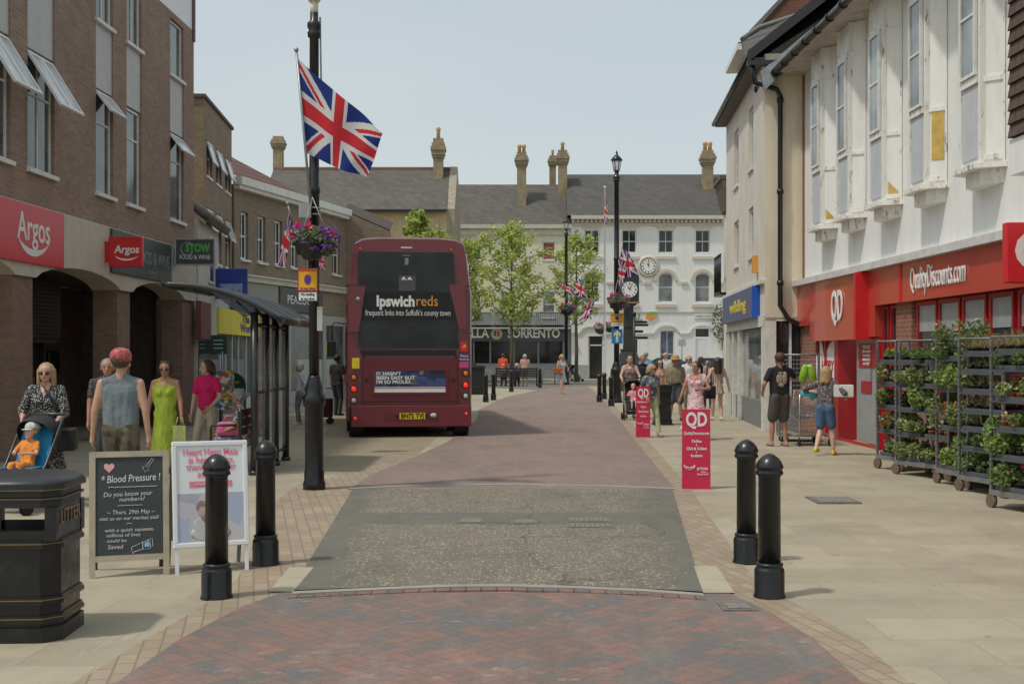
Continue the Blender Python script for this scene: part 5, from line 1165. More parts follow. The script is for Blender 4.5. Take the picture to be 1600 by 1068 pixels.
m = MB(); m.tube([(0, 0, 0), (0, -.006, 0)], .07, 18); m.build('roundel', mat('sign_blue', (.02, .05, .4), .5), t)
plate('white plate under the orange one on the central lamp post', X1, Y1-.16, AT(963, 506.5, Y1)[2], .42, .13, SIGNW, [('No loading', .05, 0, .0, BLK, .3)])
t = plate('blue square sign with a white upward arrow on the central lamp post', X1, Y1-.16, AT(963, 525.5, Y1)[2], .38, .5, mat('traffic_blue', (.02, .22, .48), .45), [])
m = MB(); m.yprism([(-.04, -.2), (.04, -.2), (.04, .06), (.12, .0), (.12, .1), (0, .21), (-.12, .1), (-.12, .0), (-.04, .06)], -.006, -.001); m.build('arrow', mat('cream_arrow', (.7, .66, .5), .6), t)
# flags
def union(u, v):                      # u 0..1 along, v 0..1 up; returns 0 blue 1 white 2 red
    x = (u-.5)*60; y = (v-.5)*30
    if abs(x) < 3 or abs(y) < 3: return 2
    if abs(x) < 5 or abs(y) < 5: return 1
    L_ = math.hypot(60, 30)
    for s_ in (1, -1):
        d = (30*x-s_*60*y)/L_                 # distance from the diagonal
        if abs(d) < 3:
            # counterchanged red
            side = 1 if (x > 0) == (s_ > 0 or True) else -1
            dd = d if x > 0 else -d
            if s_ < 0: dd = dd
            if 0 < dd*(1 if s_ > 0 else 1) < 2: return 2
            return 1
    return 0
FM = []
for nm, c in (('flag_blue', (.015, .035, .22)), ('flag_white', (.72, .72, .72)), ('flag_red', (.62, .03, .045))):
    m_, N_, L_, B_ = _new(nm); B_.inputs['Base Color'].default_value = (*c, 1); B_.inputs['Roughness'].default_value = .8
    tr_ = N_.new('ShaderNodeBsdfTranslucent'); tr_.inputs[0].default_value = (*c, 1); mx_ = N_.new('ShaderNodeMixShader'); mx_.inputs[0].default_value = .4
    L_.new(B_.outputs[0], mx_.inputs[1]); L_.new(tr_.outputs[0], mx_.inputs[2]); L_.new(mx_.outputs[0], N_['Material Output'].inputs[0]); FM.append(m_)
def flag(label, corners, nu, nv, wave, group, pole=None, ph=0, sag=0, side=0):   # corners: hoist top, hoist bottom, fly bottom, fly top
    A, B_, C_, D_ = [Vector(c) for c in corners]; o_ = A.copy()
    t = thing('flag', label, 'flag', tuple(o_), 0, group)
    vs = []; 
    for j in range(nv+1):
        for i in range(nu+1):
            u, v = i/nu, j/nv; p = B_.lerp(A, v).lerp(C_.lerp(D_, v), u)
            d = wave*(u**.7)*(math.sin(u*7.5+v*2.6+ph)+.4*math.sin(u*15-v*4+ph))
            p = p+Vector((d*.25, d, d*.25))-Vector((0, 0, sag*math.sin(u*math.pi)*(1-.3*v)))
            vs.append(p-o_)
    mb = MB()
    for p in vs: mb.v.append(tuple(p))
    for j in range(nv):
        for i in range(nu):
            k = j*(nu+1)+i; mb.f.append([k, k+1, k+nu+2, k+nu+1]); mb.m.append(union((i+.5)/nu, (j+.5)/nv)); mb.sm.append(True)
    mb.build('cloth', FM, t)
    if pole:
        m = MB(); p0, p1 = [Vector(q)-o_ for q in pole]; m.tube([p0, p1], .016, 8); m.ball(tuple(p1), .03); m.build('flag_pole', STEEL, t)
    return t
d0 = Y0-.15; P_ = lambda px, py, d=d0: AT(px, py, d)
gF = 'union flags on the lamp posts'
flag('large union flag flying from the foreground lamp post', (P_(464, 90, d0), P_(480, 240, d0+.02), P_(571, 277, d0-.1), P_(601, 208, d0-.25)), 150, 84, .055, gF, (P_(485, 318, d0-.02), P_(463, 78, d0)), ph=.6, sag=.02)
flag('narrow union flag hanging limp left of the hanging flower basket', (P_(451, 332, d0+5), P_(433, 415, d0+5), P_(443, 417, d0+5.4), P_(458, 352, d0+5.3)), 60, 40, .03, gF, (P_(456, 345, d0+5), P_(449, 318, d0+5)))
flag('scrap of union flag showing just right of the post under the flower basket', (P_(497, 392, d0+.6), P_(496, 420, d0+.6), P_(507, 422, d0+.6), P_(506, 398, d0+.6)), 30, 20, .01, gF)
e0 = Y1-.2
flag('union flag curling from the central lamp post below the wall clock, upper one', (P_(970, 383, e0), P_(969, 436, e0), P_(998, 429, e0-.5), P_(988, 402, e0-.4)), 60, 36, .10, gF, (P_(965, 440, e0), P_(972, 375, e0)), ph=1.4)
flag('lower union flag hanging beside the central lamp post at the clock tower', (P_(966, 405, e0-.1), P_(967, 446, e0-.1), P_(974, 447, e0-.4), P_(978, 410, e0-.3)), 40, 24, .05, gF)
X2, Y2 = lp2.location.x, lp2.location.y; e1 = Y2-.2
flag('union flag streaming from the far lamp post, uppermost left', (P_(866, 436, e1), P_(871, 446, e1), P_(898, 464, e1-.5), P_(895, 450, e1-.4)), 60, 36, .12, gF, (P_(886, 468, e1), P_(865, 434, e1)), ph=.4)
flag('union flag streaming right of the far lamp post between two others', (P_(903, 433, e1-.2), P_(894, 458, e1-.2), P_(920, 468, e1-.7), P_(914, 446, e1-.5)), 60, 36, .12, gF, (P_(886, 480, e1), P_(905, 430, e1)), ph=2)
flag('lowest union flag hanging right of the far lamp post', (P_(931, 464, e1-.3), P_(918, 470, e1-.3), P_(904, 500, e1-.6), P_(922, 496, e1-.4)), 60, 36, .12, gF, (P_(887, 512, e1), P_(932, 462, e1)), ph=3)
# white flagpole
x, y = G(945, 597); t = thing('flagpole', 'tall slim white flagpole in front of the white building', 'flagpole', (x, y)); hh = AT(945, 291, y)[2]
m = MB(); m.lathe([(.10, 0), (.10, .3), (.075, .35), (.045, hh-.1), (.08, hh-.08), (.08, hh)], (0, 0, 0), 12); m.build('pole', WHT2, t)
flag('limp union flag at the top of the white flagpole', (P_(945, 306, y-.1), P_(944, 352, y-.1), P_(948.5, 350, y-.4), P_(949.5, 318, y-.4)), 40, 24, .06, gF)
# hanging baskets
LF = [leafmat('leaf_fresh', (.20, .30, .075)), leafmat('leaf_deep', (.11, .19, .055)), leafmat('leaf_light', (.36, .42, .17))]
PUR = leafmat('petal_purple', (.22, .07, .42)); PNK = leafmat('petal_pink', (.75, .03, .22)); REDF = leafmat('petal_red', (.55, .02, .02)); WHF = leafmat('petal_white', (.75, .75, .72), .1); YLF = leafmat('petal_yellow', (.75, .5, .04)); VIO = leafmat('petal_lilac', (.42, .25, .62))
def basket(x, y, z, r, label, seed, rich=1, chains=True, group='hanging flower baskets'):
    t = thing('hanging_basket', label, 'flower basket', (x, y, z), 0, group); rr = random.Random(seed)
    m = MB(); m.lathe([(r*.15, -r*.75), (r*.42, -r*.72), (r*.5, -r*.55), (r*.72, -r*.5), (r*.8, -r*.1), (r*.95, -r*.05), (r*.95, 0)], (0, 0, 0), 18); m.build('bowl', BLK, t)
    m = MB(); m.leaves((0, 0, r*.28), (r*1.05, r*1.0, r*.55), int(700*rich), r*.24, rr, 3, up=.8); m.leaves((r*.5, 0, -.1*r), (r*.7, r*.7, r*.5), int(200*rich), r*.18, rr, 3); m.build('foliage', LF, t)
    m = MB()
    for _ in range(int(240*rich)):
        a = rr.uniform(0, 6.3); q = rr.uniform(.3, 1.15); zz = rr.uniform(-.35, .75); c = (r*q*math.cos(a)*1.05+(.15*r if zz < .3 else 0), r*q*math.sin(a), r*zz)
        mi = 0 if c[0] > -.1*r else (1 if rr.random() < .3 else 0)
        if mi == 0 and c[0] < -.3*r: continue
        m.leaves(c, (r*.09,)*3, 5, r*.17, rr, 1); 
        for k in range(5): m.m[-1-k] = 0 if rr.random() < .75 else 2
    for (fx_, fz_) in ((-.15, .82), (-.6, .85), (-.05, .7), (-.9, .35), (.95, .4)):
        m.leaves((r*fx_, -r*.4, r*fz_), (r*.18,)*3, 40, r*.16, rr, 1); 
        for k in range(40): m.m[-1-k] = 1
    m.build('flowers', [PUR, PNK, VIO], t)
    if chains:
        m = MB()
        for a in (0, 2.1, 4.2): m.tube([(r*.9*math.cos(a), r*.9*math.sin(a), 0), (0, 0, r*2.2)], .006, 4)
        m.build('chain', STEEL, t)
    return t
bq = P_(488, 381, Y0-.32)
basket(bq[0], bq[1], bq[2], .26, 'black flower bowl with purple petunias and pink geraniums on the foreground lamp post', 1)
m = MB(); m.tube([(-.05, -.3, bq[2]-.15), (0, 0, bq[2]-.22)], .025, 6); m.build('basket_bracket', BLK, lp0)
bq = P_(965, 473, Y1-.5); basket(bq[0], bq[1], bq[2], .36, 'pink and purple flower bowl on the central lamp post', 2, .5)
bq = P_(886, 484, Y2-.5); basket(bq[0], bq[1], bq[2], .42, 'flower bowl on the far lamp post beside the flags', 3, .5)
bq = AT(938, 514, 82.6); basket(bq[0], bq[1], bq[2], .45, 'red flower basket hanging by the dark entrance of the white building, left of two', 4, .3)
bq = AT(953.5, 512, 82.6); basket(bq[0], bq[1], bq[2], .42, 'red flower basket hanging by the dark entrance of the white building, right of two', 5, .3)

# litter bin
gold = mat('gold_line', (.26, .18, .08), .4, metal=.4)
t = thing('litter_bin', 'large black litter bin with thin gold lines in the left foreground', 'litter bin', (-2.97, 7.40), R(3))
def rrect(w, d, c): return [(-w+c, -d), (w-c, -d), (w, -d+c), (w, d-c), (w-c, d), (-w+c, d), (-w, d-c), (-w, -d+c)]
def ring(mb, w, d, c, z0, z1): mb.prism(rrect(w, d, c), z0, z1)
t.scale = (.95, .95, .985); bw, bd, bc = .295, .295, .10
m = MB(); ring(m, bw+.02, bd+.02, bc, 0, .09); ring(m, bw, bd, bc, .09, .60); 
for z in (.115, .225, .56): ring(m, bw+.022, bd+.022, bc, z, z+.022); ring(m, bw+.012, bd+.012, bc, z+.022, z+.045)
m.build('body', BLK, t)
for z in (.138, .248, .583): m = MB(); ring(m, bw+.018, bd+.018, bc, z, z+.006); m.build('gold_band', gold, t)
m = MB()
for (x0, x1, y0, y1) in ((-.295, -.225, -.295, -.225), (.225, .295, -.295, -.225), (-.295, -.225, .225, .295), (.225, .295, .225, .295)):
    cx, cy = (x0+x1)/2, (y0+y1)/2; m.prism([(cx-.03, cy-.035), (cx+.03, cy-.035), (cx+.035, cy+.03), (cx-.035, cy+.03)] if 0 else [(x0, y0), (x1, y0), (x1, y1), (x0, y1)], .603, .80)
m.box(.27, .29, -.224, .224, .603, .80); m.box(-.224, .224, -.285, -.265, .603, .66); m.box(-.224, .224, .265, .285, .603, .66)
m.build('hood_post', BLK, t)
m = MB(); ring(m, .30, .30, bc, .80, .845); ring(m, .315, .315, bc, .845, .86); ring(m, .30, .30, bc, .862, .90); ring(m, .325, .325, bc, .90, .935)
lv = [(.318*math.cos(a)**.6, .936+.06*math.sin(a)) for a in [R(q) for q in range(0, 90, 6)]]; n8 = 8; b8 = len(m.v)
for w0, z in lv: m.v += [(x, y, z) for x, y in rrect(w0, w0, bc*w0/.318)]
for i in range(len(lv)-1):
    for k in range(n8): m.f.append([b8+i*n8+k, b8+i*n8+(k+1) % n8, b8+(i+1)*n8+(k+1) % n8, b8+(i+1)*n8+k]); m.m.append(0); m.sm.append(True)
m.f.append([b8+(len(lv)-1)*n8+k for k in range(n8)]); m.m.append(0); m.sm.append(True)
m.build('lid', mat('black_lid', (.022, .024, .026), .42, var=.2, scale=4), t)
m = MB(); ring(m, .318, .318, bc, .852, .856); m.build('gold_band', gold, t); m = MB(); ring(m, .328, .328, bc, .905, .909); m.build('gold_band', gold, t)
text('lettering', 'LITTER', .12, gold, t, (.2935, .0, .73), rot=(90, 0, 90), width=.40, bold=.002)

# chalkboard
CHB = mat('chalkboard', (.045, .052, .055), .75, var=.15, scale=3); WOOD = mat('pale_wood', (.42, .36, .27), .75, var=.15, scale=8, dirt=.2); CHK = mat('chalk', (.62, .64, .62), .9)
def easel(label, x, y, rz, H, W_, tilt, mf, name, cat, foot=.10):
    t = thing(name, label, cat, (x, y), rz)
    return t
(xa, ya), (xb, yb) = G(139, 904), G(265, 897)
t = thing('chalkboard', 'wood-framed A-board with chalk writing headed Blood Pressure', 'A-board', ((xa+xb)/2, (ya+yb)/2), math.atan2(yb-ya, xb-xa)); cw = math.hypot(xb-xa, yb-ya)/2; TL = -9
fr = bpy.data.objects.new('front_leaf', None)
def leaf(parent, name, build, m, tilt, y0=0):
    o = build.build(name, m, parent); o.rotation_euler = (R(tilt), 0, 0); o.location = (0, y0, 0); return o
m = MB(); m.box(-cw, -cw+.045, -.0, .03, 0, .955); m.box(cw-.045, cw, -.0, .03, 0, .955); m.box(-cw+.046, cw-.046, 0, .03, .91, .955); m.box(-cw+.046, cw-.046, 0, .03, .12, .165)
cf = leaf(t, 'frame', m, WOOD, TL)
m = MB(); m.box(-cw+.0455, cw-.0455, .01, .02, .1655, .9095); m.build('slate', CHB, cf)
m = MB(); m.box(-cw+.02, -cw+.06, 0, .025, 0, .93); m.box(cw-.06, cw-.02, 0, .025, 0, .93); m.box(-cw+.061, cw-.061, 0, .02, .12, .16); m.box(-cw+.061, cw-.061, 0, .02, .85, .93); leaf(t, 'rear_frame', m, mat('dark_wood', (.10, .07, .05), .7), 14, .395)
cx_ = lambda zx: -cw+(zx-60)/(668-60)*2*cw; cz_ = lambda zy: .955-(zy-125)/(1020-125)*.955
def chalk(s_, zx0, zx1, zy, size, tilt=0, **k):
    o = text('chalk_writing', s_, size, CHK, cf, ((cx_(zx0)+cx_(zx1))/2, .008, cz_(zy)), ext=.0005, width=cx_(zx1)-cx_(zx0), shear=.15, **k); o.rotation_euler = (R(90), R(-tilt), 0); return o
chalk('* Blood Pressure !', 150, 600, 322, .078, 2, bold=.0006); chalk('Do you know your', 165, 538, 432, .05, 1); chalk('numbers?', 285, 480, 470, .045, 1)
chalk('~ Thurs. 29th May ~', 195, 556, 562, .045, 0); chalk('visit us on our market stall', 135, 585, 605, .04); chalk('with a quick squeeze,', 178, 550, 688, .038); chalk('millions of lives', 188, 445, 724, .038); chalk('could be', 192, 340, 762, .036); chalk('Saved', 198, 315, 806, .045)
m = MB()
m.tube([(cx_(205+i*25), .008, cz_(382)+(.002 if i % 2 else -.002)) for i in range(16)], .0022, 4); m.tube([(cx_(275+i*19), .008, cz_(514)+(.002 if i % 2 else -.002)) for i in range(11)], .0018, 4)
m.tube([(cx_(340), .008, cz_(646)), (cx_(360), .008, cz_(640)), (cx_(382), .008, cz_(645))], .0018, 4)
def outline(pts, close=True): m.tube([(cx_(a), .008, cz_(b_)) for a, b_ in (pts+[pts[0]] if close else pts)], .002, 4)
outline([(540, 178), (552, 190), (505, 250), (518, 262), (484, 280), (466, 238), (488, 242)]); outline([(382, 812), (460, 782), (464, 830), (398, 846), (392, 864), (378, 822)]); outline([(464, 780), (520, 768), (524, 826), (468, 832)]); outline([(498, 768), (538, 756), (543, 812), (528, 815)])
m.build('chalk_drawing', CHK, cf)
m = MB(); m.box(cx_(478), cx_(515), .006, .0085, cz_(815), cz_(782)); m.build('chalk_patch', mat('blue_chalk', (.25, .45, .7), .9), cf)
hp = [(0, -.048)]+[(.0026*16*math.sin(a)**3, .0026*(13*math.cos(a)-5*math.cos(2*a)-2*math.cos(3*a)-math.cos(4*a))) for a in [i*2*math.pi/28 for i in range(28)]][1:]
m = MB(); hq = [(cx_(210)+.0026*16*math.sin(a)**3*.92, .007, cz_(240)+.0026*(13*math.cos(a)-5*math.cos(2*a)-2*math.cos(3*a)-math.cos(4*a))) for a in [i*2*math.pi/32 for i in range(32)]]
m.v += hq; c0 = len(m.v); m.v.append((cx_(210), .007, cz_(236)))
for i in range(32): m.f.append([c0, i, (i+1) % 32]); m.m.append(0); m.sm.append(False)
m.build('heart', mat('pink_heart', (.75, .38, .38), .7), cf)
# poster board
(xa, ya), (xb, yb) = G(273, 899), G(388, 891)
t = thing('poster_board', 'white metal-framed A-board with a pink headline about Heart Hero Maia', 'A-board', ((xa+xb)/2, (ya+yb)/2+.02), math.atan2(yb-ya, xb-xa)); cw = math.hypot(xb-xa, yb-ya)/2+.012
m = MB()
m.bbox(-cw, cw, -.012, .02, .98, 1.02, .008); m.bbox(-cw, cw, -.012, .02, .20, .24, .008); m.bbox(-cw, -cw+.038, -.0118, .0198, .235, .985, .008); m.bbox(cw-.038, cw, -.0118, .0198, .235, .985, .008)
m.box(-cw+.012, -cw+.04, 0, .018, 0, .21); m.box(cw-.04, cw-.012, 0, .018, 0, .21); pf = leaf(t, 'frame', m, WHT2, -8)
m = MB(); m.box(-cw+.037, cw-.037, 0, .01, .239, .981); ps = m.build('poster', mat('poster_white', (.74, .76, .78), .25, var=.02, coat=.3), pf)
px_ = lambda zx: -cw+(zx-680)/(1255-680)*2*cw; pz_ = lambda zy: 1.02-(zy-40)/(830-40)*.82
PK = mat('poster_pink', (.80, .22, .30), .5)
for s_, z, a, c in (('Heart Hero Maia', 125, 765, 1180), ('is here today,', 182, 805, 1150), ('thanks to your', 235, 785, 1165), ('support', 290, 870, 1075)): text('headline', s_, .072, PK, pf, ((px_(a)+px_(c))/2, -.003, pz_(z)), ext=.0005, width=px_(c)-px_(a), bold=.0015)
m = MB(); m.bbox(px_(808), px_(1132), -.003, -.0008, pz_(385), pz_(340), .0005); o = m.build('pink_strip', PK, pf); text('small_print', 'Add a photo of your hero today', .022, SIGNW, o, ((px_(808)+px_(1132))/2, -.0036, pz_(362)), width=.24)
m = MB(); m.box(px_(700), px_(1235), -.002, -.0005, pz_(800), pz_(430)); ph_ = m.build('photo_print', dots('blurred_print', (.42, .45, .55), [(.40, .46, .58), (.50, .50, .56), (.42, .40, .50), (.55, .52, .52)], 7, .9, .4), pf)
m = MB(); m.ball((px_(900), -.003, pz_(560)), (.032, .002, .05)); m.build('pictured_face', mat('print_face', (.55, .38, .32), .5), ph_)
m = MB(); m.ball((px_(895), -.0026, pz_(530)), (.042, .002, .05)); m.ball((px_(925), -.0024, pz_(590)), (.04, .0018, .08)); m.build('pictured_hair', mat('print_hair', (.25, .2, .2), .5), ph_)
m = MB(); m.ball((px_(960), -.0022, pz_(730)), (.16, .0015, .065)); m.ball((px_(880), -.0024, pz_(670)), (.05, .0015, .06)); m.build('pictured_arms', mat('print_arms', (.48, .50, .50), .5), ph_)
m = MB(); m.box(-cw, -cw+.03, 0, .018, 0, .98); m.box(cw-.03, cw, 0, .018, 0, .98); m.box(-cw+.031, cw-.031, 0, .018, .22, .98); leaf(t, 'rear_frame', m, mat('grey_board_back', (.3, .3, .3), .5), 15, .42)
# red totems
def totem(px0, px1, py, H, label, dep=.07):
    (xa, ya), (xb, yb) = G(px0, py), G(px1, py+1); w = (xb-xa)/2
    t = thing('display_totem', label, 'sign board', ((xa+xb)/2, ya+.01), 0, 'red QD display boards')
    R_ = mat('crimson_board', (.62, .018, .075), .45, var=.05)
    MB().yprism([(-w, 0), (w, 0), (w*.97, H), (-w*.97, H)], 0, dep).build('panel', R_, t)
    o = text('logo', 'QD', .24, SIGNW, t, (0, -.003, H*.865), ext=.001, bold=.007, width=w*1.5)
    text('lettering', 'QualityDiscounts.com', .055, SIGNW, t, (0, -.003, H*.70), ext=.001, width=w*1.8, bold=.0012)
    for s_, z, ww in (('Online', .60, .7), ('+', .55, .08), ('Click & Collect', .508, 1.45), ('+', .46, .08), ('In-store', .42, .8)): text('lettering', s_, .05, SIGNW, t, (0, -.003, H*z), ext=.001, width=w*ww, bold=.0015)
    m = MB(); aa = [(w*(-.5)+.4*w*math.cos(R(a)), H*.30+.4*w*math.sin(R(a))*.9) for a in range(170, 371, 20)]; aa = [(x, z) for x, z in aa]
    pts = aa+[(w*-.25, H*.285), (w*-.5, H*.275), (w*-.75, H*.285)]
    m.yprism(pts, -.003, -.0005); mk = m.build('smile_mark', SIGNW, t); text('lettering', 'happy', .055, R_, t, (-w*.5, -.005, H*.262), ext=.0008, width=w*.68, bold=.001)
    text('lettering', 'prices', .06, SIGNW, t, (w*.42, -.003, H*.262), ext=.001, width=w*.75, bold=.001); text('small_print', 'Value', .035, SIGNW, t, (w*.5, -.003, H*.215), width=w*.4); text('small_print', 'Guaranteed!', .035, SIGNW, t, (w*.45, -.003, H*.188), width=w*.8)
    return t
totem(1066.5, 1112, 764, 1.0, 'nearer red QD display board standing on the right pavement'); totem(994, 1018, 683, 1.03, 'farther red QD display board in front of the woman in pale green trousers')

# bus shelter
t = thing('bus_shelter', 'black bus shelter with curved roof and glass back beside the foreground lamp post', 'bus shelter', (-3.6, 17.0))
SH = mat('shelter_frame', (.02, .023, .025), .35, coat=.3)
ys = (0, .78, 1.5, 2.35); 
for i, y in enumerate(ys):
    m = MB(); m.tube([(0, y, 0), (0, y, 2.28)], .055, 10); m.tube([(0, y, 0), (0, y, .06)], .075, 10); m.build('post', SH, t)
def curve(n=14): return [(-1.25+1.65*i/n-.0, 2.66-.50*(i/n)**2.3) for i in range(n+1)]
cv = curve()
for y in (-.15, .78, 1.5, 2.55):
    m = MB(); m.tube([(x, y, z) for x, z in cv], .035, 8); m.tube([(-.25, y if y > 0 else 0, 2.55-.12), (0, y if y > 0 else 0, 2.2)], .025, 6); m.build('roof_rib', SH, t)
m = MB()
for a, c in zip(cv, cv[1:]): m.add([(a[0], -.15, a[1]), (c[0], -.15, c[1]), (c[0], 2.55, c[1]), (a[0], 2.55, a[1]), (a[0], -.15, a[1]+.02), (c[0], -.15, c[1]+.02), (c[0], 2.55, c[1]+.02), (a[0], 2.55, a[1]+.02)], [(0, 3, 2, 1), (4, 5, 6, 7), (0, 1, 5, 4), (3, 7, 6, 2)])
m.build('roof', mat('smoked_roof', (.02, .023, .024), .5, spec=.2), t)
m = MB(); m.add([(p[0], -.02, p[1]-.02) for p in cv[5:12]]+[(cv[11][0]-.15, -.02, 2.2), (-.02, -.02, 2.12)], [list(range(9))]); m.build('gable_panel', clear_glass('tinted_gable', (.05, .06, .065), .85), t)
m = MB(); m.tube([(-1.25, -.15, 2.66), (-1.25, 2.55, 2.66)], .045, 8); m.tube([(cv[-1][0], -.15, cv[-1][1]), (cv[-1][0], 2.55, cv[-1][1])], .06, 8); m.tube([(0, 0, 2.1), (0, 2.35, 2.1)], .03, 8); m.tube([(0, 0, 1.15), (0, 2.35, 1.15)], .025, 8); m.tube([(0, 0, .2), (0, 2.35, .2)], .025, 8); m.build('rail', SH, t)
CG = clear_glass('shelter_glass', (.55, .60, .60), .22)
for y0, y1 in zip(ys, ys[1:]): MB().box(-.006, .006, y0+.07, y1-.07, .25, 2.05).build('glass_panel', CG, t)
m = MB(); m.box(-.05, -.03, .15, .6, .5, 1.1); m.build('notice', mat('maroon_notice', (.2, .03, .05), .6), t)
# bench inside
t2 = thing('shelter_bench', 'dark slatted seat inside the bus shelter under the seated woman', 'bench', (-3.8, 17.35))
m = MB()
for k in range(3): m.box(-.42+.14*k, -.31+.14*k, -.45, 1.5, .43, .455)
for k in range(3): m.box(-.02, .0, -.45, 1.5, .55+.13*k, .65+.13*k)
m.build('slats', mat('brown_slats', (.10, .065, .045), .6), t2)
m = MB()
for y in (-.4, 1.4): m.tube([(-.4, y, 0), (-.4, y, .66), (-.38, y, .70), (-.05, y, .70)], .018, 6); m.tube([(0, y, 0), (.01, y, .95)], .02, 6)
m.build('leg', SH, t2)

# trees
BARK = mat('bark', (.12, .09, .06), .9, var=.3, scale=12)
TL_ = [leafmat('tree_leaf', (.42, .50, .11)), leafmat('tree_leaf_deep', (.29, .36, .08)), leafmat('tree_leaf_light', (.54, .60, .19))]
def tree(x, y, H, trunk, cw_, label, seed, nl=9000, r0=.13, cone=True, leafsz=.17, mats=TL_, low=.34, base=0):
    rr = random.Random(seed); t = thing('street_tree', label, 'tree', (x, y, base), 0, 'young street trees')
    m = MB(); m.tube([(0, 0, 0), (.03, 0, H*.2), (-.02, .02, H*.45), (.03, 0, H*.7), (0, 0, H*.95)], [r0, r0*.85, r0*.6, r0*.3, r0*.08], 9); tips = []
    nb = 34
    for i in range(nb):
        f = i/nb; z0 = trunk+(H*.93-trunk)*f*.92; a = i*2.4+rr.uniform(-.4, .4)
        prof = math.sin(math.pi*min(1, .18+f*.82))**.8 if cone else math.sin(math.pi*(.12+.8*f))**.6
        L_ = cw_*prof*rr.uniform(.55, 1.12); up = L_*rr.uniform(.45, .95)
        p0 = Vector((0, 0, z0)); p1 = p0+Vector((math.cos(a)*L_*.5, math.sin(a)*L_*.5, up*.35)); p2 = p0+Vector((math.cos(a)*L_, math.sin(a)*L_, up))
        m.tube([p0, p1, p2], [r0*.3*(1-f*.6), r0*.18*(1-f*.5), .008], 5)
        for q in (.3, .45, .6, .75, .9, 1.02): tips.append((p0.lerp(p1, min(1, q*2)) if q < .5 else p1.lerp(p2, (q-.5)*2), q, f))
        for _ in range(3):
            q0 = p1.lerp(p2, rr.uniform(0, .7)); q1 = q0+Vector((rr.uniform(-.5, .5), rr.uniform(-.5, .5), rr.uniform(.1, .6)))*cw_*.4; m.tube([q0, q1], [.015, .004], 4); tips.append((q1, 1, f)); tips.append((q0.lerp(q1, .6), .8, f))
    m.build('trunk', BARK, t)
    m = MB(); per = max(1, nl//len(tips))
    for p, q, f in tips:
        s_ = cw_*rr.uniform(.10, .2); n_ = int(per*rr.uniform(.2, 1.9)*(1 if q > .4 else .8))
        mi = rr.choice((0, 0, 1, 2)); b_ = len(m.m)
        m.leaves(tuple(p), (s_*1.1, s_*1.1, s_*.7), n_, leafsz, rr, 1, shell=.3)
        for k in range(b_, len(m.m)): m.m[k] = mi if rr.random() < .7 else rr.randrange(3)
    m.build('crown', mats, t); return t
x, y = G(799, 601); tree(x, y, AT(0, 330, y)[2], 2.9, 2.35, 'leafy young tree behind the benches, right of the bus', 11, 6000, low=.3)
x, y = AT(900, 590, 73)[:2]; tree(x, y, 9.8, 3.4, 2.1, 'loose-crowned tree behind the far lamp post and its flags', 12, 4200)
x, y = AT(655, 560, 63)[:2]; tree(x, y, AT(0, 302, 63)[2], 4, 1.25, 'narrow bright green tree top rising behind the bus roof', 13, 8000, mats=[TL_[2], TL_[0], leafmat('tree_leaf_lime', (.30, .38, .10))])
x, y = AT(687, 560, 64)[:2]; tree(x, y, AT(0, 332, 64)[2], 4, 1.2, 'thin sparse tree top just right of the bright green one', 14, 1500)
x, y = AT(597, 560, 60)[:2]; tree(x, y, AT(0, 354, 60)[2], 3.5, 1.2, 'small green tree top peeping over the left end of the bus roof', 15, 4000)
x, y = AT(733, 560, 70)[:2]; tree(x, y, AT(0, 352, 70)[2], 3.5, 1.7, 'sparse tree half hidden by the right edge of the bus roof', 16, 3500)

# benches, bins, rails in the square
BW = mat('bench_black', (.018, .018, .018), .5)
def bench(px, py, w, label, rz=0, src=None):
    x, y = G(px, py)
    if src: return copy_tree(src, None, (x, y), rz, label)
    t = thing('park_bench', label, 'bench', (x, y), rz, 'black benches in the square')
    m = MB()
    for k in range(4): m.box(-w/2, w/2, .0+.11*k, .09+.11*k, .43, .46)
    m.build('seat', BW, t); m = MB()
    for k in range(4): m.box(-w/2, w/2, -.06-.0*k, -.03, .52+.12*k, .61+.12*k)
    m.build('backrest', BW, t)
    for s_ in (-1, 1):
        m = MB(); xx = s_*(w/2-.03); m.box(xx-.035, xx+.035, -.05, .0, 0, 1.0); m.box(xx-.035, xx+.035, .38, .43, 0, .66); m.box(xx-.035, xx+.035, .001, .379, .62, .66); m.build('leg', BW, t)
    return t
b1_ = bench(789.5, 604, 1.0, 'left black bench in the square with a bald man on it'); b2_ = bench(822.5, 604, 1.15, 'right black bench in the square beside the tree trunk'); 
x, y = G(750, 616); t = thing('square_bin', 'low square black bin between the bus and the first bench', 'litter bin', (x-.1, y))
m = MB(); m.bbox(-.30, .30, -.3, .3, .05, 1.12, .02); m.build('body', BW, t); m = MB(); m.box(-.34, .34, -.34, .34, 1.122, 1.22); m.box(-.34, .34, -.34, .34, 0, .049); m.box(-.32, .32, -.32, .32, .30, .34); m.build('rim', mat('bin_rim', (.04, .04, .035), .5), t)
x, y = G(857, 600); t = thing('cycle_hoop', 'grey hooped cycle stand right of the benches', 'cycle stand', (x, y)); m = MB(); m.tube([(-.36, 0, 0), (-.36, 0, .5)]+[(-.36*math.cos(a), 0, .5+.42*math.sin(a)) for a in [i*math.pi/8 for i in range(1, 8)]]+[(.36, 0, .5), (.36, 0, 0)], .03, 6); m.build('hoop', STEEL, t)
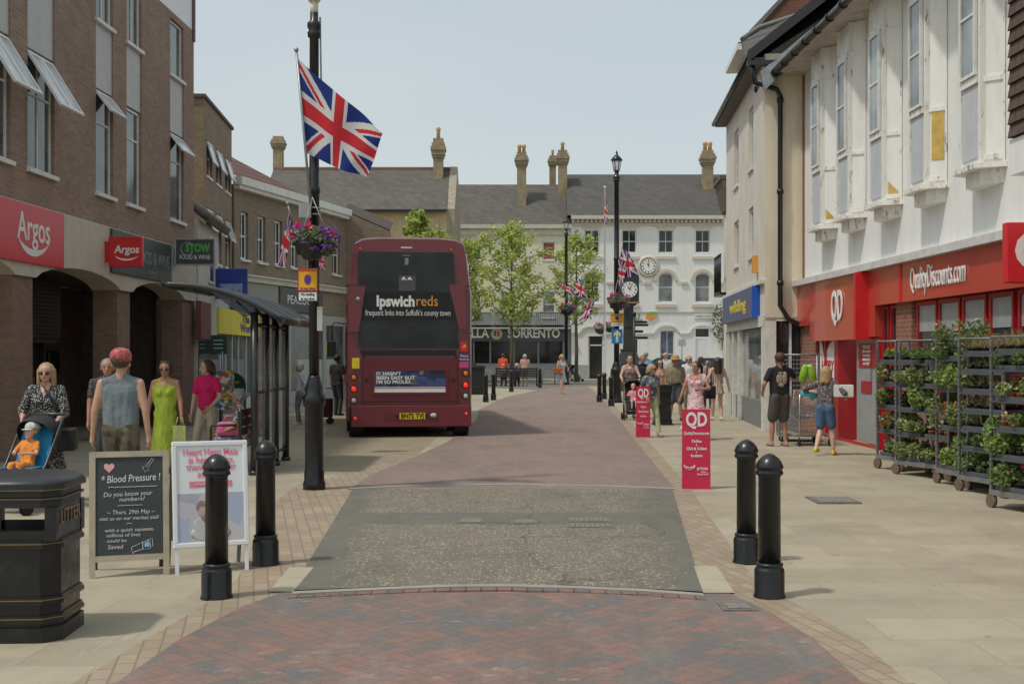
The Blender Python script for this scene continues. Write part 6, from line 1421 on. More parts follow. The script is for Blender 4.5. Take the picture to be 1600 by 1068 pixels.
# bin right pavement
x, y = G(1040, 664); t = thing('tall_bin', 'tall black street bin behind the farther red display board', 'litter bin', (x-.05, y+.25))
m = MB(); m.bbox(-.26, .26, -.25, .25, .14, .98, .015); m.build('body', BLK, t); m = MB(); m.prism(rrect(.33, .31, .05), 0, .05); m.prism(rrect(.30, .28, .05), .051, .139); m.prism(rrect(.29, .28, .04), .981, 1.2); m.prism(rrect(.31, .30, .04), 1.201, 1.25); m.build('rim', BLK, t); t.scale = (.72, .8, .77)
m = MB(); m.box(-.2, .2, -.285, -.281, 1.03, 1.15); m.build('opening', DARK, t)
# street clock tower
d = 56; x = (982-HX)*d/FPX; t = thing('clock_tower', 'black freestanding street clock with white dial behind the central lamp post', 'street clock', (x, d))
zz = lambda py: AT(0, py, d)[2]; cl = mat('dark_green_black', (.03, .036, .036), .5, var=.2)
m = MB(); sx_ = d/FPX
def fr_(w0, w1, z0, z1): 
    a, c = w0*sx_, w1*sx_; m.add([(-a, -a, z0), (a, -a, z0), (a, a, z0), (-a, a, z0), (-c, -c, z1), (c, -c, z1), (c, c, z1), (-c, c, z1)], [(0, 3, 2, 1), (4, 5, 6, 7), (0, 1, 5, 4), (1, 2, 6, 5), (2, 3, 7, 6), (3, 0, 4, 7)])
fr_(18, 18, 0, zz(572)); fr_(19.5, 19.5, zz(572), zz(568)); fr_(18, 11, zz(568), zz(548)); fr_(12, 12, zz(548), zz(545)); fr_(8, 7, zz(545), zz(478)); fr_(9, 13, zz(478), zz(474)); m.build('pedestal', cl, t)
m = MB(); fr_(15, 15, zz(472), zz(435)); m.yprism([(q[0], q[1]) for q in arc(0, zz(435), 15*sx_, 0, 180, 12, 13*sx_)], -15*sx_, 15*sx_); m.build('clock_case', cl, t)
m = MB(); fr_(16.5, 16.5, zz(474), zz(472.2)); o = m.build('moulding', mat('old_gold', (.35, .27, .12), .5), t)
df = bpy.data.objects.new('clock_dial', None); link(df, t); df.location = (-.0, -15*sx_-.01, zz(453)); clockface(df, .36, SIGNW, hm=(11, 3))
# fingerpost
d = 50; x = (991-HX)*d/FPX; t = thing('fingerpost', 'black fingerpost with several pointing arms right of the street clock', 'signpost', (x, d)); zz = lambda py: AT(0, py, d)[2]
m = MB(); m.tube([(0, 0, 0), (0, 0, zz(495))], .05, 8); m.ball((0, 0, zz(491)), (.09, .04, .11)); m.build('post', BLK, t)
for px0, px1, py in ((990, 1012, 503), (990, 1014, 507.5), (990, 1006, 517.5), (990, 1013, 527.5), (987, 975, 512)):
    a, c = (px0-991)*d/FPX, (px1-991)*d/FPX; m = MB(); s_ = 1 if c > a else -1
    m.yprism([(a, zz(py)-.05), (c-.06*s_, zz(py)-.05), (c, zz(py)), (c-.06*s_, zz(py)+.05), (a, zz(py)+.05)], -.02, .02); m.build('finger', BLK, t)
x_, z_ = F6.at(1016, 494)
t = thing('colourful_logo', 'small coloured lettering mark on the white wall above the fingerpost', 'sign', (4.11+x_, 83.72, z_)); text('lettering', 'AL', .75, mat('grey_letters', (.25, .25, .25), .5), t, (-1.0, 0, -.1), bold=.02, shear=.2)
m = MB(); m.yprism([(-.35, -.2), (.15, -.2), (.5, .1), (-.2, .15)], -.03, 0); m.build('mark', mat('mark_orange', (.8, .3, .03), .5), t); m = MB(); m.yprism([(-.15, .16), (.5, .11), (.45, .3), (-.05, .3)], -.03, 0); m.build('mark', mat('mark_green', (.1, .5, .1), .5), t)
d = 72; t = thing('parking_sign', 'small grey rectangular sign on a thin pole in front of the white building', 'sign', ((1065.5-HX)*d/FPX, d)); m = MB(); m.tube([(0, 0, 0), (0, 0, AT(0, 527, d)[2])], .035, 6); m.build('pole', STEEL, t); m = MB(); zc = AT(0, 535, d)[2]; m.box(-.22, .22, -.05, -.036, zc-.2, zc+.2); m.build('panel', mat('sign_back', (.4, .42, .42), .5), t)
# cars
def car(x, y, rz, c, label, L_=4.2, Wd=1.75, H=1.45):
    t = thing('parked_car', label, 'car', (x, y), rz, 'cars parked in the square'); pm = mat('car_'+str(c), c, .25, metal=.3, coat=.6, var=.03)
    m = MB(); prof = [(-L_/2, .3), (-L_/2, .75), (-L_/2+.25, .88), (-L_/2+1.0, .95), (-L_/2+1.05, .955), (L_/2-.5, .95), (L_/2-.05, .82), (L_/2, .6), (L_/2, .3)]
    m.yprism(prof, -Wd/2, Wd/2); bd_ = m.build('body', pm, t)
    m = MB(); a = [(-L_/2+.75, .95), (-L_/2+1.55, H-.04), (-L_/2+2.0, H), (L_/2-1.2, H-.03), (L_/2-.35, .95)]; n = len(a)
    vs = [(x_, -Wd/2+.06+(z_-.95)*.3, z_) for x_, z_ in a]+[(x_, Wd/2-.06-(z_-.95)*.3, z_) for x_, z_ in a]
    m.add(vs, [list(range(n)), list(range(n, 2*n))[::-1]]+[(i, n+i, n+(i+1) % n, (i+1) % n) for i in range(n)]); m.build('cabin_glass', GLS, t)
    m = MB(); m.box(-L_/2+1.65, L_/2-1.25, -Wd/2+.22, Wd/2-.22, H-.02, H+.015); m.build('roof', pm, t)
    for sx1 in (-1, 1):
        for sy1 in (-1, 1):
            m = MB(); yy = sy1*(Wd/2-.0); m.tube([(sx1*(L_/2-.8), yy-sy1*.2, .31), (sx1*(L_/2-.8), yy+sy1*.01, .31)], .31, 16); w_ = m.build('wheel', TYR, t); MB().tube([(sx1*(L_/2-.8), yy+sy1*.011, .31), (sx1*(L_/2-.8), yy+sy1*.02, .31)], .19, 12).build('rim', STEEL, w_)
    m = MB(); m.bbox(-L_/2-.02, -L_/2+.12, -Wd/2+.05, -Wd/2+.4, .6, .75, .03); m.bbox(-L_/2-.02, -L_/2+.12, Wd/2-.4, Wd/2-.05, .6, .75, .03); m.build('headlight', LW, t)
    return t
car((748-HX)*66/FPX-1.2, 66, R(180), (.42, .45, .48), 'silver car parked by the restaurant, partly hidden by the bus')
car((1048-HX)*74/FPX, 74, R(172), (.03, .05, .07), 'dark car parked behind the group of pedestrians'); car((1120-HX)*72/FPX, 72, R(185), (.02, .022, .03), 'black car parked at the far right of the square')

# plant trolleys
POT = mat('terracotta_pot', (.36, .13, .06), .8); BPOT = mat('black_pot', (.02, .02, .02), .6); TRAY = mat('grey_tray', (.09, .10, .105), .5)
tro_src = [None]
def trolley(px, py, rz, label, shelves, H=1.88, Lx=1.30, D=.56):
    x, y = G(px, py)
    t = thing('plant_trolley', label, 'plant trolley', (x, y), rz, 'steel plant trolleys')
    for sx1 in (0, 1):
        for sy1 in (0, 1):
            m = MB(); xx, yy = sx1*Lx, sy1*D; m.box(xx-.016, xx+.016, yy-.014, yy+.014, .17, H)
            for k in range(26): m.box(xx-.005, xx+.005, yy-.0155, yy-.0142, .25+k*.06, .275+k*.06, 1)
            m.build('upright', [mat('trolley_steel', (.26, .28, .30), .45, metal=.6, var=.25, scale=10), DARK], t)
            m = MB(); m.tube([(xx, yy-.02, .075), (xx, yy+.025, .075)], .075, 14); m.box(xx-.03, xx+.03, yy-.012, yy+.012, .10, .168); m.build('castor', mat('castor_rubber', (.16, .11, .08), .7), t)
    m = MB(); m.bbox(-.02, Lx+.02, -.02, D+.02, .14, .2, .005); m.build('base', STEEL, t)
    m = MB(); m.tube([(0, 0, H), (0, D, H)], .015, 6); m.tube([(Lx, 0, H), (Lx, D, H)], .015, 6); m.tube([(0, 0, H), (Lx, 0, H)], .013, 6); m.build('top_bar', STEEL, t)
    for z in shelves:
        m = MB(); m.box(.018, Lx-.018, -.012, D+.01, z-.02, z); m.build('shelf', mat('shelf_metal', (.14, .15, .16), .5, metal=.5), t)
    return t, x, y
kinds = {
 'bedding': ('small green bedding plants', LF, [WHF, YLF], 6, .11),
 'pansy': ('trailing petunias with white and violet flowers', LF, [WHF, VIO, PUR, PNK], 12, .19),
 'dark': ('dark seedlings in black pots', [LF[1], LF[0], LF[1]], [], 0, .10),
 'white': ('pale flowered plants in terracotta pots', [LF[0], LF[2], leafmat('leaf_cream', (.34, .36, .18))], [WHF, WHF, YLF], 12, .14),
 'bush': ('bushy leafy plants', [LF[0], leafmat('leaf_bright', (.30, .44, .10)), LF[2]], [YLF], 3, .30),
 'orange': ('green plants with orange flowers', LF, [leafmat('petal_orange', (.75, .22, .02)), YLF], 16, .28),
 'straw': ('dry straw-coloured grasses', [leafmat('straw', (.42, .30, .15)), leafmat('straw_dark', (.26, .19, .10)), LF[2]], [], 0, .16),
 'rose': ('tall grey-green dianthus with red flowers', [leafmat('leaf_grey', (.15, .19, .12)), LF[0], LF[2]], [REDF, REDF, PNK], 5, .36),
 'dry': ('drooping thin stemmed plants', [LF[2], leafmat('straw', (.42, .30, .15)), LF[0]], [], 0, .12),
 'pink': ('green plants with magenta flowers', LF, [PNK], 5, .18)}
ordn = ['bottom', 'second', 'third', 'fourth', 'fifth', 'sixth', 'seventh']
def fill(x, y, rz, z, x0, x1, kind, where, seed, D=.5):
    desc, lm, fm, nf, hh = kinds[kind]; rr = random.Random(seed); w = x1-x0; cxl = (x0+x1)/2
    c, s_ = math.cos(rz), math.sin(rz); wx_, wy_ = x+c*cxl-s_*D/2, y+s_*cxl+c*D/2
    t = thing('plant_tray', f'{desc}, {where}', 'plants', (wx_, wy_, z+.001), rz, 'trays of plants on the trolleys')
    m = MB(); hw, hd = w/2-.02, D/2-.01
    m.box(-hw, hw, -hd, hd, 0, .012); m.box(-hw, hw, -hd, -hd+.008, .012, .05); m.box(-hw, hw, hd-.008, hd, .012, .05); m.box(-hw, -hw+.008, -hd+.009, hd-.009, .012, .05); m.box(hw-.008, hw, -hd+.009, hd-.009, .012, .05); m.build('tray', TRAY, t)
    nx_, ny_ = max(2, int(w/.13)), 3; pm = POT if kind in ('white', 'bedding') and rr.random() < .7 else BPOT; m = MB()
    for i in range(nx_):
        for j in range(ny_): m.lathe([(.035, .013), (.05, .09), (.053, .095)], (-hw+.06+(w-.16)*i/max(1, nx_-1), -hd+.07+(D-.16)*j/2, 0), 8)
    m.build('pots', pm, t)
    if kind == 'white' and rr.random() < .25:
        m = MB()
        for i in range(nx_): 
            q = -hw+.07+(w-.16)*i/max(1, nx_-1); m.add([(q-.018, -hd+.005, .05), (q+.018, -hd+.005, .05), (q+.018, -hd+.01, .12), (q-.018, -hd+.01, .12)], [(0, 1, 2, 3)])
        m.build('plant_labels', SIGNW, t)
    m = MB(); n = {'dark': 320, 'dry': 260, 'straw': 900, 'bedding': 700, 'bush': 1500}.get(kind, 1100)
    if kind in ('straw', 'dry'):
        for _ in range(n//3):
            a = Vector((rr.uniform(-hw, hw), rr.uniform(-hd, hd), .08)); e = a+Vector((rr.gauss(0, .09), rr.gauss(-.05, .09), rr.uniform(-.05, hh*1.3))); mid_ = a.lerp(e, .5)+Vector((0, 0, .07)); q = Vector((.004, 0, 0))
            m.add([a-q, a+q, mid_+q, mid_-q, e], [(0, 1, 2, 3), (3, 2, 4)], rr.randrange(3))
    else:
        for i in range(nx_*2):
            cx1 = rr.uniform(-hw-.03, hw+.03); cy1 = rr.uniform(-hd-.09, hd); h_ = hh*rr.uniform(.5, 1.2)
            m.leaves((cx1, cy1, .09+h_*.45), (.075+hh*.15, .10, h_*.60+.02), n//(nx_*2), .042+hh*.05, rr, 3, up=.6)
    m.build('foliage', lm, t)
    if nf:
        m = MB()
        for _ in range(nf):
            m.leaves((rr.uniform(-hw, hw), -hd-rr.uniform(-.12, .05), .09+hh*rr.uniform(.3, 1.15)), (.014,)*3, 7, .034, rr, 1)
            k = rr.randrange(len(fm))
            for q in range(7): m.m[-1-q] = k
        m.build('flowers', fm, t)
def load(px, py, rz, label, short, shelves, kinds_, seed, Lx=1.3):
    t, x, y = trolley(px, py, rz, label, shelves, Lx=Lx)
    for i, (z, ks) in enumerate(zip(shelves, kinds_)):
        for j, k in enumerate(ks):
            a = Lx*j/len(ks)+.03; c = Lx*(j+1)/len(ks)-.03
            fill(x, y, rz, z, a, c, k, f'{"left" if j == 0 else "right"} half of the {ordn[i]} shelf, {short}' if len(ks) > 1 else f'{ordn[i]} shelf, {short}', seed+i*7+j, .5)
    return t
rzT = math.atan2(-1, .016)
sh5 = [.205, .55, .90, 1.24, 1.56]
load(1371, 731, R(-72), 'steel plant trolley nearest the shop door', 'trolley nearest the door', sh5, [['pansy'], ['pansy'], ['pink'], ['pansy'], ['bedding']], 100, Lx=.55)
load(1400, 740, R(-68), 'steel plant trolley second from the shop door', 'second trolley', sh5, [['white', 'bedding'], ['white', 'white'], ['bush', 'white'], ['white', 'bedding'], ['dark', 'dark']], 200, Lx=1.05)
load(1464, 754, R(-80), 'steel plant trolley third from the shop door, with orange flowers and red dianthus on top', 'third trolley', [.205, .72, 1.22, 1.62], [['bush'], ['orange'], ['bush'], ['rose']], 300, Lx=.75)
load(1499, 766, R(-74), 'steel plant trolley fourth from the shop door, topped with dry grasses', 'fourth trolley', [.205, .52, .76, .98, 1.22, 1.46, 1.68], [['dark'], ['dark'], ['dry'], ['dry'], ['dry'], ['dry'], ['straw']], 400, Lx=.82)
load(1549, 792, R(-76), 'nearest steel plant trolley, cut by the right edge of the picture', 'nearest trolley', [.205, .55, .86, 1.18, 1.52, 1.70], [['pink', 'bedding'], ['bush', 'bush'], ['bedding', 'bedding'], ['white', 'pink'], ['dark', 'dark'], ['straw', 'dark']], 500, Lx=1.3)
# roll cage and shopping trolley by the door
def wiregrid(m, p, u, v, nu, nv, r=.0045):
    p, u, v = Vector(p), Vector(u), Vector(v)
    for i in range(nu+1): m.tube([p+u*i/nu, p+u*i/nu+v], r, 4, smooth=False)
    for i in range(nv+1): m.tube([p+v*i/nv, p+v*i/nv+u], r, 4, smooth=False)
x, y = G(1243, 690); t = thing('roll_cage', 'tall grey wire roll cage behind the man in the black t-shirt', 'roll cage', (x, y), R(-8))
m = MB()
for a in ((0, 0), (.78, 0), (0, .7), (.78, .7)): m.tube([(a[0]-.3, a[1], .12), (a[0]-.3, a[1], 1.68)], .016, 6)
m.tube([(-.3, 0, 1.68), (.48, 0, 1.68)], .016, 6); m.tube([(-.3, .7, 1.68), (.48, .7, 1.68)], .016, 6); m.box(-.32, .5, -.02, .72, .10, .14); m.build('frame', STEEL, t)
m = MB(); wiregrid(m, (-.3, .7, .14), (.78, 0, 0), (0, 0, 1.52), 12, 18); wiregrid(m, (-.3, 0, .14), (0, .7, 0), (0, 0, 1.52), 9, 18); wiregrid(m, (.48, 0, .14), (0, .7, 0), (0, 0, 1.52), 9, 18); m.build('mesh_panel', STEEL, t)
for a in ((-.25, .05), (.43, .05), (-.25, .65), (.43, .65)): m = MB(); m.tube([(a[0]-.015, a[1], .05), (a[0]+.015, a[1], .05)], .05, 10); m.build('castor', TYR, t)
x, y = G(1268, 696); t = thing('shopping_trolley', 'chrome shopping trolley piled with shopping beside the shop door', 'shopping trolley', (x, y), R(4))
m = MB(); wiregrid(m, (-.28, -.1, .5), (.6, 0, 0), (0, 0, .38), 14, 8); wiregrid(m, (-.24, .75, .58), (.5, 0, 0), (0, 0, .3), 10, 5); wiregrid(m, (-.28, -.1, .5), (.04, .85, .08), (0, 0, .36), 14, 8); wiregrid(m, (.32, -.1, .5), (-.04, .85, .08), (0, 0, .36), 14, 8); wiregrid(m, (-.28, -.1, .5), (.6, 0, 0), (0, .85, .05), 10, 12); m.build('basket', STEEL, t)
m = MB()
for s_ in (-.27, .30): m.tube([(s_, -.12, .1), (s_, -.12, .5), (s_, -.16, .95)], .016, 6); m.tube([(s_, -.12, .2), (s_*.9, .75, .16)], .016, 6)
m.tube([(-.27, -.16, .95), (.30, -.16, .95)], .018, 8); m.box(-.24, .27, -.1, .65, .2, .24); m.build('frame', mat('chrome', (.55, .55, .56), .2, metal=.9), t)
for a in ((-.27, -.12), (.30, -.12), (-.24, .72), (.27, .72)): m = MB(); m.tube([(a[0]-.014, a[1], .065), (a[0]+.014, a[1], .065)], .065, 12); m.build('castor', TYR, t)
def loose(name, label, cat, px, py, d, build, m):
    p = AT(px, py, d); t = build(); o = t.build(name, m); o.location = p; tag(o, label, cat); return o
x, y = t.location.x, t.location.y
o = MB().bbox(-.2, .2, -.13, .13, -.15, .15, .02).build('shopping_bag', dots('printed_bag', (.55, .42, .35), [(.6, .05, .06), (.7, .6, .5), (.4, .3, .2)], 30)); o.location = AT(1258, 622, y+.12); tag(o, 'red-trimmed patterned shopping bag in the top of the shopping trolley', 'bag')
GRB = dots('green_pack', (.25, .48, .03), [(.7, .72, .6), (.1, .3, .02)], 14, .25, .3)
for px, a, l in ((1256, 14, 'left green and white compost sack leaning in the shopping trolley'), (1268, -14, 'right green and white compost sack leaning in the shopping trolley')):
    m = MB(); m.lathe([(.05, -.17), (.07, -.14), (.075, 0), (.065, .12), (.03, .17)], (0, 0, 0), 10, sx=1, sy=.7); o = m.build('compost_sack', GRB); o.location = AT(px, 583, y+.3); o.rotation_euler = (0, R(a), 0); tag(o, l, 'sack', 'green sacks in the shopping trolley')
# other small things
x, y = G(373, 662); t = thing('pavement_sign', 'rounded green-topped pavement sign outside the bookshop', 'A-board', (x-.15, y))
m = MB(); m.tube([(-.3, 0, 0), (-.3, 0, .95)]+[(-.3*math.cos(a), 0, .95+.28*math.sin(a)) for a in [i*math.pi/8 for i in range(1, 8)]]+[(.3, 0, .95), (.3, 0, 0)], .025, 6); m.build('frame', mat('dark_green', (.01, .05, .03), .5), t)
m = MB(); m.yprism([(-.28, .86), (.28, .86)]+arc(0, .95, .28, 0, 180, 10), .0, .02); m.build('header', mat('dark_green', (.01, .05, .03), .5), t); m = MB(); m.box(-.28, .28, 0, .02, .25, .855); m.build('poster', mat('pale_poster', (.5, .52, .5), .5, var=.15, scale=9), t)
text('lettering', 'Jones', .14, mat('lime_letters', (.4, .5, .08), .5), t, (0, -.004, 1.02), shear=.4)
x, y, z = AT(341, 538, 31); t = thing('hanging_board', 'dark green board hung out from the shop below the yellow sign', 'sign', (x, y, z), R(25)); MB().bbox(-.22, .22, 0, .03, -.24, .24, .01).build('panel', mat('dark_green', (.01, .05, .03), .5), t); m = MB(); m.tube([(-.2, 0, .2), (-.65, .05, .0)], .012, 5); m.build('bracket', WHT, t)
m = MB()
for k in range(3): m.box(-.12, .12, -.004, -.001, .1-.1*k, .115-.1*k)
m.build('writing', SIGNW, t)
x, y = G(356, 668); t = thing('card_rack', 'rack of bright cards and toys by the bookshop window', 'display rack', (x-.25, y+.5)); m = MB(); m.tube([(0, 0, 0), (0, 0, 1.75)], .02, 6); m.box(-.2, .2, -.2, .2, 0, .03); m.build('stand', STEEL, t)
m = MB(); m.box(-.25, .25, -.15, .15, .4, 1.3); m.build('cards', dots('bright_cards', (.4, .45, .4), [(.6, .1, .05), (.7, .55, .05), (.1, .3, .1), (.7, .7, .65), (.05, .15, .4)], 14, .8), t)
# ================================================================ PEOPLE
def ik(S, T, a, b, hint):
    S, T, hint = Vector(S), Vector(T), Vector(hint); d = T-S; L = min(d.length, (a+b)*.995); u = d.normalized(); T = S+u*L
    x = (a*a-b*b+L*L)/(2*L); hh = math.sqrt(max(0, a*a-x*x)); n = (hint-u*hint.dot(u)).normalized()
    return S+u*x+n*hh, T
def remeshed(mb, vox, sm=4):
    me = bpy.data.meshes.new('tmp'); me.from_pydata(mb.v, [], mb.f); o = bpy.data.objects.new('tmp', me); COL.objects.link(o)
    md = o.modifiers.new('r', 'REMESH'); md.mode = 'VOXEL'; md.voxel_size = vox; md.adaptivity = 0
    ms = o.modifiers.new('s', 'SMOOTH'); ms.factor = .5; ms.iterations = sm
    bpy.context.view_layer.update(); out = bpy.data.meshes.new_from_object(o.evaluated_get(DG())); bpy.data.objects.remove(o); bpy.data.meshes.remove(me); return out
FEAT = mat('dark_feature', (.03, .02, .018), .5); LIP = mat('lip', (.35, .12, .10), .5)
SK1 = mat('skin_light', (.52, .30, .21), .5, var=.06, spec=.35); SK2 = mat('skin_pale', (.60, .38, .29), .5, var=.05, spec=.35); SK3 = mat('skin_tan', (.42, .22, .145), .5, var=.06, spec=.35)
def person(label, px, py, feet_y=None, d=None, rz=0, h=1.7, w=1.0, skin=SK1, top=None, bottom=None, shoe=None, sleeve='short', low='trousers', hem=.55, flare=.2, neck=None, vneck=0,
           hands=None, feet=None, hair='short', hairm=None, yaw=0, lean=0, pel=0, bust=0, glasses=None, hat=None, hatm=None, fem=False, belly=0, group=None, knee=None, loc=None, shortz=.52, belt=None, headk=1.0, z0c=1.06):
    if loc is None:
        x, y = G(px, py) if d is None else ((px-HX)*d/FPX, d); loc = (x, y, 0)
    s = h/1.75; t = thing('person', label, 'person', loc, rz, group); t.scale = (s, s, s); y = loc[1]
    near = y < 20; vox = .012 if near else (.016 if y < 35 else .026)
    P = []                                                         # p0, p1, r0, r1, sy, region
    sh = .165 if fem else .19; hp_ = .085; wq = w
    hands = hands or ((-.25, -.05, .86), (.25, -.05, .86)); feet = feet or ((-.10, .02, .07), (.10, -.05, .07))
    LN = math.tan(R(lean))
    def up(x, y_, z): return (x, y_-(z-.95)*LN, z+pel)
    dress = low in ('dress', 'skirt'); treg = 1; breg = 1 if low == 'dress' else 2
    P += [(up(-.06, .01, .92), up(.06, .01, .92), .108*wq, .108*wq, .9, breg if low != 'shirttail' else 1), (up(0, 0, .95), up(0, 0, 1.12), .125*wq, .112*wq, .85, breg if (belt or dress) else 1), (up(0, -.01*belly, 1.06), up(0, 0, 1.30), .112*wq+.02*belly, .125*wq, .82, treg),
          (up(-.05, 0, 1.12), up(.05, 0, 1.12), .09*wq+.03*belly, .09*wq+.03*belly, .9, treg), (up(-.07, 0, 1.27), up(.07, 0, 1.27), .10*wq, .10*wq, .88, treg), (up(-sh+.04, .01, 1.405), up(sh-.04, .01, 1.405), .064, .064, .9, treg), (up(-sh+.07, .01, 1.42), up(0, .0, 1.475), .05, .05, .9, treg), (up(sh-.07, .01, 1.42), up(0, .0, 1.475), .05, .05, .9, treg)]
    for k in (-1, 1): P.append((up(k*.055*wq, 0, .95 if low in ('trousers', 'shorts') and not belt else 1.08), up(k*.082*wq, 0, 1.32), .118*wq if not fem else .100*wq, .102*wq if not fem else .092*wq, .88, treg))
    if bust: P += [(up(k*.065, -.055, 1.26), up(k*.065, -.065, 1.25), .06*bust*wq, .055*bust*wq, 1, treg) for k in (-1, 1)]
    P.append((up(0, .008, 1.465), up(0, -.005, 1.56), .053, .05, 1, 0))
    yc, ys_ = math.cos(R(yaw)), math.sin(R(yaw)); 
    def hd(x, y_, z): x, y_, z = x*1.07*headk, y_*1.05*headk, (1.735-.24)+(.24+(z-1.75)*1.06)*headk; return up(x*yc-y_*ys_, x*ys_+y_*yc-.012, z)
    P += [(hd(0, .025, 1.655), hd(0, -.01, 1.66), .090*headk, .087*headk, 1, 0), (hd(0, -.025, 1.60), hd(0, -.035, 1.575), .071*headk, .056*headk, 1, 0), (hd(0, -.05, 1.555), hd(0, -.052, 1.55), .036*headk, .03*headk, 1, 0), (hd(0, -.088, 1.632), hd(0, -.106, 1.602), .010, .014, 1, 0)]
    P += [(hd(k*.084, .01, 1.625), hd(k*.086, .012, 1.60), .016, .012, 1, 0) for k in (-1, 1)]
    HD = []
    for k, Tg in ((-1, hands[0]), (1, hands[1])):
        S = Vector(up(k*sh, .01, 1.40)); Tg = Vector(Tg) if not isinstance(Tg, tuple) or len(Tg) == 3 else Vector(Tg)
        hint = Vector((k*.8, .8, -.3)); E, Wr = ik(S, Tg, .29, .25, hint); D = (Wr-E).normalized()
        P += [(S, E, .052*wq**.5, .041, 1, 0), (E, Wr, .041, .027, 1, 0), (Wr, Wr+D*.075, .026, .032, .8, 0)]
        tt = {'none': 0, 'cap': .25, 'short': .62, 'half': .95, 'long': 1}[sleeve]
        if tt: P.append((S, S.lerp(E, tt), .064*wq**.5, .058*wq**.5, 1, treg))
        if sleeve == 'half': P.append((E, E.lerp(Wr, .15), .056, .052, 1, treg))
        if sleeve == 'long': P.append((E, E.lerp(Wr, .9), .055, .042, 1, treg))
        HD.append((Wr, D, k))
    for k, Ft in ((-1, feet[0]), (1, feet[1])):
        H_ = Vector(up(k*hp_, .01, .92)); Ft = Vector(Ft); hint = Vector(knee or (k*.05, -1, 0)); Kn, An = ik(H_, Ft, .43, .43, hint)
        if low == 'trousers': P += [(H_, Kn, .098*wq, .072, 1, 2), (Kn, Kn.lerp(An, .93), .070, .056, 1, 2)]
        elif low == 'shorts': P += [(H_, H_.lerp(Kn, shortz if shortz > .6 else .88), .105*wq, .092*wq, 1, 2)]
        P += [(H_, Kn, .082*wq**.7, .055, 1, 0), (Kn, Kn.lerp(An, .35), .052, .058, 1, 0), (Kn.lerp(An, .35), An, .058, .036, 1, 0)]
        fd = Vector((k*.03, -1, 0)).normalized(); toe = An+fd*.15; toe.z = max(.03, An.z-.045); hl = An+Vector((0, .03, -.03)); hl.z = max(.032, hl.z)
        P += [(hl, toe, .042, .036, 1, 3), (An, hl, .038, .04, 1, 3)]
    mb = MB()
    for p0, p1, r0, r1, sy, reg in P: mb.capsule(p0, p1, r0, r1, sy, 12)
    C_ = []
    if dress:                                                       # flat-ended cone from waist to hem
        z0 = z0c; prof = [(.01, hem+.03), (flare*.93, hem+.02), (flare, hem), (flare*.99, hem+.03)]
        rr = random.Random(int(px)); fold = [rr.uniform(0, 6.28) for _ in range(3)]
        b = len(mb.v); seg = 28; rows = 8
        for i in range(rows+1):
            q = i/rows; z = hem+(z0-hem)*q; r = flare+(.118*wq-flare)*(q**.75)
            for kk in range(seg):
                a = 2*math.pi*kk/seg; r2 = r*(1+.09*(1-q)*math.sin(5*a+fold[0])+.05*(1-q)*math.sin(9*a+fold[1]))
                pt = up(r2*math.cos(a), r2*math.sin(a)*.85, z); mb.v.append(pt)
        for i in range(rows):
            for kk in range(seg): k2 = (kk+1) % seg; mb.f.append([b+i*seg+kk, b+i*seg+k2, b+(i+1)*seg+k2, b+(i+1)*seg+kk]); mb.m.append(0); mb.sm.append(True)
        mb.f.append([b+kk for kk in range(seg)][::-1]); mb.f.append([b+rows*seg+kk for kk in range(seg)]); mb.m += [0, 0]; mb.sm += [True, True]
    me = remeshed(mb, vox, 3)
    n = len(me.vertices); co_ = np.empty(n*3); me.vertices.foreach_get('co', co_); co_ = co_.reshape(-1, 3)
    nf = len(me.polygons); cen = np.empty(nf*3); me.polygons.foreach_get('center', cen); cen = cen.reshape(-1, 3)
    best = np.full(nf, 1e9); reg_ = np.zeros(nf, int)
    for p0, p1, r0, r1, sy, rg in P:
        p0, p1 = np.array(p0), np.array(p1); dv = p1-p0; L2 = max(dv@dv, 1e-8); tq = np.clip(((cen-p0)@dv)/L2, 0, 1); q = cen-(p0+tq[:, None]*dv); q[:, 1] /= sy
        ds = np.linalg.norm(q, axis=1)-(r0+(r1-r0)*tq)-(.004 if rg else 0); mk = ds < best; best[mk] = ds[mk]; reg_[mk] = rg
    z_ = cen[:, 2]-pel
    if dress:
        rad = np.hypot(cen[:, 0], (cen[:, 1]+(z_-.95)*LN)/.85); q = np.clip((z_-hem)/(z0c-hem), 0, 1); rl = flare+(.118*wq-flare)*q**.75
        mk = (z_ > hem-.01) & (z_ < z0c+.02) & (rad-rl*.86 > -.02) & (np.abs(cen[:, 0]) < flare*1.3) ; 
        # arms keep their own skin when they were the nearest surface
        arm = np.zeros(nf, bool)
        for p0, p1, r0, r1, sy, rg in P:
            pass
        mk &= ~((reg_ == 0) & (best < .012) & (rad > rl*1.12))
        reg_[mk] = breg
    if neck is not None:
        hx = cen[:, 0]; mk = (z_ > neck+np.abs(hx)*vneck) & (reg_ == 1) & (z_ < 1.5) & ((np.abs(hx) < sh-.02) | (sleeve in ('none',)))
        if vneck: mk &= cen[:, 1] < 0
        reg_[mk] = 0
        if vneck == 0 and sleeve == 'none':                          # thin straps
            st = (np.abs(np.abs(hx)-.085) < .014) & (z_ > neck) & (z_ < 1.47) & mk; reg_[st] = 1
    mats = [skin, top, bottom or top, shoe or BLK, FEAT, LIP]
    me.materials.clear()
    for m_ in mats: me.materials.append(m_)
    me.polygons.foreach_set('material_index', reg_.astype(np.int32)); me.polygons.foreach_set('use_smooth', np.ones(nf, bool))
    # fingers, eyes and mouth join the same mesh
    ex = MB()
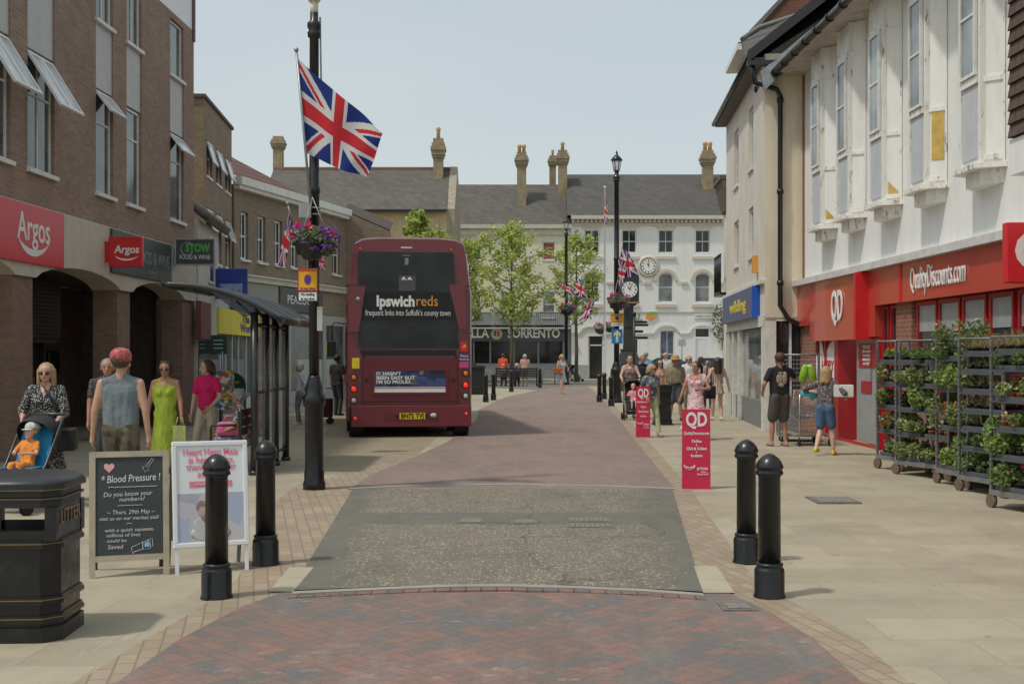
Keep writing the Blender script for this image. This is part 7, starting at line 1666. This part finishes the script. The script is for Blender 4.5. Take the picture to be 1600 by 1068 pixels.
    for Wr, D, k in HD:
        nrm = Vector((-k, -.2, 0)); nrm = (nrm-D*nrm.dot(D)).normalized(); lat = D.cross(nrm).normalized()
        if lat.y > 0: lat = -lat                                    # towards the front, the thumb side
        base = Wr+D*.085
        for i, (o_, L_) in enumerate(((.024, .068), (.008, .078), (-.009, .072), (-.025, .058))):
            a = base+lat*o_; m1 = a+(D+nrm*.25).normalized()*L_*.55; m2 = m1+(D*.75+nrm*.75).normalized()*L_*.5
            ex.tube([a-D*.02, a, m1, m2], [.0105, .0105, .0095, .007], 6)
        a = Wr+D*.03+lat*.024; m1 = a+(D*.6+lat*.7+nrm*.25).normalized()*.04; m2 = m1+(D*.9+lat*.2+nrm*.4).normalized()*.032; ex.tube([a, m1, m2], [.013, .011, .008], 6)
    for k in (-1, 1):
        c = Vector(hd(k*.031, -.081, 1.632)); ex.ball(c, (.011, .006, .006), 8, 5, 4); c = Vector(hd(k*.032, -.085, 1.652)); ex.ball(c, (.017, .005, .004), 8, 4, 4)
    ex.ball(Vector(hd(0, -.089, 1.572)), (.021, .006, .005), 8, 4, 5)
    fme = bpy.data.meshes.new('tmp'); fme.from_pydata(ex.v, [], ex.f)
    bm = bmesh.new(); bm.from_mesh(me); nb = len(bm.faces); bm.from_mesh(fme); bm.faces.ensure_lookup_table()
    for i, (mi, _s) in enumerate(zip(ex.m, ex.sm)): bm.faces[nb+i].material_index = mi; bm.faces[nb+i].smooth = True
    bm.to_mesh(me); bm.free(); bpy.data.meshes.remove(fme); me.name = 'body'
    link(bpy.data.objects.new('body', me), t)
    # hair
    if hair != 'none':
        H = MB(); H.ball(hd(0, .026, 1.668), (.101*headk, .108*headk, .100*headk), 16, 10) if hair != 'bald' else H.tube([hd(.088*math.sin(a), .02+.1*math.cos(a), 1.615) for a in [R(-110+20*i) for i in range(12)]], .018, 6)
        if hair == 'curly':
            for i in range(26):
                a = i*2.4; q = i/26; H.ball(hd(.085*math.cos(a)*(1-q*.4), .035+.085*math.sin(a)*(1-q*.3), 1.60+.14*q), .034, 8, 5)
        if hair in ('long', 'bob', 'half'):
            zl = {'long': 1.33, 'bob': 1.53, 'half': 1.44}[hair]
            for i in range(11):
                a = R(-25+23*i); cx1, cy1 = .082*math.cos(a), .03+.082*math.sin(a); H.capsule(hd(cx1, cy1, 1.66), hd(cx1*1.12, cy1+(.015 if cy1 > 0 else 0), zl+(.0 if cy1 > .03 else .04)+.015*(i % 3)), .032, .022, 1, 8)
        if hair == 'pony':
            H.capsule(hd(0, .12, 1.68), hd(.0, .17, 1.62), .035, .04, 1, 8); H.capsule(hd(0, .17, 1.62), hd(.02, .13, 1.38), .04, .018, 1, 8)
        if hair == 'bun': H.ball(hd(0, .12, 1.70), .05, 10, 6)
        hm2 = remeshed(H, max(vox, .012), 2); hm2.materials.clear(); hm2.materials.append(hairm or mat('hair_brown', (.07, .04, .025), .6)); hm2.polygons.foreach_set('use_smooth', np.ones(len(hm2.polygons), bool)); hm2.name = 'hair'; link(bpy.data.objects.new('hair', hm2), t)
    if glasses:
        g = MB()
        for k in (-1, 1): g.ball(hd(k*.034, -.094, 1.628), (.027, .008, .020), 12, 6)
        g.tube([hd(-.085, .0, 1.64), hd(-.065, -.085, 1.64), hd(.065, -.085, 1.64), hd(.085, 0, 1.64)], .004, 5); g.build('sunglasses', mat('dark_lens', (.03, .012, .012), .12), t)
    if hat:
        g = MB(); c = hd(0, .02, 1.68)
        if hat == 'cap':
            g.lathe([(.110*headk, 1.64 if headk == 1 else 1.67), (.113*headk, 1.70), (.097*headk, 1.70+.045*headk), (.06*headk, 1.70+.075*headk), (.01, 1.70+.085*headk)], (c[0], c[1], pel-.01 if headk == 1 else hd(0, 0, 1.67)[2]-1.67), 18)
            b = len(g.v); n_ = 9; fr_ = []
            for i in range(n_):
                a = R(-140+100*i/(n_-1)); 
                for rr_ in (.085, .165): x_, y_ = rr_*math.cos(a)*.9, .02+rr_*math.sin(a)*1.0; 
                fr_.append((hd(.092*math.cos(a), .02+.095*math.sin(a), 1.668), hd(.105*math.cos(a), .02+.175*math.sin(a), 1.655)))
            for a_, c_ in zip(fr_, fr_[1:]):
                q = [a_[0], a_[1], c_[1], c_[0]]; g.add(q+[(p[0], p[1], p[2]+.006) for p in q], [(0, 1, 2, 3), (4, 7, 6, 5), (1, 5, 6, 2)])
        else:
            g.lathe([(.18, 1.66), (.185, 1.667), (.115, 1.68), (.110, 1.73), (.098, 1.77), (.055, 1.785), (.01, 1.775)], (c[0], c[1], pel-.01), 22)
        _g = g.build('cap' if hat == 'cap' else 'hat', hatm, t)
    if belt: MB().lathe([(.133*wq, 0), (.137*wq, .015), (.133*wq, .035)], (0, 0, .985), 20, sy=.86).build('belt', belt, t)
    return t
C_ = lambda n, c, r=.85: clothmat('cloth_'+n, c)
BLONDE = hairmat('hair_blonde', (.38, .26, .13)); GREYH = hairmat('hair_grey', (.28, .26, .24)); WHITEH = hairmat('hair_white', (.5, .49, .46)); BROWNH = hairmat('hair_brown_s', (.07, .04, .025)); DARKH = hairmat('hair_dark', (.018, .012, .010)); GINGH = hairmat('hair_light_brown', (.20, .11, .055))
# ---- left side
p1 = person('woman in black and white print dress and sunglasses pushing a pushchair at the left', 72, 0, d=14.0, rz=R(8), h=1.60, w=1.16, skin=SK1, top=dots('monochrome_print', (.02, .02, .022), [(.55, .55, .52), (.4, .4, .38)], 55, .32), low='dress', hem=.40, flare=.24, neck=1.30, vneck=2.4, sleeve='half', bust=1.2,
    hands=((-.22, -.24, .98), (.17, -.26, .99)), feet=((-.1, .1, .07), (.12, -.12, .07)), hair='half', hairm=BLONDE, glasses=True, fem=True, shoe=C_('white_shoe', (.6, .58, .55)), belly=.6)
m = MB(); m.bbox(.12, .36, -.16, .0, .58, .85, .03); m.tube([(.2, -.08, .85), (.12, -.12, 1.15), (-.05, -.1, 1.38)], .012, 5); o = m.build('handbag', mat('black_leather', (.02, .02, .022), .4)); o.location = p1.location; o.rotation_euler = p1.rotation_euler; tag(o, 'black leather handbag on the hip of the woman with the pushchair', 'bag')
def pushchair(label, x, y, rz, s=1.0, frame=None, hood=None, back=None):
    t = thing('pushchair', label, 'pushchair', (x, y, 0), rz); t.scale = (s, s, s); f = frame or mat('pushchair_frame', (.08, .085, .09), .35, metal=.6)
    m = MB()
    for k in (-.24, .24):
        m.tube([(k, .42, 1.02), (k, .30, .98), (k, -.02, .5), (k, -.40, .14)], .014, 6); m.tube([(k, .28, .12), (k, .02, .55)], .014, 6); m.tube([(k, -.40, .14), (k, .28, .12)], .010, 6)
    m.tube([(-.24, .42, 1.02), (.24, .42, 1.02)], .018, 8); m.tube([(-.24, -.30, .22), (.24, -.30, .22)], .012, 6); m.build('frame', f, t)
    for k in (-.26, .26):
        for yy in (-.40, .30):
            for dx in (-.022, .022): m = MB(); m.tube([(k+dx-.012, yy, .085), (k+dx+.012, yy, .085)], .085, 14); w_ = m.build('wheel', TYR, t)
    fab = mat('pushchair_fabric', (.022, .023, .026), .8, var=.2)
    m = MB(); m.bbox(-.20, .20, -.20, .10, .40, .46, .02); m.add([(-.20, .08, .44), (.20, .08, .44), (.20, .28, .95), (-.20, .28, .95), (-.20, .12, .42), (.20, .12, .42), (.20, .33, .95), (-.20, .33, .95)], [(0, 1, 2, 3), (4, 7, 6, 5), (0, 3, 7, 4), (1, 5, 6, 2)]); m.bbox(-.18, .18, -.34, -.22, .14, .17, .01); m.add([(-.19, -.2, .42), (.19, -.2, .42), (.18, -.3, .17), (-.18, -.3, .17), (-.19, -.18, .42), (.19, -.18, .42), (.18, -.28, .17), (-.18, -.28, .17)], [(0, 1, 2, 3), (4, 7, 6, 5)]); m.build('seat', back or fab, t)
    m = MB(); n = 8; R_ = .30; b = len(m.v); K = 12
    for j in range(n+1):
        a = R(125-j*70/n)                                          # bows of the hood, swinging forward
        for i in range(K+1):
            q = math.pi*i/K; xx = .235*math.cos(q); rad = R_*math.sin(q)**.7 if 0 < i < K else 0
            m.v.append((xx, .22+rad*math.cos(a)*-1*-1, .72+rad*math.sin(a)))
    for j in range(n):
        for i in range(K): k0 = j*(K+1)+i; m.f.append([k0, k0+1, k0+K+2, k0+K+1]); m.m.append(0); m.sm.append(True)
    h_ = m.build('hood', hood or fab, t); return t
xw, yw = p1.location.x+.30, p1.location.y
ps1 = pushchair('black pushchair holding a toddler in a pale cap, left edge', xw-.20, yw-.80, R(-12), 1.0)
SKB = SK2
def child(label, pc, top, bottom, shoe, hat=None, hatm=None, hair='short', hairm=None, s=.86, dress=False):
    c = Vector((0, .02, .0)); rz = pc.rotation_euler.z; t = person(label, pc.location.x*100+7, 0, loc=(pc.location.x, pc.location.y-.01, .455-.0), rz=rz, h=s, w=1.15, skin=SKB, top=top, bottom=bottom, shoe=shoe, sleeve='short', low='trousers' if not dress else 'shorts', pel=-.86, lean=-14,
        hands=((-.16, -.22, .36), (.14, -.26, .34)), feet=((-.11, -.62, -.28), (.12, -.60, -.30)), knee=(0, -.4, 1), hair=hair, hairm=hairm, hat=hat, hatm=hatm, fem=True, headk=1.5, yaw=-15); return t
ch1 = child('toddler in an orange top and pale cap sitting in the left pushchair', ps1, C_('orange', (.75, .27, .05)), C_('orange', (.75, .27, .05)), C_('navy_sock', (.05, .08, .16)), 'cap', C_('pale_cap', (.50, .55, .50)), hairm=BLONDE)
m = MB(); m.bbox(-.19, .19, -.19, .05, .462, .475, .004); m.add([(-.19, .06, .47), (.19, .06, .47), (.19, .24, .90), (-.19, .24, .90)], [(0, 1, 2, 3)]); m.build('blue_liner', C_('bright_blue', (.02, .25, .48)), ps1)
person('man seen from behind in a grey sleeveless t-shirt and patterned red cap', 189, 0, d=12.6, rz=R(184), h=1.735, w=1.08, skin=SK1, top=C_('slate_grey', (.16, .19, .205)), sleeve='none', bottom=dots('camouflage', (.10, .09, .06), [(.06, .055, .035), (.14, .12, .08)], 14, .5), low='shorts', shortz=.5,
    hands=((-.29, .02, .84), (.29, .0, .86)), feet=((-.11, .06, .07), (.11, -.12, .07)), hair='short', hairm=BROWNH, hat='cap', hatm=dots('patterned_cap', (.42, .09, .10), [(.5, .35, .2), (.35, .06, .12), (.15, .05, .05)], 45, .4), shoe=C_('grey_shoe', (.2, .2, .2)))
person('older man mostly hidden behind the man in the grey sleeveless t-shirt', 168, 0, d=16.2, rz=R(12), h=1.64, skin=SK3, top=dots('dark_print', (.04, .04, .045), [(.15, .14, .13)], 40), bottom=C_('charcoal', (.05, .05, .055)), hair='short', hairm=GREYH)
lime = person('woman in a long lime green dress with sunglasses carrying a cloth bag', 258, 0, d=17.3, rz=R(6), h=1.60, w=1.12, skin=SK3, top=C_('lime', (.36, .47, .05)), low='dress', z0c=1.28, hem=.10, flare=.245, neck=1.36, sleeve='none', bust=1.15, belly=.6, hands=((-.27, -.02, .84), (.27, -.10, .86)), feet=((-.09, -.1, .05), (.09, .08, .07)), hair='curly', hairm=BROWNH, glasses=True, fem=True, shoe=C_('brown_sandal', (.2, .1, .05)))
m = MB(); m.prism([(-.09, -.04), (.09, -.04), (.08, .04), (-.08, .04)], -.36, -.1); m.tube([(-.06, 0, -.1), (-.03, 0, .02), (.03, 0, .02), (.06, 0, -.1)], .008, 5); o = m.build('cloth_bag', C_('pale_green_bag', (.42, .45, .17))); o.location = (lime.location.x+.27*.92, lime.location.y-.14, .78); tag(o, 'small pale green cloth bag held by the woman in lime green', 'bag')
person('young woman in a bright pink t-shirt and cream cargo trousers', 323, 0, d=18.2, rz=R(-18), h=1.62, w=.95, skin=SK2, top=C_('hot_pink', (.70, .015, .13)), bottom=C_('cream_trousers', (.58, .50, .36)), sleeve='short', bust=.95, hands=((-.26, -.04, .86), (.20, -.22, .98)), feet=((-.12, -.2, .07), (.10, .16, .09)), hair='bob', hairm=BROWNH, yaw=-35, fem=True, shoe=C_('white_shoe', (.6, .58, .55)))
person('older woman in a floral top sitting in the bus shelter facing the shops', 382, 0, loc=(AT(382, 600, 17.6)[0], 17.6, 0), rz=R(-80), h=1.58, w=1.1, skin=SK3, top=dots('floral_top', (.45, .42, .40), [(.55, .05, .08), (.04, .05, .12), (.5, .45, .4)], 24, .4), bottom=dots('floral_skirt', (.15, .17, .25), [(.5, .45, .45), (.4, .05, .1)], 24), sleeve='short', low='trousers', pel=-.42, hands=((-.14, -.36, .62), (.14, -.36, .62)), feet=((-.12, -.48, .07), (.12, -.45, .07)), knee=(0, -.5, 1), hair='curly', hairm=GREYH, fem=True, lean=8)
m = MB(); m.bbox(-.18, .18, -.12, .12, 0, .2, .05); m.tube([(-.1, 0, .2), (-.06, 0, .28), (.06, 0, .28), (.1, 0, .2)], .012, 6); o = m.build('pink_bag', C_('pink_bag', (.70, .16, .32))); o.location = (AT(362, 600, 17.6)[0], 17.5, .52); tag(o, 'pink bag on the lap of the woman in the bus shelter', 'bag')
ow = person('white-haired woman in a white cardigan and checked trousers beyond the foreground lamp post', 468, 663, rz=R(-70), h=1.47, w=1.08, skin=SK1, top=C_('white_cardigan', (.62, .66, .72)), bottom=dots('check', (.16, .17, .19), [(.4, .4, .42), (.05, .05, .06)], 40, .45), sleeve='long', hands=((-.22, .0, .90), (.22, .05, .92)), hair='curly', hairm=WHITEH, fem=True, shoe=C_('white_shoe', (.6, .58, .55)))
x, y = G(511, 662); t = thing('shopping_caddy', 'maroon wheeled shopping bag beside the left flank of the bus', 'shopping bag', (x-.05, y))
m = MB(); m.bbox(-.18, .18, -.13, .13, .16, .62, .03); m.build('bag_body', C_('maroon', (.06, .015, .03)), t); m = MB(); m.tube([(.17, 0, .12), (-.28, 0, 1.0)], .012, 5); m.build('handle', STEEL, t)
for k in (-.1, .1):
    m = MB(); m.tube([(.12, k-.02, .08), (.12, k+.02, .08)], .08, 12); m.build('wheel', TYR, t)
person('man in dark clothes standing beside the left flank of the bus', 527, 0, d=33.5, rz=R(150), h=1.68, w=1.05, skin=SK3, top=C_('black_top', (.02, .02, .024)), bottom=C_('charcoal', (.05, .05, .055)), hair='short', hairm=DARKH)
# ---- benches in the square
def seated(label, px, d, top, hair, hairm, rz=R(180), h=1.62, skin=SK1):
    return person(label, px, 0, loc=((px-HX)*d/FPX, d, 0), rz=rz, h=h, w=1.1, skin=skin, top=top, bottom=C_('charcoal', (.05, .05, .055)), sleeve='short', pel=-.42, hands=((-.14, -.32, .62), (.14, -.32, .62)), feet=((-.12, -.42, .07), (.12, -.40, .07)), knee=(0, -.5, 1), hair=hair, hairm=hairm)
by = b1_.location.y
seated('bald person in beige sitting on the left bench with their back to us', 787, by+.15, C_('beige', (.42, .34, .24)), 'bald', WHITEH)
person('man in an orange-red t-shirt standing beyond the left bench', 786, 0, d=by+1.2, rz=R(170), h=1.74, skin=SK3, top=C_('orange_red', (.75, .10, .04)), bottom=dots('red_check', (.2, .05, .05), [(.05, .05, .08)], 20), hair='short', hairm=BROWNH, low='shorts')
seated('white-haired person in lilac sitting on the right bench beside the trunk', 807.5, by+.15, C_('lilac', (.22, .22, .48)), 'curly', WHITEH)
person('person with white hair and a floral shirt standing behind the right bench', 820, 0, d=by+.9, rz=R(185), h=1.70, skin=SK1, top=dots('floral_shirt', (.55, .42, .32), [(.6, .15, .08), (.6, .5, .3)], 18, .45), bottom=C_('stone', (.30, .26, .2)), hair='curly', hairm=WHITEH)
wk = person('woman in a pale blue and white dress walking across the road with a tan bag', 878, 0, d=51, rz=R(25), h=1.70, w=1.0, skin=SK1, top=dots('blue_white', (.42, .50, .58), [(.65, .66, .66), (.3, .4, .52)], 12, .5), low='dress', hem=.52, flare=.23, neck=1.36, sleeve='none', bust=1, hands=((-.16, -.22, .98), (.20, -.2, 1.05)), feet=((-.12, -.28, .07), (.1, .28, .12)), hair='bob', hairm=BLONDE, fem=True, shoe=C_('tan_sandal', (.42, .25, .15)))
m = MB(); m.bbox(-.2, .2, -.07, .07, -.15, .12, .04); m.tube([(-.12, 0, .12), (.05, 0, .6), (.14, 0, .12)], .012, 5); o = m.build('tan_bag', C_('tan_leather', (.36, .12, .04), .5)); o.location = (wk.location.x-.18, wk.location.y-.2, 1.0); tag(o, 'tan shoulder bag on the woman crossing the road', 'bag')
x, y = G(904, 596); t = pushchair('dark empty pushchair parked beside the far lamp post', x-.25, y, R(60), 1.05)
# ---- group on the right pavement
d = 32.2; pw = person('woman in a patterned sleeveless dress pushing a black pushchair', 984, 0, d=d, rz=R(2), h=1.68, w=1.02, skin=SK2, top=dots('brown_print', (.30, .20, .18), [(.42, .33, .28), (.22, .12, .12)], 22, .45), low='dress', hem=.5, flare=.2, neck=1.36, sleeve='none', bust=1, hands=((-.22, -.30, 1.0), (.22, -.30, 1.0)), hair='bun', hairm=DARKH, fem=True)
ps2 = pushchair('black hooded pushchair with a small girl in pink', pw.location.x+.02, d-.78, R(-3), 1.05, hood=mat('hood_dark_green', (.03, .035, .03), .7))
child('small girl in a pink dress sitting in the hooded pushchair', ps2, C_('baby_pink', (.72, .30, .34)), C_('baby_pink', (.72, .30, .34)), C_('white_shoe', (.6, .58, .55)), hairm=GINGH, dress=True)
person('man in a black t-shirt behind the woman with the hooded pushchair', 1004, 0, d=34.5, rz=R(-5), h=1.66, w=1.05, skin=SK3, top=C_('black_top', (.02, .02, .024)), bottom=C_('navy', (.03, .04, .07)), hair='short', hairm=GINGH, yaw=10)
person('distant man in a light blue shirt behind the group', 1009, 0, d=46, rz=R(190), h=1.78, w=1.1, skin=SK1, top=C_('sky_blue', (.18, .42, .62)), bottom=C_('stone', (.30, .26, .2)), hair='short', hairm=GREYH)
person('man in a pale grey t-shirt seen from behind in the middle of the crowd', 1040, 0, d=42, rz=R(160), h=1.78, w=1.15, skin=SK1, top=C_('pale_grey', (.50, .52, .54)), bottom=C_('navy', (.03, .04, .07)), hair='bald', hairm=GREYH)
wg = person('grey-blonde woman with sunglasses, floral top and pale green trousers', 1016, 682, rz=R(28), h=1.50, w=1.18, skin=SK1, top=dots('teal_floral', (.10, .14, .18), [(.40, .42, .30), (.20, .28, .30), (.04, .05, .09)], 18, .5), bottom=C_('pale_green', (.44, .50, .28)), sleeve='short', bust=1.15, belly=.8, hands=((-.20, -.12, .94), (.32, .10, .84)), feet=((-.1, .2, .1), (.10, -.22, .07)), hair='bob', hairm=mat('hair_ash', (.38, .29, .19), .65), yaw=25, glasses=True, fem=True, lean=6, shoe=C_('pink_shoe', (.5, .3, .3)))
person('young woman with long dark hair and a peach top in the crowd', 1031, 0, d=34, rz=R(5), h=1.55, w=.95, skin=SK2, top=C_('peach', (.60, .32, .26)), bottom=C_('navy', (.03, .04, .07)), sleeve='short', neck=1.38, hair='long', hairm=BROWNH, fem=True, glasses=True, bust=1)
person('man in a straw hat, khaki shirt and dark shorts', 1055, 657, rz=R(4), h=1.64, w=1.25, skin=SK3, top=C_('khaki', (.26, .22, .15)), bottom=C_('dark_shorts', (.07, .08, .09)), sleeve='short', low='shorts', belly=1, hands=((-.28, -.04, .86), (.28, -.06, .86)), feet=((-.14, .0, .07), (.14, -.12, .07)), hair='short', hairm=GREYH, hat='hat', hatm=mat('straw_hat', (.42, .25, .11), .8, var=.2, scale=40), belt=BLK, shoe=BLK)
person('woman in a white dress covered in pink flowers with dark hair tied back', 1088, 0, d=24.0, rz=R(-22), h=1.56, w=1.06, skin=SK3, top=dots('pink_floral', (.72, .60, .62), [(.50, .02, .10), (.60, .06, .22), (.45, .03, .08)], 30, .36), low='dress', hem=.22, flare=.34, neck=1.33, sleeve='cap', bust=1.2, hands=((-.36, -.10, .86), (.16, -.24, 1.12)), feet=((-.1, -.1, .06), (.1, .1, .07)), hair='pony', hairm=DARKH, yaw=-30, fem=True, shoe=C_('pink_shoe', (.5, .3, .3)))
person('blonde woman in white partly hidden behind the woman in the pink flowered dress', 1076, 0, d=36, rz=R(-10), h=1.66, w=1.05, skin=SK2, top=C_('white_top', (.66, .66, .68)), bottom=C_('stone', (.30, .26, .2)), hair='bob', hairm=BLONDE, glasses=True, fem=True)
person('dark-haired person in a cream vest behind the woman in the pink flowered dress', 1095, 0, d=36.5, rz=R(170), h=1.62, skin=SK3, top=C_('cream_vest', (.55, .50, .38)), bottom=C_('navy', (.03, .04, .07)), sleeve='none', hair='curly', hairm=BROWNH, fem=True)
person('person in a navy and white top at the back of the crowd', 1106, 0, d=38, rz=R(185), h=1.5, skin=SK1, top=stripes('navy_white', [(.03, .04, .12), (.6, .6, .62)], 8, 0), bottom=C_('navy', (.03, .04, .07)), hair='short', hairm=GREYH)
bk = person('long-haired young woman in a short striped playsuit walking away', 1121, 657, rz=R(186), h=1.62, w=.98, skin=SK2, top=stripes('striped_playsuit', [(.62, .45, .32), (.35, .12, .12), (.60, .50, .38), (.16, .20, .30)], 11, 0), low='dress', hem=.74, flare=.21, neck=1.38, sleeve='none', hands=((-.34, -.05, .88), (.26, -.02, .92)), feet=((-.09, .1, .09), (.09, -.18, .07)), hair='long', hairm=mat('hair_chestnut', (.05, .025, .016), .5), fem=True, shoe=C_('white_shoe', (.6, .58, .55)))
m = MB(); m.bbox(-.13, .13, -.06, .06, -.18, .08, .03); m.tube([(-.1, 0, .08), (.0, 0, .6)], .01, 5); o = m.build('black_shoulder_bag', C_('black_top', (.02, .02, .024))); o.location = (AT(1108, 0, 24.3)[0], 24.3, .98); tag(o, 'black shoulder bag behind the woman in the pink flowered dress', 'bag')
# ---- by the shop door
person('man in a black t-shirt with a pale back print and grey shorts, back to us', 1218, 697, rz=R(196), h=1.73, w=1.12, skin=SK3, top=C_('black_top', (.02, .02, .024)), bottom=C_('dark_grey_shorts', (.085, .078, .068)), sleeve='short', low='shorts', shortz=.9, hands=((-.30, -.34, 1.26), (.26, -.16, 1.0)), feet=((-.12, .02, .07), (.12, -.08, .07)), hair='short', hairm=BROWNH, shoe=C_('pink_grey_shoe', (.36, .22, .22)))
q = bpy.data.objects[-1] if 0 else None
mn = [o for o in bpy.data.objects if o.get('label', '').startswith('man in a black t-shirt with a pale')][0]
m = MB(); 
for (cx1, cz1, rx, rz1) in ((.05, 1.25, .075, .10), (-.05, 1.27, .05, .12), (.02, 1.14, .06, .04), (.03, 1.36, .06, .018)): m.ball((cx1, .108, cz1), (rx, .012, rz1), 12, 6)
m.build('back_print', dots('cream_print', (.40, .34, .24), [(.55, .50, .38), (.16, .13, .10)], 45, .4), mn)
ys1 = person('blonde woman in patterned top, denim shorts and yellow shoes carrying boxes to the shop', 1290, 711, rz=R(148), h=1.50, w=.98, skin=SK2, top=dots('grey_floral', (.10, .09, .095), [(.32, .28, .27), (.03, .03, .04), (.2, .14, .14)], 34, .45), bottom=C_('denim', (.07, .14, .24)), sleeve='long', low='shorts', shortz=.8, hands=((-.34, -.20, 1.13), (.351, -.07, 1.15)), feet=((-.12, -.10, .07), (.12, .22, .14)), hair='half', hairm=BLONDE, fem=True, lean=4, shoe=C_('yellow_shoe', (.70, .48, .02)))
m = MB(); m.bbox(-.16, .16, -.12, .12, -.10, .10, .01); o = m.build('white_box', mat('white_card', (.68, .67, .63), .7)); o.location = (AT(1319, 612, 20.2)[0], 20.25, AT(0, 613, 20)[2]+.02); o.rotation_euler = (0, 0, R(-12)); tag(o, 'white cardboard box held out by the woman in yellow shoes', 'box')
m = MB(); m.tube([(-.14, 0, .02), (.14, 0, -.03)], .045, 12); o = m.build('turquoise_packet', mat('turquoise', (.05, .45, .50), .4)); o.location = (AT(1268, 616, 20.3)[0], 20.47, AT(0, 616, 20.4)[2]); tag(o, 'turquoise tube-shaped packet in the other hand of the woman in yellow shoes', 'packet')
